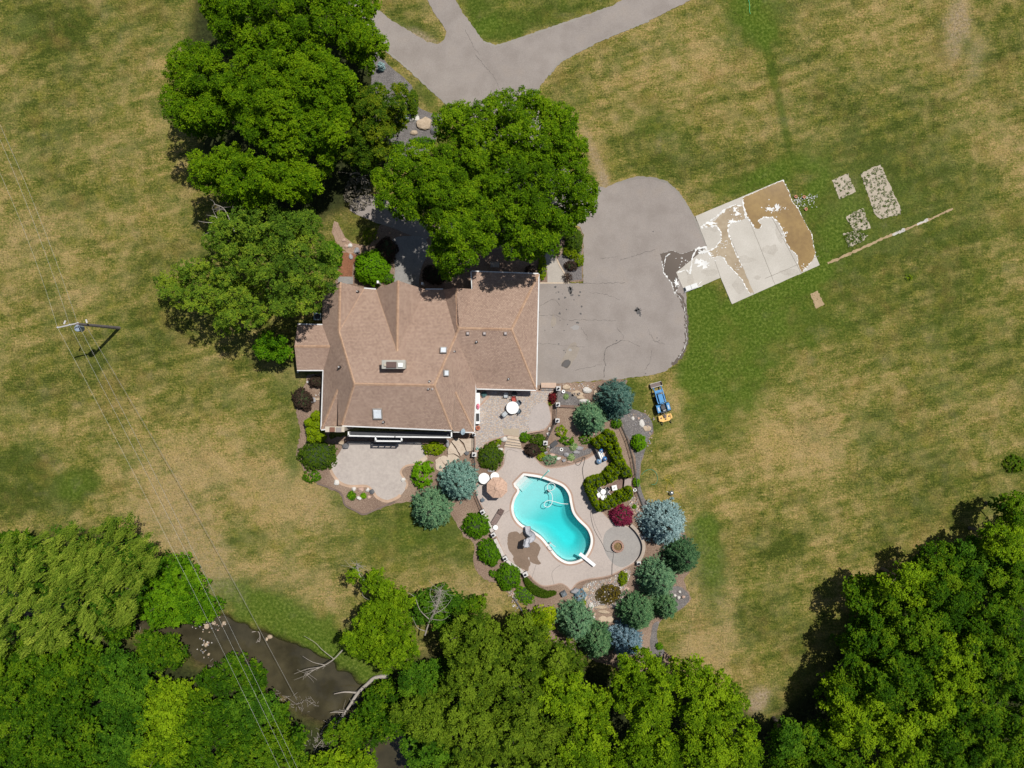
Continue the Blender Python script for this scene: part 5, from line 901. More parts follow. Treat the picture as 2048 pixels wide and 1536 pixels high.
# sitting nook in the U-shaped hedge
nook = sheet("gravel_bed", dens([(1190, 985), (1240, 958), (1262, 950), (1266, 975), (1240, 985), (1205, 1003), (1192, 1002)], 6, .6), .03, noisy("nook_brown", [(.3, (.12, .075, .06)), (.7, (.28, .18, .15))], 1, 9, .5))
table(1206.5, 983.5, 0, .30, "small round cream table crowded by black chairs inside the U-shaped hedge", h=.7)
for (x, y, r), lb in zip(((1199, 979, .8), (1199, 988, 2.0), (1213, 979, -.7), (1214, 988, -2.4), (1206, 992, 3.0)), ("black and white chair, northwest of the cream table in the hedge nook", "black and white chair, southwest of the cream table in the hedge nook", "black and white chair, northeast of the cream table in the hedge nook", "black and white chair, southeast of the cream table in the hedge nook", "black and white chair, due south of the cream table in the hedge nook")): chair(x, y, r, lb, tw if r > 1 else darkm, tw, 0)
wt = empty("square_table", P(1229, 975.5, .5) - Vector((0, 0, .5)), .2, "square white metal table at the open end of the hedge nook", "table"); mb = MB(); mb.box((0, 0, .5), (.55, .55, .04)); mb.build("table_top", tw, wt); mb = MB(); [mb.box((x, y, .25), (.04, .04, .5)) for x in (-.22, .22) for y in (-.22, .22)]; mb.box((0, 0, .56), (.2, .14, .08), .5); mb.build("frame", greym, wt)
pot(1203.5, 997, 0, .17, .3, plain("yellow_pot", (.85, .50, .03), .5), "yellow pot in the corner of the U-shaped hedge")
bx = empty("storage_box", P(1255.5, 966, .5) - Vector((0, 0, .5)), -.1, "brown deck storage box at the mouth of the hedge nook", "storage box"); mb = MB(); mb.box((0, 0, .24), (.72, 1.0, .48)); mb.build("box_body", plain("box_brown", (.24, .17, .15)), bx); mb = MB(); mb.box((0, 0, .5), (.78, 1.06, .06), 0, 0, .95); mb.build("lid", plain("lid_brown", (.33, .25, .225)), bx)
# garden ornaments
pot(1123, 899, 0, .19, .16, tw, "white ring-shaped planter on grey gravel north of the deck"); pot(1127, 783, 0, .19, .3, tw, "round white pot at the driveway corner pillar"); pot(1148.5, 788, .25, .15, .2, pilm, "left brown pot on the wide flagstone by the driveway", group="pots on the flagstone"); pot(1158.5, 787, .25, .15, .2, pilm, "right brown pot on the wide flagstone by the driveway", group="pots on the flagstone"); pot(595.5, 744, 0, .1, .2, tw, "tiny white pot west of the house wing"); pot(615.5, 764, 0, .12, .2, tw, "small white pot between the two dark red shrubs")
pot(1270, 980, 0, .2, .2, tw, "white bordered pot beside the curved railing south end"); pot(954.5, 897, UZ, .15, .3, plain("verdigris", (.2, .4, .35)), "verdigris pot near the lamp pillar by the juniper")
for (x, y), lb in zip(((761, 568), (848, 571)), ("small white downspout box beside the round trimmed shrub", "small white downspout box by the shaded front gable")): t = empty("vent_box", P(x, y), 0, lb, "vent", "white boxes at the front wall"); mb = MB(); mb.box((0, 0, 1.0), (.16, .24, 2.0)); mb.build("duct", tw, t); mb = MB(); mb.box((0, 0, 2.03), (.2, .28, .05)); mb.build("duct_cap", tw, t)
wb_ = empty("wheelbarrow", P(1105, 890), .7, "dark wheelbarrow with pale handles on the gravel north of the deck", "wheelbarrow"); mb = MB(); mb.box((.2, 0, .4), (.75, .45, .28), 0, 0, 1.15); mb.build("tray", darkm, wb_); mb = MB(); mb.tube([(.6, .1, .3), (-.7, .28, .5)], .025); mb.tube([(.6, -.1, .3), (-.7, -.28, .5)], .025); mb.build("handle", pale, wb_); mb = MB(); mb.lathe((.7, 0, .0), [(.04, 0), (.16, .04), (.16, .3), (.04, .34)], 12, 0, 1, .3); mb.build("wheel", tyre, wb_)
ft = empty("picnic_bench", P(989.5, 531), 0, "pale slatted metal bench in the shade north of the garage", "bench"); mb = MB(); [mb.box((-.4 + k * .12, 0, .42), (.05, .5, .03)) for k in range(8)]; mb.build("seat", pg, ft); mb = MB(); [mb.box((-.4 + k * .12, .28, .68), (.05, .03, .4)) for k in range(8)]; mb.build("backrest", pg, ft); mb = MB(); [mb.box((x, y, .2), (.05, .05, .4)) for x in (-.42, .42) for y in (-.22, .22)]; mb.build("leg", greym, ft)
bt = empty("boulder_lantern", P(1127, 1186.5), .5, "dark slate stone lantern on the mulch south of the deck", "stone lantern"); slate = noisy("slate", [(.3, (.09, .10, .11)), (.7, (.22, .25, .27))], 2, 9, .5); mb = MB(); mb.box((0, 0, .3), (.62, .62, .6), 0, 0, .8); mb.build("base", slate, bt); mb = MB(); mb.box((.04, .02, .66), (.42, .42, .12), .3, 0, .7); mb.build("cap", slate, bt)
# steps of sandstone
mb_steps = [((1008, 893), (1043, 897), .12), ((1010, 888), (1042, 892), .20), ((1013, 883), (1041, 887), .28), ((1015, 877), (1039, 881), .36)]
stp = empty("stone_steps", P(1026, 884), 0, "four sandstone steps leading from the upper patio down to the pool deck", "steps")
for k, (a, b, z) in enumerate(mb_steps):
    y2 = 870; q = [a, b, (b[0] - 2, y2 + 6 if k < 3 else 871), (a[0] + 4, 871)]; mb = MB(); mb.prism(px2(dens([(a[0], a[1] + 1), (b[0], b[1] + 1), (1039, 871), (1015, 871)], 4, .4)), 0, z + .001 * k); mb.ribbon(px2(dens([(a[0], a[1] - .2), (b[0], b[1] - .2)], 4, .3, closed=False)), .07, z + .001 * k + .003, 1); mb.build("step", [stonem, joint_shade], stp, stp.location.copy())  # dark ribbon on each tread is a painted shadow line of the riser
st2 = empty("stone_steps", P(1096, 771), 0, "two tan steps between the driveway and the upper patio", "steps")
for k in range(3): mb = MB(); a = P(1082, 770 + k * 2); b = P(1112, 771 + k * 2); mb.box(((a.x + b.x) / 2, a.y, .08 + k * .06), (b.x - a.x, .5, .15 + k * .12)); mb.build("step", plain("tan_step", (.48, .34, .25)), st2, st2.location.copy())
flag = noisy("flagstone", [(.3, (.42, .33, .25)), (.7, (.60, .50, .40))], 1.5, 9, .5)
fl = [[(905, 879), (950, 876), (946, 900), (934, 903), (928, 886), (918, 876)], [(916, 876), (926, 890), (932, 902), (922, 912), (914, 896), (903, 882)], [(902, 884), (912, 898), (920, 914), (908, 906), (897, 908), (896, 900)], [(896, 909), (908, 908), (919, 916), (914, 922), (902, 924), (893, 920)], [(886, 911), (893, 912), (902, 926), (896, 932), (888, 926), (880, 915)], [(880, 913), (886, 926), (894, 934), (884, 944), (872, 938), (871, 920)], [(836, 921), (851, 911), (856, 918), (842, 928)]]
fll = ["largest pale flagstone under the house corner", "flagstone second from the house corner", "long flagstone in the middle of the curved path", "small flagstone west of the long one", "narrow flagstone next to the lime shrub", "lowest flagstone touching the teal spruce", "flagstone at the terrace's east corner"]
for i, (f, lb) in enumerate(zip(fl, fll)): mb = MB(); mb.prism(px2(dens(f, 5, .6)), -.05, .30 - i * .035, 0, 1); tag(mb.build("flagstone", [flag, plain("stone_side", (.16, .12, .09))]), lb, "flagstone", "flagstones of the curved path")
# ---- rocks
def rockmesh(mb, c, sx, sy, sz, rz, seed, mi=0):
    r = random.Random(seed); bm = bmesh.new(); bmesh.ops.create_icosphere(bm, subdivisions=2, radius=1)
    pl = [(Vector((r.gauss(0, 1), r.gauss(0, 1), r.gauss(0, .8) + .2)).normalized(), r.uniform(.55, .9)) for _ in range(9)]
    for v in bm.verts:
        for n, d in pl:
            k = v.co.dot(n)
            if k > d: v.co -= n * (k - d)
        v.co *= 1 + r.uniform(-.03, .03)
    R = Matrix.Rotation(rz, 3, 'Z'); bm.verts.ensure_lookup_table()
    mb.add([R @ Vector((v.co.x * sx, v.co.y * sy, v.co.z * sz)) + Vector(c) for v in bm.verts], [tuple(v.index for v in f.verts) for f in bm.faces], mi); bm.free()
rk = {"tan": noisy("tan_rock", [(.3, (.36, .27, .18)), (.7, (.58, .46, .34))], 1.5, 7, .5), "grey": noisy("grey_rock", [(.3, (.20, .19, .20)), (.7, (.42, .41, .42))], 1.5, 7, .5), "white": noisy("white_rock", [(.3, (.50, .47, .43)), (.7, (.74, .70, .65))], 1.5, 7, .5), "dark": noisy("dark_rock", [(.3, (.07, .07, .075)), (.7, (.19, .19, .20))], 1.5, 7, .5), "pink": noisy("pink_rock", [(.3, (.40, .26, .20)), (.7, (.60, .43, .35))], 1.5, 7, .5)}
ROCKS = [(827, 236, 13, 11, "white", "large pale angular boulder beside the teal bush by the drive", .35), (850, 246, 21, 14, "tan", "largest tan boulder left of the front shade tree", .5), (828, 265, 9, 5, "tan", "low tan boulder below the pale angular one", .3), (867, 262, 9, 8, "dark", "mossy brown boulder at the edge of the front shade tree", .4),
 (1133, 774, 9, 6, "tan", "tan boulder nearest the corner pillar at the driveway", .3), (1155, 787, 14, 7, "tan", "wide flat flagstone boulder holding two pots", .22), (1175, 780, 10, 8, "white", "grey-white boulder at the driveway bed", .4), (1170, 802, 12, 5, "white", "pale slab half under the green spruce's north side", .2), (1193, 790, 7, 14, "tan", "long tan boulder west of the big dark spruce", .25), (1162, 795, 9, 5, "tan", "tan slab piece below the pots", .2),
 (1284, 847, 6, 10, "white", "long white slab in the rounded gravel bed by the tractor", .2), (1294, 857, 9, 8, "tan", "triangular tan slab at the south of the rounded gravel bed", .15), (1266, 836, 3.6, 5, "white", "small blue-white slab at the north of the rounded gravel bed", .12), (1277, 837, 3, 3, "pink", "small pinkish stone in the rounded gravel bed", .15),
 (1057, 861, 10, 7, "grey", "grey boulder on the patio's curved south edge", .45), (1008, 876, 9, 8, "white", "white-veined boulder left of the sandstone steps", .45), (1001, 900, 6, 5, "white", "white rock between the juniper and the deck", .3), (995, 890, 5, 4, "white", "small white rock above the juniper's tip", .2), (983, 942, 9, 4, "grey", "grey rock below the juniper by the white table", .2),
 (1105, 911, 7, 5, "pink", "pinkish oval rock on the deck's north rock edge", .35), (1117, 917, 6, 5, "white", "white rock in the deck's north rock edge", .3), (1128, 921, 5, 4, "grey", "grey rock left of the variegated hosta", .3), (1133, 909, 7, 5, "grey", "grey-green rock behind the variegated hosta", .4), (1140, 923, 7, 4, "pink", "low pinkish rock under the variegated hosta", .2), (1152, 905, 8, 5, "grey", "mauve-grey rock north of the looping hose", .3), (1160, 896, 9, 5, "grey", "mauve-grey slab west of the hedge end", .2), (1092, 905, 5, 4, "grey", "small grey rock by the dark-leaved bush", .25),
 (1190, 868, 9, 5, "pink", "pinkish rock under the green spruce's south side", .3), (1200, 872, 7, 3, "grey", "flat mauve rock between spruce and hedge", .15), (1099, 858, 4, 4, "white", "white rock at the foot of the slanting railing", .3), (1096, 868, 4, 5, "white", "second white rock along the slanting railing", .3), (1087, 878, 5, 4, "white", "white rock just above the pillar in white rocks", .3), (1100, 893, 5, 3, "white", "white rock right of the pillar in white rocks", .25),
 (735, 980, 4.5, 5, "white", "white rock in the middle of the terrace rock group", .3), (718, 996, 6, 5, "white", "bright white rock between two tufts below the terrace", .35), (722, 980, 7, 6, "pink", "round pinkish rock at the terrace's south edge", .35), (743, 983, 7, 6, "dark", "dark mottled rock at the terrace's south notch", .4), (707, 978, 5.5, 5, "white", "square white block on the terrace border", .25), (673, 965, 7, 6, "white", "white block at the terrace's southwest border", .25), (737, 994, 5, 4, "pink", "small pinkish rock right of the lime tuft", .2), (806, 960, 6, 6, "white", "white block at the terrace's east notch", .25), (690, 893, 9, 7, "dark", "dark grey boulder at the terrace's northwest corner", .5), (682, 886, 8, 4, "tan", "tan boulder touching the terrace's northwest corner", .4), (895, 887, 4, 9, "grey", "standing grey stone beside the lime shrub", .5), (933, 906, 6, 6, "dark", "brown rock south of the flagstones", .3),
 (1151, 1182, 11, 9, "grey", "large grey boulder between deck and rock garden", .55), (1183, 1211, 6, 7, "white", "round white boulder west of the pond plants", .45), (1165, 1196, 9, 14, "tan", "long beige slab left of the pond", .2), (1170, 1180, 10, 6, "tan", "flat beige slab at the deck's rock garden corner", .2), (1200, 1215, 15, 4, "tan", "upper golden ledge stone of the waterfall", .4), (1207, 1224, 14, 5, "tan", "lower golden ledge stone of the waterfall", .3), (1204, 1240, 12, 10, "tan", "large brown slab at the foot of the waterfall", .15), (1222, 1238, 9, 8, "tan", "second brown slab right at the foot of the waterfall", .14), (1188, 1228, 4, 5, "pink", "pink rock left of the golden ledges", .3), (1253, 1178, 8, 4, "pink", "pink slab between the pond and the blue-green spruce", .2), (1187, 1234, 4, 4, "white", "white rock left of the brown slab", .25),
 (1360, 1184, 4, 3.5, "white", "upper white rock in the small gravel lobe on the east lawn", .3), (1357, 1196, 5, 4.5, "white", "largest white rock in the small gravel lobe on the east lawn", .35), (1367, 1194, 4, 3.5, "pink", "pinkish rock in the small gravel lobe on the east lawn", .3), (1350, 1191, 3.5, 3, "white", "small white rock next to the lime-green spruce", .25),
 (687, 480, 5, 4, "pink", "pinkish rock in the sandy strip beside the island of grass", .25), (692, 492, 5, 4, "pink", "second pinkish rock along the sandy strip", .25), (700, 491, 5, 5, "white", "pale rock at the end of the sandy strip", .25), (714, 501, 8, 7, "grey", "flat grey rock above the round trimmed shrub", .2), (702, 513, 5, 6, "grey", "small grey rock on red mulch", .25), (625, 800, 9, 7, "grey", "grey-mauve rock below the dark red shrub", .25), (635, 798, 6, 3, "tan", "tan rock against the west wall", .2), (618, 808, 5, 6, "grey", "dull rock left of the lime arborvitae", .15),
 (413, 1253, 6, 6, "tan", "round pale rock at the north edge of the creek island", .35), (427, 1246, 5, 5, "tan", "pale rock at the creek's north bank under the wires", .3), (447, 1247, 5, 5, "tan", "lone pale rock east of the wires on the creek bank", .3), (539, 1274, 6, 5, "tan", "larger of the two pale rocks on the creek's north bank", .35), (533, 1279, 3.5, 4, "tan", "smaller of the two pale rocks on the creek's north bank", .3), (412, 1290, 4, 5, "tan", "pale rock standing in midstream", .25), (417, 1309, 4, 3, "tan", "southernmost pale rock in the creek", .2)]
for i, (x, y, rx, ry, kd, lb, h) in enumerate(ROCKS):
    ct = float(creek_t(x, y)); z0 = WATER_Z if y > 1200 and x < 600 else 0.0; p = P(x, y, z0 + h * .5); o = Vector((p.x, p.y, z0)); mb = MB(); rockmesh(mb, (0, 0, h * .3), rx / K, ry / K, h * .8, 0, i * 7 + 3)
    r = mb.build("boulder", rk[kd]); r.location = o; tag(r, lb, "rock", "garden and creek rocks")
mb = MB(); pebs = [rk["white"], rk["tan"], rk["grey"], rk["pink"]]
PEB = [(1165, 1172), (1185, 1162), (1215, 1158), (1236, 1148), (1254, 1138), (1262, 1144), (1256, 1162), (1252, 1176), (1248, 1200), (1236, 1215), (1188, 1218), (1180, 1240), (1192, 1258), (1186, 1262), (1172, 1240), (1160, 1215), (1170, 1190)]
POND = [(1192, 1182), (1205, 1172), (1222, 1168), (1238, 1174), (1242, 1188), (1234, 1202), (1218, 1210), (1200, 1207), (1190, 1196)]
pts = [(rnd.uniform(1158, 1266), rnd.uniform(1136, 1264)) for _ in range(2600)]
k1 = inside([p[0] for p in pts], [p[1] for p in pts], PEB); k2 = inside([p[0] for p in pts], [p[1] for p in pts], POND)
for (x, y), a, b in zip(pts, k1, k2):
    if a and (not b or rnd.random() < .12): s = rnd.uniform(.05, .15); rr = P(x, y); mb.box((rr.x, rr.y, .06), (s * 1.3, s, s * .9), rnd.random() * 3, rnd.randrange(4), .6)
pts = [(rnd.uniform(1256, 1286), rnd.uniform(993, 1028)) for _ in range(260)]
for x, y in pts:
    if abs((x - 1268) - (y - 1010) * .1) < 10 and not (x > 1276 and y < 1000): s = rnd.uniform(.05, .13); p = P(x, y); mb.box((p.x, p.y, .05), (s * 1.8, s, s), rnd.random() * 3, rnd.randrange(4), .6)
for n_, (cx, cy, sx, sy) in ((40, (418, 1250, 18, 6)), (26, (410, 1292, 9, 14)), (30, (1030, 1200, 4, 12)), (26, (1022, 1188, 5, 5)), (14, (640, 790, 4, 8)), (40, (1165, 773, 20, 4)), (34, (1285, 838, 14, 8)), (20, (1300, 870, 3, 14))):
    for _ in range(n_): x, y = rnd.gauss(cx, sx), rnd.gauss(cy, sy); z = WATER_Z + .03 if x < 600 else .04; p = P(x, y, z); s = rnd.uniform(.05, .17); mb.box(p, (s * 1.3, s, s), rnd.random() * 3, rnd.randrange(4), .6)
tag(mb.build("pebbles", pebs), "loose pale cobbles around the pond and beds", None, None, "stuff")
mb = MB(); mb.prism(px2(smooth2(PEB, n=2)), -.05, .026, 0); mb.prism(px2(smooth2(POND, n=3)), -.02, .04, 1); tag(mb.build("pond_water", [noisy("pebble_base", [(.3, (.16, .12, .09)), (.7, (.38, .32, .27))], 2, 10, .5), plain("pond", (.06, .045, .015), .1)]), kind="structure")
# ================================================================ VEGETATION
LM = {"locust": leafmat("locust_leaf", (0.039, 0.094, 0.002), (0.082, 0.176, 0.003), (0.168, 0.275, 0.005), 0.18),
 "locust2": leafmat("honey_locust_leaf", (0.044, 0.100, 0.003), (0.095, 0.195, 0.003), (0.195, 0.307, 0.007), 0.18),
 "mixed": leafmat("olive_tree_leaf", (0.030, 0.071, 0.004), (0.068, 0.133, 0.006), (0.165, 0.210, 0.009), 0.18),
 "ginkgo": leafmat("blue_green_leaf", (0.046, 0.099, 0.009), (0.109, 0.198, 0.015), (0.224, 0.304, 0.021), 0.18),
 "wood1": leafmat("woodland_leaf", (0.023, 0.067, 0.003), (0.055, 0.135, 0.004), (0.134, 0.221, 0.007), 0.18),
 "wood2": leafmat("yellow_green_leaf", (0.053, 0.117, 0.003), (0.124, 0.223, 0.005), (0.238, 0.358, 0.009), 0.18),
 "wood3": leafmat("dark_leaf", (0.023, 0.071, 0.004), (0.050, 0.133, 0.007), (0.116, 0.230, 0.011), 0.18),
 "wood4": leafmat("grey_green_leaf", (0.042, 0.085, 0.005), (0.093, 0.156, 0.008), (0.169, 0.250, 0.015), 0.18),
 "willow": leafmat("willow_leaf", (0.081, 0.146, 0.012), (0.186, 0.273, 0.023), (0.372, 0.454, 0.052), 0.18),
 "juniper": leafmat("juniper_leaf", (0.027, 0.063, 0.005), (0.068, 0.129, 0.008), (0.143, 0.196, 0.013), 0.27),
 "lime": leafmat("lime_leaf", (0.071, 0.126, 0.002), (0.160, 0.239, 0.004), (0.306, 0.365, 0.008), 0.27),
 "thuja": leafmat("thuja_leaf", (0.091, 0.163, 0.003), (0.199, 0.297, 0.005), (0.379, 0.466, 0.009), 0.27),
 "green": leafmat("shrub_leaf", (0.026, 0.082, 0.003), (0.066, 0.171, 0.004), (0.145, 0.284, 0.007), 0.18),
 "bright": leafmat("bright_leaf", (0.064, 0.167, 0.003), (0.120, 0.287, 0.004), (0.215, 0.393, 0.007), 0.27),
 "red": leafmat("crimson_leaf", (0.094, 0.013, 0.024), (0.250, 0.025, 0.068), (0.500, 0.075, 0.154), 0.38),
 "maroon": leafmat("maroon_leaf", (0.050, 0.007, 0.011), (0.150, 0.015, 0.020), (0.312, 0.037, 0.039), 0.38),
 "brown": leafmat("bronze_leaf", (0.025, 0.018, 0.013), (0.062, 0.040, 0.029), (0.125, 0.081, 0.055), 0.33),
 "pond": leafmat("pond_leaf", (0.056, 0.050, 0.007), (0.163, 0.125, 0.013), (0.425, 0.312, 0.044), 0.38),
 "blue1": leafmat("pale_blue_needles", (0.145, 0.238, 0.243), (0.290, 0.434, 0.432), (0.522, 0.672, 0.661), 0.20),
 "blue2": leafmat("teal_needles", (0.087, 0.182, 0.149), (0.189, 0.350, 0.284), (0.392, 0.560, 0.459), 0.20),
 "blue3": leafmat("dark_blue_needles", (0.036, 0.098, 0.081), (0.087, 0.182, 0.149), (0.217, 0.336, 0.257), 0.20),
 "spr1": leafmat("green_needles", (0.043, 0.119, 0.047), (0.109, 0.231, 0.095), (0.246, 0.378, 0.162), 0.20),
 "spr2": leafmat("deep_green_needles", (0.029, 0.084, 0.035), (0.072, 0.161, 0.065), (0.174, 0.280, 0.121), 0.20),
 "spr3": leafmat("grey_green_needles", (0.065, 0.154, 0.081), (0.145, 0.287, 0.142), (0.304, 0.462, 0.230), 0.20),
 "steel": leafmat("steel_blue_needles", (0.072, 0.140, 0.176), (0.174, 0.280, 0.338), (0.377, 0.504, 0.567), 0.20),
 "hosta": leafmat("variegated_leaf", (0.088, 0.200, 0.055), (0.250, 0.375, 0.132), (0.525, 0.575, 0.308), 0.38),
 "dead": leafmat("dry_twigs", (0.125, 0.106, 0.083), (0.213, 0.188, 0.143), (0.350, 0.312, 0.242), 0.18)}
bark = noisy("bark", [(.3, (.07, .055, .042)), (.7, (.16, .13, .10))], 3, 14, .5, bump=.5); deadwood = noisy("dead_wood", [(.3, (.26, .225, .19)), (.7, (.46, .41, .36))], 3, 14, .5)
def circ(x, y, rx, ry=None, ro=0.0, n=16, j=.13):
    ry = ry or rx; c, s = math.cos(ro), math.sin(ro); o = []
    for k in range(n):
        a = 2 * math.pi * k / n; r = 1 + rnd.uniform(-j, j); o.append((x + rx * r * math.cos(a) * c - ry * r * math.sin(a) * s, y + rx * r * math.cos(a) * s + ry * r * math.sin(a) * c))
    return o
def lobes_of(poly, zc, dome, sp, rough=.55):
    rough = min(rough, zc * .2)
    xs = [p[0] for p in poly]; ys = [p[1] for p in poly]; st = sp * .86
    gx, gy = np.meshgrid(np.arange(min(xs), max(xs), st), np.arange(min(ys), max(ys), st)); gx = gx.ravel() + rng.uniform(-.42, .42, gx.size) * st; gy = gy.ravel() + rng.uniform(-.42, .42, gy.size) * st
    k = inside(gx, gy, poly); d = segdist(gx, gy, poly); k &= (d > sp * .30); gx, gy, d = gx[k], gy[k], d[k]; R = max(d.max(), sp)
    z = zc + dome * np.sqrt(np.clip(d / R, 0, 1)) - dome * .5 + rng.normal(0, rough, len(d)); s = (H - z) / H
    r = np.minimum(rng.uniform(.52, .80, len(d)) * sp, d * 1.05 + sp * .15) / K * s
    return np.stack([(gx - 1024) / K * s, (768 - gy) / K * s, z, r], 1)
def fol(L, rc, nl, ls, up=.6, zf=.85, cover=1.1, flow=None, asp=.6, tv=(.13, .16, .17), zmin=-.25):
    """foliage clumps over the surface of every lobe; returns leaf arrays"""
    C, D, W = [], [], []
    cnt = np.maximum(3, (4 * math.pi * L[:, 3] ** 2 * .55 / (math.pi * rc * rc) * cover)).astype(int)
    li = np.repeat(np.arange(len(L)), cnt); d = rdir(len(li)); d[:, 2] = np.where(d[:, 2] < zmin, -d[:, 2], d[:, 2])
    rr = L[li, 3] * rng.uniform(.78, 1.12, len(li)); c = L[li, :3] + d * rr[:, None] * np.array([1, 1, zf])
    keep = np.ones(len(li), bool)
    for i in range(0, len(li), 4000):
        q = c[i:i + 4000]; dist = np.linalg.norm(q[:, None] - L[None, :, :3], axis=2) / L[None, :, 3]; dist[np.arange(len(q)), li[i:i + 4000]] = 9
        keep[i:i + 4000] = dist.min(1) > .74
    c, d, li = c[keep], d[keep], li[keep]; ctint = .5 + rng.normal(0, tv[0], len(L))[li] + rng.normal(0, tv[1], len(li))
    n = len(c) * nl; ci = np.repeat(np.arange(len(c)), nl)
    p = c[ci] + rdir(n) * (rng.random(n) ** .5 * rc)[:, None] * np.array([1, 1, .8]); N = d[ci] * .55 + rdir(n) * .68 + [0, 0, up]
    S = ls * rng.uniform(.65, 1.3, n); t = ctint[ci] + rng.normal(0, tv[2], n)
    T = None
    if flow is not None: T = np.array(flow) + rng.normal(0, .28, (n, 3))
    return p, N, S, t, T
def trunk(root, o, top, r, limbs=(), mt=bark):
    mb = MB(); top = Vector(top); n = 6; pts = [Vector((math.sin(k * 1.3) * .06 * k, math.cos(k * 1.7) * .05 * k, 0)) + (top * (k / n)) for k in range(n + 1)]; pts[0] = Vector((0, 0, -.2))
    mb.tube(pts, r, 9, 0, r * .45)
    for l in limbs:
        l = Vector(l); k = rnd.choice((2, 3, 4)); a = pts[k]; mid = (a + l) / 2 + Vector((0, 0, -.25)); mb.tube([a, mid, l], r * .4, 6, 0, r * .12)
    mb.build("trunk", mt, root)
CROWN = {}
def tree(name, poly, zc, dome, sp, mat, ls, label, cat="tree", group=None, rc=.28, nl=14, up=.6, cover=1.75, tv=(.19, .22, .27), rough=1.1, tr=.22, flow=None, asp=.6, fill=True):
    L = lobes_of(poly, zc, dome, sp, rough); cx, cy = L[:, 0].mean(), L[:, 1].mean(); o = Vector((cx, cy, 0))
    root = empty(name, o, 0, label, cat, group)
    p, N, S, t, T = fol(L, rc, nl, ls, up, cover=cover, tv=tv, flow=flow)
    L2 = L * [1, 1, 1, .95 if fill else .6] - [0, 0, 1.6, 0]; q = fol(L2, .4, 9, .17, up, cover=1.4 if fill else .8, tv=tv)   # inner foliage that closes the crown
    p, N, S, t = (np.concatenate([a_, b_]) for a_, b_ in zip((p, N, S, t), q[:4])); T = None if T is None else np.concatenate([T, rdir(len(q[0]))])
    leaves("crown", p, N, S, LM[mat], root, t + rng.normal(0, .08), asp, tuple(o), T)
    li = [Vector(L[i, :3]) - o - Vector((0, 0, L[i, 3] * .4)) for i in rng.choice(len(L), min(9, len(L)), False)]
    trunk(root, o, (0, 0, zc - .4), tr, li); return root
def spruce(x, y, r, h, mat, label, group="spruces around the pool garden"):
    R = r / K; bx = P(x, y, h * .33); o = Vector((bx.x, bx.y, 0)); root = empty("spruce", o, 0, label, "spruce", group); R *= (H - h * .3) / H
    n = int(R * R * 230); t = 1 - np.sqrt(1 - rng.random(n) * .9995); a = rng.random(n) * 2 * math.pi
    tiers = max(8, int(h * 3)); tk = rng.integers(0, tiers, n); ph = rng.random(tiers) * 6.283; nbr = np.maximum(5, (13 * (1 - np.arange(tiers) / tiers) + 4)).astype(int); on = rng.random(n) < .62
    tt_ = 1 - np.sqrt(1 - (tk + rng.uniform(.3, .7, n)) / tiers * .999); aa_ = ph[tk] + rng.integers(0, 99, n) % nbr[tk] * 6.283 / nbr[tk] + rng.normal(0, .09, n); t = np.where(on, tt_, t); a = np.where(on, aa_, a); bl = np.where(on, rng.uniform(.55, 1.13, n), rng.uniform(.75, .98, n))
    nb = 26; wob = .05 * np.sin(a * nb / 2 + t * 9) + .05 * np.sin(a * 7 + t * 5)
    rr = R * (1 - t) ** .78 * (1 + wob * .6) * bl; c = np.stack([rr * np.cos(a), rr * np.sin(a), .25 + h * t + rng.normal(0, .08, n)], 1)
    out = np.stack([np.cos(a), np.sin(a), np.full(n, .75)], 1); nl = 11; ci = np.repeat(np.arange(n), nl); m = len(ci)
    p = c[ci] + rdir(m) * (rng.random(m) * .20)[:, None] + out[ci] * (rng.random(m) * .12)[:, None]; N = rdir(m) * .8 + [0, 0, .8] + out[ci] * .4; T = out[ci] + rdir(m) * .7
    ct = .45 + rng.normal(0, .16, n); tt = ct[ci] + rng.normal(0, .2, m)
    leaves("crown", p, N, rng.uniform(.06, .12, m), LM[mat], root, tt, .38, (0, 0, 0), T)
    # dark inner body of branches keeps the crown opaque
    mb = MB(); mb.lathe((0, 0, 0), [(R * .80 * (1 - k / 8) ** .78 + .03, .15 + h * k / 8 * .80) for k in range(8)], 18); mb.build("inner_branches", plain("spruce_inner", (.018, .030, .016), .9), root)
    trunk(root, o, (0, 0, h * .9), .14); return root
def dome_mesh(rx, ry, h, mat, ls=.06, rc=.13, root=None, nm="foliage", dens_=1.0, up=.3, pw=1.0, tv=.13, nl=10, z0=0.05):
    area = math.pi * rx * ry + math.pi * (rx + ry) * h * .6; n = int(area / (math.pi * rc * rc) * 1.7 * dens_); d = rdir(n); d[:, 2] = np.abs(d[:, 2]) ** pw
    sc_ = rng.uniform(.86, 1.05, n)[:, None]; lump = 1 + .06 * np.sin(np.arctan2(d[:, 1], d[:, 0]) * 5 + rnd.random() * 6) + .04 * np.sin(d[:, 2] * 9 + np.arctan2(d[:, 1], d[:, 0]) * 9)
    c = d * np.array([rx, ry, h]) * sc_ * lump[:, None] + [0, 0, z0]; ci = np.repeat(np.arange(n), nl); m = len(ci)
    p = c[ci] + rdir(m) * (rng.random(m) * rc)[:, None]; N = d[ci] * .6 + rdir(m) * .5 + [0, 0, up + .3]; t = .5 + rng.normal(0, tv, n)[ci] + rng.normal(0, .16, m)
    p[:, 2] = np.maximum(p[:, 2], .02)
    return leaves(nm, p, N, ls * rng.uniform(.7, 1.3, m), LM[mat], root, t, .55)
innerm = plain("shrub_inner", (.030, .052, .012), .9)
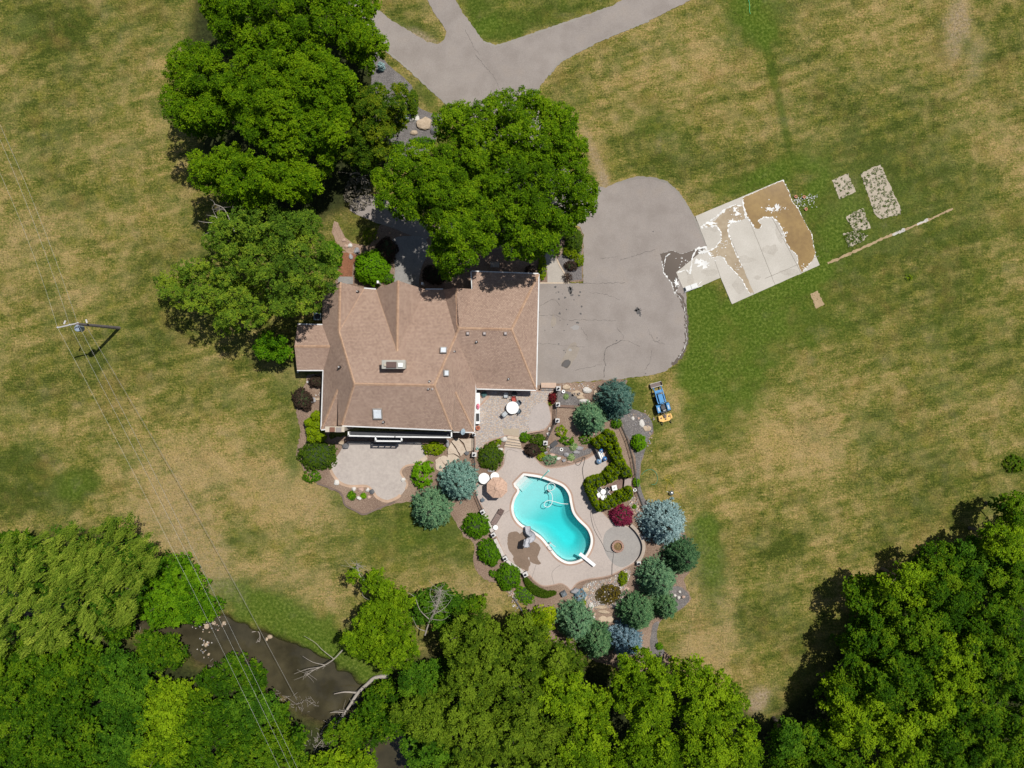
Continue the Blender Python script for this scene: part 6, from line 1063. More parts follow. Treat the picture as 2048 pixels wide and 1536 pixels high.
def shrub(name, x, y, rx, ry, h, mat, label, cat="shrub", group=None, ro=0.0, ls=.06, rc=.13, inner=True, z0=0.0, **k):
    b = P(x, y, z0 + h * .5); root = empty(name, (b.x, b.y, z0), -ro, label, cat, group); f = (H - h * .5) / H / K
    dome_mesh(rx * f, ry * f, h, mat, ls, rc, root, **k)
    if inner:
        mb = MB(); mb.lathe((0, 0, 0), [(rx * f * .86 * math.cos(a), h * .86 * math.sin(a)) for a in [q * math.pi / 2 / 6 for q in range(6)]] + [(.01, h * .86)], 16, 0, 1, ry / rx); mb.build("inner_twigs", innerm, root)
    return root
def tuft(name, x, y, r, h, mat, label, cat="plant", n=150, group=None, broad=.16, z0=0.0):
    """strap or broad leaves arching from one point"""
    b = P(x, y, z0 + h * .5); root = empty(name, (b.x, b.y, z0), 0, label, cat, group); R = r / K; a = rng.random(n) * 6.283; u = rng.random(n) ** .6
    c = np.stack([np.cos(a) * R * u * .8, np.sin(a) * R * u * .8, h * (1 - .6 * u * u) * rng.uniform(.6, 1, n)], 1); T = np.stack([np.cos(a), np.sin(a), .5 - .9 * u], 1) + rdir(n) * .2
    leaves("foliage", c, rdir(n) * .4 + [0, 0, 1], R * rng.uniform(.25, .45, n), LM[mat], root, rng.random(n), broad * 2, (0, 0, 0), T)
    mb = MB(); mb.lathe((0, 0, 0), [(R * .25, 0), (R * .15, h * .3), (.01, h * .4)], 8); mb.build("stem", plain("stem", (.05, .07, .02)), root); return root
# ---- shade trees north and west of the house
SH = dict(ls=.088, sp=25, rc=.25, cover=2.1, nl=14)
def big(name, poly, zc, dome, mat, label, **k):
    q = dict(SH); q.update(k); sp = q.pop("sp"); ls = q.pop("ls"); return tree(name, dens(poly, 26, 5), zc, dome, sp, mat, ls, label, "tree", None, tr=.32, **q)
big("shade_tree", [(395, -60), (400, 20), (420, 80), (470, 110), (560, 120), (640, 110), (690, 60), (690, -60)], 11, 3.5, "locust", "green shade tree cut by the top edge of the frame")
big("shade_tree", [(650, -50), (760, -40), (748, 30), (752, 50), (765, 75), (778, 100), (765, 120), (742, 140), (700, 120), (672, 90), (655, 30)], 9.5, 2.5, "locust", "shade tree reaching over the left road at the top")
big("shade_tree", [(350, 90), (400, 78), (450, 100), (480, 170), (470, 250), (420, 270), (350, 262), (318, 212), (328, 150)], 10, 3.5, "locust", "westernmost lobe-shaped shade tree bordering the dry lawn")
big("shade_tree", [(470, 90), (560, 80), (640, 80), (700, 130), (710, 170), (690, 215), (700, 250), (680, 300), (620, 320), (540, 310), (470, 260), (440, 180)], 12, 3.6, "locust", "central and tallest shade tree of the north-west group")
big("shade_tree", [(370, 305), (440, 285), (520, 300), (620, 310), (680, 290), (665, 335), (640, 360), (610, 405), (540, 415), (470, 412), (410, 400), (375, 350)], 10, 3.2, "locust", "southern shade tree of the north-west group, above the bare branches")
big("olive_tree", [(690, 160), (745, 165), (800, 150), (815, 190), (818, 230), (800, 270), (780, 300), (740, 330), (700, 345), (672, 300), (690, 240), (680, 200)], 7.5, 2.6, "mixed", "dark olive tree between the two big shade tree groups", sp=20, tv=(.22, .2, .17))
big("shade_tree", [(868, 225), (890, 208), (950, 195), (1000, 180), (1050, 174), (1100, 190), (1145, 225), (1165, 270), (1172, 325), (1120, 345), (1050, 340), (980, 325), (900, 300), (870, 262)], 10, 3.0, "locust2", "bright shade tree touching the asphalt junction")
big("shade_tree", [(745, 350), (765, 320), (790, 290), (830, 290), (900, 295), (980, 300), (1010, 370), (1000, 450), (985, 500), (960, 520), (930, 530), (900, 555), (865, 535), (852, 500), (855, 460), (820, 440), (780, 435), (758, 415), (742, 380)], 11, 3.4, "locust2", "bright shade tree overhanging the front walk and house")
big("shade_tree", [(975, 285), (1060, 285), (1120, 305), (1165, 308), (1180, 330), (1196, 370), (1190, 420), (1170, 440), (1150, 460), (1130, 478), (1110, 505), (1080, 520), (1040, 525), (1005, 515), (985, 470), (995, 380)], 11, 3.4, "locust2", "bright shade tree between the garage and the parking court")
big("conifer_tree", [(412, 432), (450, 425), (470, 405), (520, 420), (555, 395), (590, 420), (615, 408), (640, 440), (655, 470), (672, 500), (672, 560), (665, 600), (640, 610), (600, 640), (560, 650), (530, 600), (480, 560), (420, 520), (405, 470)], 9.5, 3.0, "ginkgo", "tall blue-green tree with bare upper branches beside the west gable", sp=21, tv=(.2, .18, .17), rough=1.7, cover=1.5, fill=False)
big("conifer_tree", [(300, 565), (340, 545), (390, 510), (430, 520), (480, 555), (520, 590), (545, 630), (500, 660), (450, 672), (420, 650), (400, 640), (420, 620), (380, 620), (345, 610), (310, 590)], 7.5, 2.4, "ginkgo", "lower yellow-green tree leaning west over the dry lawn", sp=19, tv=(.2, .2, .17), rough=1.5, cover=1.4, fill=False)
big("conifer_tree", [(505, 665), (540, 660), (570, 680), (580, 710), (560, 735), (530, 725), (508, 700)], 3.5, 1.2, "green", "small dark tree beside the west wing of the house", sp=16)
shrub("holly_shrub", 660, 508, 22, 26, 2.6, "green", "dark glossy shrub squeezed between blue-green tree and red mulch", ls=.07)
shrub("trimmed_shrub", 741.5, 534, 34, 35, 3.0, "bright", "large round trimmed bright green shrub at the front of the house", ls=.05, rc=.1, dens_=1.2)
shrub("front_shrub", 776, 557, 12, 12, 1.0, "green", "low green shrub right of the round trimmed shrub", ls=.05)
shrub("front_shrub", 772, 500, 22, 26, 1.3, "brown", "shaded dark reddish shrub north-east of the trimmed shrub", ls=.06)
shrub("front_shrub", 870, 548, 26, 20, 1.2, "brown", "dim bronze shrub right of the front walk", ls=.06)
shrub("yew_shrub", 1148, 480, 18, 26, 2.2, "juniper", "dark green shrub beside the parking court's planted bed", ls=.06); shrub("lime_shrub", 1142, 503, 15, 12, 1.2, "lime", "lime yellow shrub in the bed by the parking court", ls=.06, inner=False); shrub("lime_shrub", 1159, 519, 9, 13, .9, "lime", "smaller lime shrub at the asphalt edge", ls=.06, inner=False)
tuft("spiky_plant", 1135, 555, 12, .7, "brown", "dark spiky plant at the end of the garage walkway", "plant", 90, broad=.06); shrub("bronze_shrub", 1143, 531, 14, 10, .8, "brown", "bronze shrub in the grey bed by the parking court"); shrub("flower_shrub", 1085, 535, 8, 24, .8, "thuja", "narrow golden shrub along the garage walkway"); shrub("flower_shrub", 1060, 540, 10, 9, .6, "brown", "low pinkish bush north of the garage corner", inner=False)
shrub("mossy_shrub", 845, 282, 26, 9, .8, "green", "low green ground plants behind the mossy boulder"); tuft("teal_bush", 804, 232, 9, .9, "teal", "teal-blue bush beside the pale angular boulder", "shrub", 200) if False else shrub("teal_bush", 806, 232, 8, 13, 1.4, "blue1", "pale teal bush beside the pale angular boulder", inner=False); shrub("teal_bush", 762, 132, 7, 7, 1.4, "blue1", "pale teal bush under the tree by the left road", inner=False)
shrub("olive_bush", 826, 205, 9, 28, 2.2, "mixed", "dark narrow bush along the gravel by the grass wedge"); shrub("grey_twig_shrub", 715, 385, 28, 34, 2.2, "dead", "greyish twiggy shrub at the west edge of the front shade tree", inner=False, dens_=.4)
shrub("grass_shrub", 740, 470, 16, 14, .6, "lime", "yellowish low shrub at the end of the grass island", inner=False, dens_=.5)
# ---- bottom left
WF = [(-20, 1085), (60, 1062), (110, 1040), (200, 1045), (262, 1026), (285, 1050), (318, 1085), (342, 1100), (325, 1128), (300, 1150), (285, 1195), (262, 1245), (215, 1262), (200, 1290), (120, 1300), (60, 1290), (-20, 1300)]
L = lobes_of(dens(WF, 20, 4), 8.5, 3.5, 30, 1.3); o = Vector((L[:, 0].mean(), L[:, 1].mean(), 0)); wroot = empty("willow", o, 0, "feathery weeping willow with streaming pale branches at the left edge", "willow")
nlk = int(len(L) * 8); per = 13; li = rng.integers(0, len(L), nlk); d = rdir(nlk); d[:, 2] = np.abs(d[:, 2]); st = L[li, :3] + d * L[li, 3:4] * rng.uniform(.75, 1.25, (nlk, 1)); nst = nlk * per
lk_ = rng.normal(0, .16, (nlk, 3)); lt = rng.normal(0, .17, nlk); st = np.repeat(st, per, 0) + rng.normal(0, .16, (nst, 3)) * [1, 1, .6]; fl_ = np.array([-.72, -.62, -.25]); ln = 14; seq = np.arange(ln) / ln
dirs = fl_ + np.repeat(lk_, per, 0) + rng.normal(0, .07, (nst, 3)); cen = st[:, None] + dirs[:, None] * (seq[None, :, None] * 1.5) + np.array([0, 0, -.75]) * (seq ** 2)[None, :, None]; Cc = (cen + rng.normal(0, .035, cen.shape)).reshape(-1, 3)
Tt = np.repeat(dirs, ln, 0) + rng.normal(0, .25, (len(Cc), 3)); leaves("crown", Cc, rdir(len(Cc)) * .7 + [0, 0, .9], rng.uniform(.07, .13, len(Cc)), LM["willow"], wroot, np.repeat(.48 + np.repeat(lt, per) + rng.normal(0, .12, nst), ln) + rng.normal(0, .1, len(Cc)), .28, tuple(o), Tt)
p, N, S, t, T = fol(L - [0, 0, .5, .15], .35, 9, .12, .3, tv=(.1, .1, .1)); leaves("inner_foliage", p, N, S, LM["wood3"], wroot, t * .8, .5, tuple(o)); trunk(wroot, o, (0, 0, 8), .35, [Vector(L[i, :3]) - o for i in range(0, len(L), 9)])
def wood(poly, zc, mat, label, sp=24, dome=2.6, ls=.105, tv=(.22, .18, .22), **k):
    if isinstance(poly, tuple): poly = circ(poly[0], poly[1], poly[2] * 1.18, (poly[3] if len(poly) > 3 else poly[2]) * 1.18, *poly[4:])
    zc *= .8 if zc > 6 else .9
    tree("woodland_tree", dens(poly, 22, 5), zc, dome, sp, mat, ls, label, "tree", "trees of the woods", tv=tv, **k)
wood([(270, 1150), (300, 1130), (340, 1105), (370, 1120), (405, 1150), (412, 1185), (440, 1215), (432, 1240), (390, 1250), (330, 1250), (290, 1255), (265, 1230), (285, 1190)], 3.2, "green", "low dense thicket between the willow and the creek's north bank", sp=18, dome=1.2)
wood((25, 1085, 45, 20), 3.5, "wood1", "low bright tree at the left edge above the willow")
for a in [((305, 1303, 54, 32, .15), 4.5, "wood1", "round-headed tree at the creek's west end, below the thicket"), ((228, 1258, 34, 22), 4, "wood1", "small tree tucked under the willow's lower right corner"), ((50, 1345, 78, 60), 8, "wood1", "tree at the left edge directly below the willow"), ((150, 1350, 68, 60), 8.5, "wood1", "woodland tree below the willow, second from the left edge"), ((235, 1365, 55, 62), 7.5, "wood3", "dark tree left of the yellow-green one near the creek"),
 ((340, 1405, 52, 42), 6.5, "wood2", "yellow-green tree south of the muddy creek bend"), ((40, 1450, 70, 62), 9, "wood1", "dense tree at the left edge, second from the bottom corner"), ((135, 1455, 68, 62), 9, "wood1", "dense tree in the middle of the lower left woods"), ((40, 1540, 80, 50), 9, "wood1", "tree in the bottom left corner"), ((225, 1470, 55, 60), 8, "wood3", "dark bluish tree in the lower left woods"), ((150, 1545, 62, 44), 8, "wood1", "bottom edge tree, second from the left corner"),
 ((315, 1490, 60, 60), 8, "wood2", "yellowish tree at the centre of the lower left woods"), ((240, 1550, 50, 34), 7, "wood3", "dark tree at the bottom edge left of the wires"), ((422, 1375, 34, 26), 4.5, "wood1", "tree on the south bank just left of the overhead wires"), ((488, 1352, 46, 30, .2), 5.0, "wood1", "leafy tree leaning over the creek beneath the wires"), ((415, 1450, 58, 52), 7, "wood1", "green tree left of the wires near the bottom"), ((385, 1540, 70, 40), 7, "wood1", "bottom edge tree just left of the wires"), ((495, 1425, 48, 46), 5, "wood3", "dark tree under the wires, south of the creek"), ((500, 1510, 60, 52), 7, "wood1", "bottom edge tree right under the wires"), ((560, 1440, 26, 24), 3, "wood1", "small tree on the south bank right of the wires"), ((580, 1505, 34, 42), 5, "wood1", "tree left of the fallen branch near the bottom"), ((655, 1535, 44, 28), 3.5, "wood2", "yellow-green tree at the bottom edge below the fallen branch"), ((700, 1470, 40, 32), 4, "wood1", "low tree on the creek bank below the fallen branch")]: wood(*a)
# ---- bottom middle
big("maple_tree", [(684, 1145), (700, 1138), (740, 1145), (770, 1150), (782, 1178), (808, 1178), (820, 1210), (815, 1240), (840, 1290), (835, 1330), (800, 1345), (770, 1352), (735, 1318), (700, 1305), (680, 1280), (705, 1250), (695, 1225), (730, 1210), (745, 1185), (700, 1168)], 6.5, 2.2, "wood2", "yellow-green tree standing alone on the creek's north bank", sp=19, tv=(.13, .16, .17), rough=.9, cover=1.8)
for a in [((880, 1215, 50, 34), 3.2, "wood3", "low dark tree tangled with bare twigs"), ((770, 1395, 40, 26), 2.6, "wood1", "shaded green tree where the fallen branch begins"), ((935, 1215, 40, 18), 3.0, "wood1", "small bright tree at the top of the middle woods"),
 ((945, 1290, 58, 55), 8.5, "wood4", "grey-green feathery tree in the upper middle woods"), ((1045, 1290, 54, 50), 8, "wood4", "grey-green tree south of the dark edging path"), ((1120, 1330, 42, 42), 6.5, "wood4", "grey-green tree west of the lowest spruces"), ((1085, 1245, 26, 28), 3.5, "thuja", "small olive tree near the dark edging path"), ((850, 1360, 45, 34), 5, "wood3", "dark tree in the gap below the yellow-green one"), ((945, 1375, 58, 45), 9, "wood4", "grey-green tree at the heart of the middle woods"), ((1035, 1385, 50, 48), 9, "wood4", "grey-green tree above the dark gap in the middle woods"), ((1125, 1395, 52, 46), 8.5, "wood2", "yellow-green tree left of the big lime one"),
 ((765, 1440, 52, 38), 5, "wood1", "green tree east of the fallen branch"), ((850, 1430, 52, 42), 8, "wood4", "feathery tree over the creek's south bend"), ((935, 1460, 58, 48), 8.5, "wood4", "grey-green tree near the bottom, left of centre"), ((1020, 1470, 52, 48), 8, "wood4", "grey-green tree near the bottom, at the centre"), ((1100, 1475, 48, 44), 7, "wood4", "dull grey-green tree near the bottom beside the dark gap"), ((700, 1535, 55, 30), 4, "wood2", "yellowish tree at the bottom edge over the water"), ((860, 1510, 52, 42), 7, "wood3", "dark tree at the bottom edge right of the water"), ((945, 1550, 62, 34), 8, "wood4", "bottom edge tree directly right of the dark one"), ((1050, 1550, 60, 30), 8, "wood4", "bottom edge tree below the centre of the woods"), ((1180, 1445, 42, 52), 7.5, "wood2", "yellow-green tree touching the big lime one"), ((1170, 1530, 62, 44), 7.5, "wood2", "bottom edge tree left of the big lime one")]: wood(*a)
wood([(1240, 1320), (1262, 1296), (1300, 1300), (1330, 1330), (1350, 1345), (1362, 1400), (1350, 1450), (1290, 1465), (1240, 1440), (1225, 1380)], 9.5, "wood2", "big lime-green tree directly below the steel-blue spruce", dome=3); wood([(1345, 1330), (1400, 1318), (1440, 1335), (1470, 1370), (1498, 1385), (1500, 1440), (1460, 1470), (1380, 1470), (1350, 1440)], 9.5, "wood2", "big lime-green tree at the tip of the woods by the straw patch", dome=3); wood([(1230, 1450), (1300, 1460), (1370, 1470), (1370, 1580), (1230, 1580)], 9, "wood2", "lime-green tree at the bottom edge, left half of the lime group", dome=3); wood([(1370, 1475), (1460, 1465), (1512, 1440), (1520, 1500), (1515, 1580), (1370, 1580)], 9, "wood2", "lime-green tree at the bottom edge, right half of the lime group", dome=3)
# ---- bottom right
for a in [((2010, 1075, 40, 45), 9, "wood2", "yellow-green tree at the right edge, top of the eastern woods"), ((2035, 1022, 40, 28), 6.1, "wood1", "northernmost tree of the eastern woods at the right edge"), ((1890, 1125, 52, 32), 6.2, "wood1", "tree on the lawn's edge at the top of the eastern woods"), ((1962, 1135, 56, 46), 5, "wood3", "dark low tree in the shaded notch of the eastern woods"), ((2030, 1170, 50, 55), 8, "wood1", "right edge tree below the shaded notch"),
 ((1752, 1195, 50, 36), 6.5, "wood1", "lawn-side tree with the long shadow, middle of the eastern edge"), ((1830, 1175, 48, 42), 9.5, "wood2", "yellowish tree just below the top lawn edge of the eastern woods"), ((1900, 1210, 55, 50), 9, "wood1", "green tree right of the yellowish one in the eastern woods"), ((1985, 1255, 58, 52), 9.5, "wood1", "green tree near the right edge at mid height of the eastern woods"), ((1762, 1280, 60, 52), 8, "wood1", "dark-shadowed tree forming the western bulge of the eastern woods"), ((1845, 1275, 52, 52), 10, "wood1", "tree east of the western bulge"), ((1920, 1315, 52, 52), 10, "wood2", "olive tree at the centre of the eastern woods"), ((2020, 1350, 62, 55), 10, "wood1", "right edge tree level with the olive one"), ((1722, 1362, 54, 45), 7.5, "wood1", "tree south of the western bulge"), ((1810, 1365, 55, 48), 10.5, "wood1", "tall tree in the middle of the eastern woods"), ((1895, 1405, 55, 50), 10, "wood2", "yellowish tree below the centre of the eastern woods"),
 ((1682, 1392, 42, 42), 7.5, "wood2", "yellow-green tree sticking out over the lawn's dark shadow"), ((1730, 1450, 60, 50), 10, "wood2", "yellow-green tree behind the lawn's dark shadow"), ((1970, 1440, 60, 50), 10, "wood1", "tree left of the lower right corner's edge"), ((2045, 1460, 45, 60), 9.5, "wood1", "right edge tree above the bottom right corner"), ((1815, 1470, 55, 50), 10, "wood2", "yellow-green tree near the bottom of the eastern woods"), ((1895, 1500, 52, 48), 9.5, "wood1", "tree near the bottom, right of the yellow-green pair"), ((1592, 1484, 42, 36), 6, "wood3", "bluish dark tree right of the pale straw patch"), ((1640, 1495, 50, 48), 7.5, "wood1", "bottom tree between the bluish and yellow-green ones"), ((1580, 1545, 62, 34), 6.5, "wood1", "bottom edge tree right of the lime group"), ((1700, 1545, 58, 38), 8.5, "wood1", "bottom edge tree under the yellow-green pair"), ((1800, 1550, 56, 34), 9, "wood2", "bottom edge yellowish tree of the eastern woods"), ((1975, 1530, 62, 44), 9, "wood1", "tree next to the bottom right corner"), ((2050, 1545, 36, 44), 9, "wood2", "tree in the bottom right corner")]: wood(*a)
# ---- spruces
for a in [(1232, 799, 38, 6.0, "blue3", "dark blue-green spruce at the corner of the parking court"), (1182, 836.5, 33, 5.2, "spr3", "grey-green spruce between patio and hedge"), (917, 963, 40, 5.5, "blue2", "teal spruce beside the white round table"), (862, 1018, 41, 5.5, "spr3", "grey-green spruce below the teal one, by the terrace"), (1328, 1047, 45, 6.0, "blue1", "pale silvery blue spruce right of the crimson shrub"),
 (1364, 1112, 36, 5.5, "spr2", "deep green spruce below the pale blue one"), (1316, 1157, 39, 6.0, "spr3", "grey-green spruce at the pond's east side"), (1331, 1213, 25, 4.0, "spr1", "small green spruce next to the gravel lobe"), (1274, 1225, 38, 6.0, "spr1", "green spruce right of the waterfall ledges"), (1252, 1280, 35, 5.5, "steel", "steel-blue spruce at the bottom of the spruce group"), (1150, 1243, 38, 6.0, "spr3", "grey-green spruce left of the waterfall ledges"), (1193, 1283, 36, 5.5, "spr1", "green spruce left of the steel-blue one")]: spruce(*a)
# ---- garden shrubs
def sh(*a, **k): return shrub(*a, **k)
sh("juniper", 634, 912, 40, 30, 1.5, "juniper", "broad dark juniper at the terrace's west side", ls=.07, rc=.15); sh("grass_clump", 622, 953, 18, 12, .7, "green", "bright grassy clump below the broad juniper", inner=False)
sh("mugo_juniper", 981, 913, 25, 27, 1.2, "juniper", "oval juniper between patio railing and pool deck", ls=.07, rc=.14); sh("lime_cover", 990, 886, 14, 7, .5, "lime", "lime tip of low shrub above the oval juniper", ro=-.4, inner=False)
for (x, y, rx, ry, ro), lb in zip(((953, 1052, 28, 25, 0), (978, 1106, 22, 28, -.5), (1017, 1155, 25, 27, 0)), ("round glossy shrub beside the second low-wall pillar", "oval glossy shrub beside the third low-wall pillar", "round glossy shrub beside the southernmost pillar")): sh("laurel_shrub", x, y, rx, ry, 1.6, "green", lb, "shrub", "glossy shrubs along the low wall", ro, ls=.07)
sh("small_shrub", 986, 1147, 8, 7, .6, "green", "tiny green shrub between the second and third glossy shrubs", inner=False); sh("ground_cover", 1049, 1191, 22, 17, .5, "bright", "bright green ground cover west of the slate stone lantern", ro=.6, ls=.05)
sh("hedge_shrub", 843, 951, 20, 26, 1.6, "bright", "broad-leaved bright shrub at the terrace's east notch", ls=.11, rc=.2, inner=False, dens_=.8); sh("hedge_shrub", 857, 935, 12, 12, 1.1, "bright", "small broad-leaved shrub north of the larger broad-leaved one", ls=.1, rc=.2, inner=False, dens_=.7)
sh("lime_shrub", 866, 897, 22, 13, .9, "lime", "lime-green shrub south of the balcony's east end", ls=.08, inner=False)
sh("smoke_shrub", 603, 799, 19, 24, 1.5, "brown", "dark red-brown shrub leaning on the dry lawn", ro=-.6, ls=.06); sh("smoke_shrub", 632, 764, 16, 12, 1.2, "brown", "small dark red-brown shrub under the wing's eave")
for i, (x, y, r) in enumerate(((633, 832, 12), (618, 845, 10), (634, 850, 12), (622, 862, 11), (636, 866, 12), (624, 876, 11), (640, 876, 10))): sh("golden_thuja", x, y, r, r * .85, 1.7, "thuja", "lime-gold conifer by the southwest house wall, " + ("northernmost of seven", "outermost toward the lawn on the north side", "against the wall, second from north", "in the middle, on the lawn side", "against the wall, second from south", "southern tip on the lawn side", "southernmost, below the chimney")[i], "shrub", "golden conifers by the southwest corner", ls=.05, rc=.1)
sh("round_shrub", 1278, 886, 15, 17, 1.4, "bright", "round bright shrub on the gravel strip below the gravel bed", ls=.05, rc=.1); sh("round_shrub", 1233, 847, 11, 10, .9, "green", "small round shrub south of the dark spruce", ls=.05); sh("round_shrub", 1273, 965, 7, 9, .8, "bright", "little bright shrub at the storage box", ls=.05); sh("round_shrub", 1224, 795, 1, 1, .1, "green", "x") if False else None
sh("barberry", 1244, 1032, 23, 21, 1.5, "red", "crimson shrub between hedge nook and pale blue spruce", ls=.07); sh("barberry", 1104, 796, 9, 12, 1.0, "maroon", "maroon shrub against the patio railing", ls=.06)
sh("pond_plants", 1218, 1187, 22, 18, .45, "pond", "golden-brown water plants filling the small pond", "pond plants", inner=False, dens_=.5, ls=.06); sh("lime_shrub", 1246, 1158, 9, 15, .8, "lime", "lime shrub at the pebble bed's east edge", ro=.2, ls=.06)
sh("blue_fescue", 1160, 1191, 12, 13, .7, "steel", "blue-grey bush on the large grey boulder", inner=False); tuft("yellow_plant", 1165, 1205, 8, .5, "lime", "yellowish tuft below the blue-grey bush")
sh("dark_leaf_shrub", 1065, 901, 16, 13, 1.3, "brown", "near-black bush at the deck's north edge", ls=.08); sh("flower_shrub", 1049, 874, 11, 10, 1.0, "green", "green shrub right of the sandstone steps", ls=.07); sh("flower_shrub", 1074, 878, 16, 10, .8, "juniper", "mixed green shrub below the patio's grey boulder", ls=.07, inner=False); sh("flower_shrub", 1085, 893, 9, 13, .8, "juniper", "narrow shrub left of the pillar in white rocks", ls=.07, inner=False)
sh("flower_shrub", 1122, 863, 12, 11, .7, "thuja", "yellowish perennial clump on brown mulch", inner=False, dens_=.6, ls=.07); sh("flower_shrub", 1134, 881, 14, 9, .7, "green", "green perennial clump above the white ring planter", inner=False, dens_=.7, ls=.07); sh("flower_shrub", 1171, 878, 12, 10, .8, "green", "green perennial left of the hedge end", inner=False, dens_=.7)
sh("catmint", 1100, 919, 15, 10, .6, "spr3", "grey-green mound spilling onto the pool deck", inner=False, ls=.05); sh("catmint", 1082, 912, 8, 9, .5, "thuja", "low yellow-green mound beside the grey-green one", inner=False)
tuft("hosta", 1147, 893, 8.5, .5, "hosta", "variegated hosta on the gravel, upper of two", group="hostas"); tuft("hosta", 1142, 915, 8, .5, "hosta", "variegated hosta at the deck edge, lower of two", group="hostas"); tuft("daylily", 1100, 805, 7, .5, "lime", "lime strap-leaved plant below the maroon shrub"); tuft("daylily", 703, 991, 10, .6, "green", "dark green tuft below the terrace's square block"); tuft("daylily", 727, 992, 7, .4, "bright", "lime tuft between the white and pinkish rocks"); tuft("daylily", 1132, 793, 6, .3, "hosta", "sparse plant on the gravel beside the white pot"); tuft("daylily", 1319, 1293, 8, .6, "green", "green tuft on the dark gravel by the lime trees"); tuft("daylily", 1269, 1013, 5, .4, "green", "small tuft on pebbles above the pale blue spruce")
# crescent hedge
cm = MB(); path = smooth2([(1051, 1156), (1060, 1170), (1074, 1181), (1092, 1187), (1109, 1184)], False, 8); q = np.array(path); n = 5200; i = rng.integers(0, len(q), n); w = np.sin((i / len(q)) * 2.6 + .3) * 8 + 1.5
ang = rng.random(n) * 6.283; off = np.sqrt(rng.random(n)) * w; hz = .55 * np.sqrt(np.clip(1 - (off / (w + .5)) ** 2, 0, 1)) + .08; ppx = q[i, 0] + off * np.cos(ang); ppy = q[i, 1] + off * np.sin(ang)
o = P(1078, 1180); C = np.stack([(ppx - 1024) / K, (768 - ppy) / K, hz], 1); hr = empty("crescent_hedge", o, 0, "crescent-shaped low hedge hugging the south-west deck edge", "hedge"); leaves("foliage", C, rdir(n) + [0, 0, .8], rng.uniform(.05, .09, n), LM["juniper"], hr, .45 + rng.normal(0, .2, n), .5, tuple(o))
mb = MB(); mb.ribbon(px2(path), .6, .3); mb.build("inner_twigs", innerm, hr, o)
# arborvitae hedge: one plant of each size, then copies
HL = [(1193, 886), (1202, 880), (1209, 877), (1217, 868), (1226, 871), (1230, 881), (1234, 892), (1238, 904), (1242, 916), (1246, 927), (1251, 936), (1257, 944), (1261, 951), (1221, 880), (1220, 894), (1226, 906), (1232, 916), (1237, 927), (1244, 938), (1250, 948), (1209, 888), (1198, 892)]
HU = [(1230, 934), (1222, 942), (1236, 946), (1231, 956), (1215, 951), (1222, 960), (1207, 957), (1198, 959), (1189, 961), (1181, 965), (1177, 973), (1180, 982), (1184, 991), (1188, 1000), (1193, 1010), (1200, 1019), (1207, 1012), (1214, 1006), (1223, 1002), (1233, 998), (1241, 992), (1250, 988), (1259, 982), (1262, 991), (1228, 1009), (1217, 1014), (1239, 1005), (1250, 999), (1258, 996), (1198, 968), (1208, 966), (1190, 972), (1190, 985)]
def thuja(r, h):
    root = empty("arborvitae", (0, 0, 0), 0, "", "arborvitae"); n = 330; t = 1 - np.sqrt(1 - rng.random(n) * .98); a = rng.random(n) * 6.283; rr = r * (1 - t) ** .45 * rng.uniform(.85, 1.08, n)
    c = np.stack([rr * np.cos(a), rr * np.sin(a), .1 + h * t], 1); nl = 9; ci = np.repeat(np.arange(n), nl); m = len(ci); out = np.stack([np.cos(a), np.sin(a), np.full(n, 1.0)], 1)
    p = c[ci] + rdir(m) * (rng.random(m) * .10)[:, None]; leaves("crown", p, rdir(m) + out[ci] * .5, rng.uniform(.045, .08, m), LM["thuja"], root, (.5 + rng.normal(0, .15, n))[ci] + rng.normal(0, .14, m), .5, (0, 0, 0), out[ci] + rdir(m) * .5)
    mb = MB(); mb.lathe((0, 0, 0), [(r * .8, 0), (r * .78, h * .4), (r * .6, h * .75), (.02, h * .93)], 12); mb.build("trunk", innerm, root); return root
protos = [thuja(.40, 2.3), thuja(.44, 2.1), thuja(.36, 2.5)]; used = set()
for lst, lb, gp in ((HL, "arborvitae of the dense row screening the pool equipment", "arborvitae screening the pool equipment"), (HU, "arborvitae of the U-shaped hedge around the seating nook", "arborvitae of the U-shaped hedge")):
    for i, (x, y) in enumerate(lst):
        k = rnd.randrange(3); t = protos[k] if k not in used else dup(protos[k]); used.add(k); t.name = "arborvitae"; p = P(x, y, 2.0); t.location = (p.x, p.y, 0); t.rotation_euler = (0, 0, rnd.random() * 6.28); s = rnd.uniform(.9, 1.12); t.scale = (s, s, s * rnd.uniform(.85, 1.1)); t["label"] = lb; t["group"] = gp; t["category"] = "arborvitae"
sh("round_shrub", 2030, 928, 21, 17, .7, "mixed", "lone dark round shrub at the right edge of the lawn", inner=False, dens_=.8, ls=.09)
sh("round_shrub", 1817, 555, 7, 6, .3, "lime", "tiny yellow-green tuft in the middle of the east lawn", inner=False, dens_=.4)
# ---- dead wood
def deadbranch(name, main, z0, z1, r, label, subs=(), mt=deadwood, cat="branch", twigs=0, root_=None):
    q = smooth2(main, False, 5); n = len(q); pts = [P(x, y, z0 + (z1 - z0) * i / (n - 1)) for i, (x, y) in enumerate(q)]; mb = MB(); mb.tube(pts, r, 8, 0, r * .35)
    for sp_, za, zb, rr in subs:
        s = smooth2(sp_, False, 4); m_ = len(s); mb.tube([P(x, y, za + (zb - za) * i / (m_ - 1)) for i, (x, y) in enumerate(s)], rr, 6, 0, rr * .3)
    for _ in range(twigs):
        a = pts[rnd.randrange(n // 2, n)]; d = Vector((rnd.gauss(0, 1), rnd.gauss(0, 1), rnd.uniform(-.1, .6))) * rnd.uniform(.3, .8); mb.tube([a, a + d * .5 + Vector((rnd.gauss(0, .1), rnd.gauss(0, .1), 0)), a + d], .018, 4, 0, .008)
    return tag(mb.build(name, mt), label, cat)
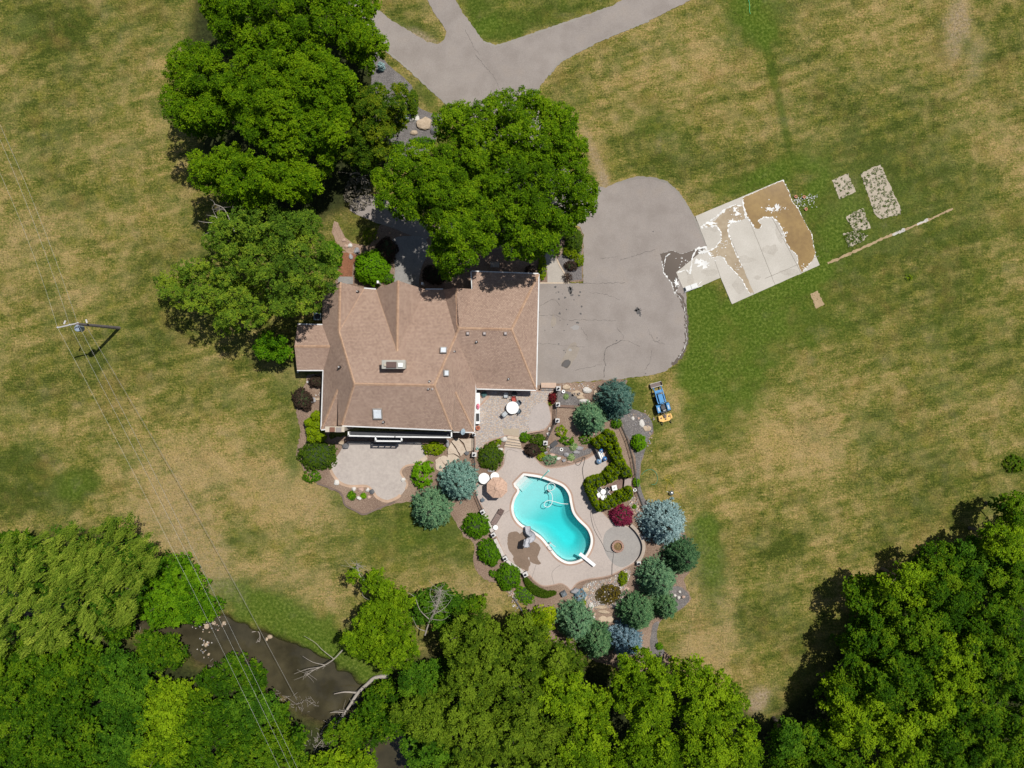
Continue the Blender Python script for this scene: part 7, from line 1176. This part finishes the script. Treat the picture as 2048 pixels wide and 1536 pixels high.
deadbranch("fallen_branch", [(778, 1352), (750, 1356), (735, 1368), (716, 1386), (700, 1410), (680, 1440), (660, 1462), (648, 1480)], .5, .4, .24, "long pale fallen branch stretching from the bank across the creek", [([(716, 1386), (690, 1384), (668, 1388)], .2, .3, .12), ([(690, 1425), (670, 1424), (660, 1426)], .2, .6, .07), ([(690, 1428), (665, 1448), (650, 1452), (640, 1470)], .3, .6, .08), ([(660, 1462), (640, 1485), (628, 1500)], .4, .7, .06)], twigs=60)
deadbranch("bare_branch", [(685, 1300), (668, 1318), (650, 1330), (628, 1340), (612, 1352)], 2.4, 2.0, .07, "white bare branch reaching over the creek from the yellow-green tree", [([(650, 1330), (625, 1324), (605, 1312)], 2.2, 2.3, .04), ([(640, 1335), (615, 1338), (588, 1348)], 2.1, 2.0, .04), ([(668, 1318), (645, 1300), (630, 1285), (608, 1272)], 2.3, 2.6, .04), ([(628, 1340), (612, 1345), (606, 1360)], 2, 1.9, .03)], twigs=14)
deadbranch("dead_tree", [(850, 1270), (860, 1240), (875, 1210), (880, 1180)], 3.5, 6.5, .09, "grey bare-twigged dead tree rising above the middle woods", [([(860, 1240), (840, 1220), (830, 1195), (815, 1185)], 4.5, 6, .05), ([(865, 1230), (890, 1215), (905, 1195)], 5, 6, .04), ([(850, 1262), (835, 1255), (825, 1235)], 4.5, 5.5, .04), ([(872, 1212), (860, 1190), (865, 1170)], 5.5, 6.5, .03), ([(862, 1238), (885, 1240), (900, 1230)], 5, 6, .03)], twigs=110, cat="dead tree")
deadbranch("dead_tree", [(735, 1165), (722, 1155), (716, 1140), (716, 1128)], 4.6, 5.6, .09, "pale broken branch at the top of the yellow-green creek tree", [([(722, 1155), (705, 1145), (695, 1150)], 5, 5.4, .04), ([(730, 1170), (725, 1190), (738, 1200)], 4.8, 5.3, .04)], twigs=30, cat="dead tree")
deadbranch("bare_branch", [(470, 465), (455, 430), (445, 415), (428, 408)], 10.5, 11.3, .06, "bare grey branch poking northwest out of the blue-green tree", [([(440, 445), (415, 445), (396, 442)], 10.2, 10.6, .04), ([(436, 440), (428, 425), (424, 412)], 10.3, 11, .03), ([(440, 436), (425, 432), (413, 430)], 10.3, 10.8, .03), ([(462, 435), (466, 420), (465, 412)], 11, 11.5, .03), ([(430, 460), (415, 466), (405, 470)], 9.8, 10, .02)], twigs=10)
deadbranch("bare_branch", [(606, 525), (592, 512), (588, 500), (592, 488)], 10.4, 11.4, .05, "pale curved dead branch on the east side of the blue-green tree", twigs=3)
deadbranch("bare_branch", [(905, 462), (903, 450), (906, 440)], 14.0, 14.3, .035, "small white forked dead twig atop the bright shade tree", [([(903, 452), (896, 460), (894, 468)], 14.0, 14.2, .02), ([(903, 452), (911, 458), (913, 466)], 14, 14.2, .02), ([(904, 447), (897, 446)], 14, 14.3, .02)])
deadbranch("bare_branch", [(700, 350), (712, 345), (722, 350), (728, 362)], 4.0, 4.6, .04, "pale bare branch at the west edge of the front shade tree", twigs=16)
deadbranch("driftwood", [(504, 1264), (516, 1263), (520, 1272), (519, 1284)], WATER_Z + .05, WATER_Z + .1, .05, "thin driftwood lying at the creek's north edge", twigs=6)
mb = MB()
for cx, cy, n_ in ((572, 1400, 34), (612, 1405, 30), (640, 1482, 150), (430, 1335, 16), (260, 1240, 24)):
    for _ in range(n_): a = P(rnd.gauss(cx, 12), rnd.gauss(cy, 9), rnd.uniform(-.6, .3)); d = Vector((rnd.gauss(0, .45), rnd.gauss(0, .45), rnd.uniform(-.1, .3))); mb.tube([a, a + d], .016, 4)
tag(mb.build("twig_litter", deadwood), "dry twigs piled on the creek's south bank", None, None, "stuff")
# ---- weeds on the soil plots and rough grass tufts (nobody could count them)
C = []; 
for pl, n_ in zip(PLOTS, (38, 170, 85, 120)):
    xs = [p[0] for p in pl]; ys = [p[1] for p in pl]; x = rng.uniform(min(xs) - 3, max(xs) + 3, n_ * 3); y = rng.uniform(min(ys) - 3, max(ys) + 3, n_ * 3); k = inside(x, y, pl); x, y = x[k][:n_], y[k][:n_]
    m_ = 9; xx = np.repeat(x, m_) + rng.normal(0, 1.3, len(x) * m_); yy = np.repeat(y, m_) + rng.normal(0, 1.3, len(x) * m_); C.append(np.stack([(xx - 1024) / K, (768 - yy) / K, rng.uniform(.03, .12, len(xx))], 1))
C = np.concatenate(C); w = leaves("weeds", C, rdir(len(C)) * .5 + [0, 0, 1], rng.uniform(.03, .07, len(C)), LM["juniper"], None, rng.random(len(C)), .5); tag(w, "weeds dotting the bare soil plots", None, None, "stuff")
n = 60000; x = rng.uniform(0, 2048, n); y = rng.uniform(0, 1536, n); v = fbm(x / 40, y / 40, 61); k = (v > .5) & (creek_t(x, y) > 10)
for pl in (ROAD, SLAB, DECK, TERR, UPPER, BED_POOL, BED_WEST, BED_FRONT, BED_NW, *PLOTS): k &= ~inside(x, y, pl)
x, y = x[k], y[k]; m_ = 3; x = np.repeat(x, m_) + rng.normal(0, 1.2, len(x) * m_); y = np.repeat(y, m_) + rng.normal(0, 1.2, len(y) * m_)
grassm = leafmat("grass_blade", (.06, .085, .018), (.115, .120, .030), (.24, .20, .08), .3)
C = np.stack([(x - 1024) / K, (768 - y) / K, rng.uniform(.01, .05, len(x))], 1); T = rdir(len(x)) + [0, 0, .6]
w = leaves("grass_tufts", C, rdir(len(C)) + [0, 0, .8], rng.uniform(.03, .065, len(C)), grassm, None, rng.random(len(C)), .35, (0, 0, 0), T); tag(w, "scattered taller tufts in the dry lawn", None, None, "stuff")
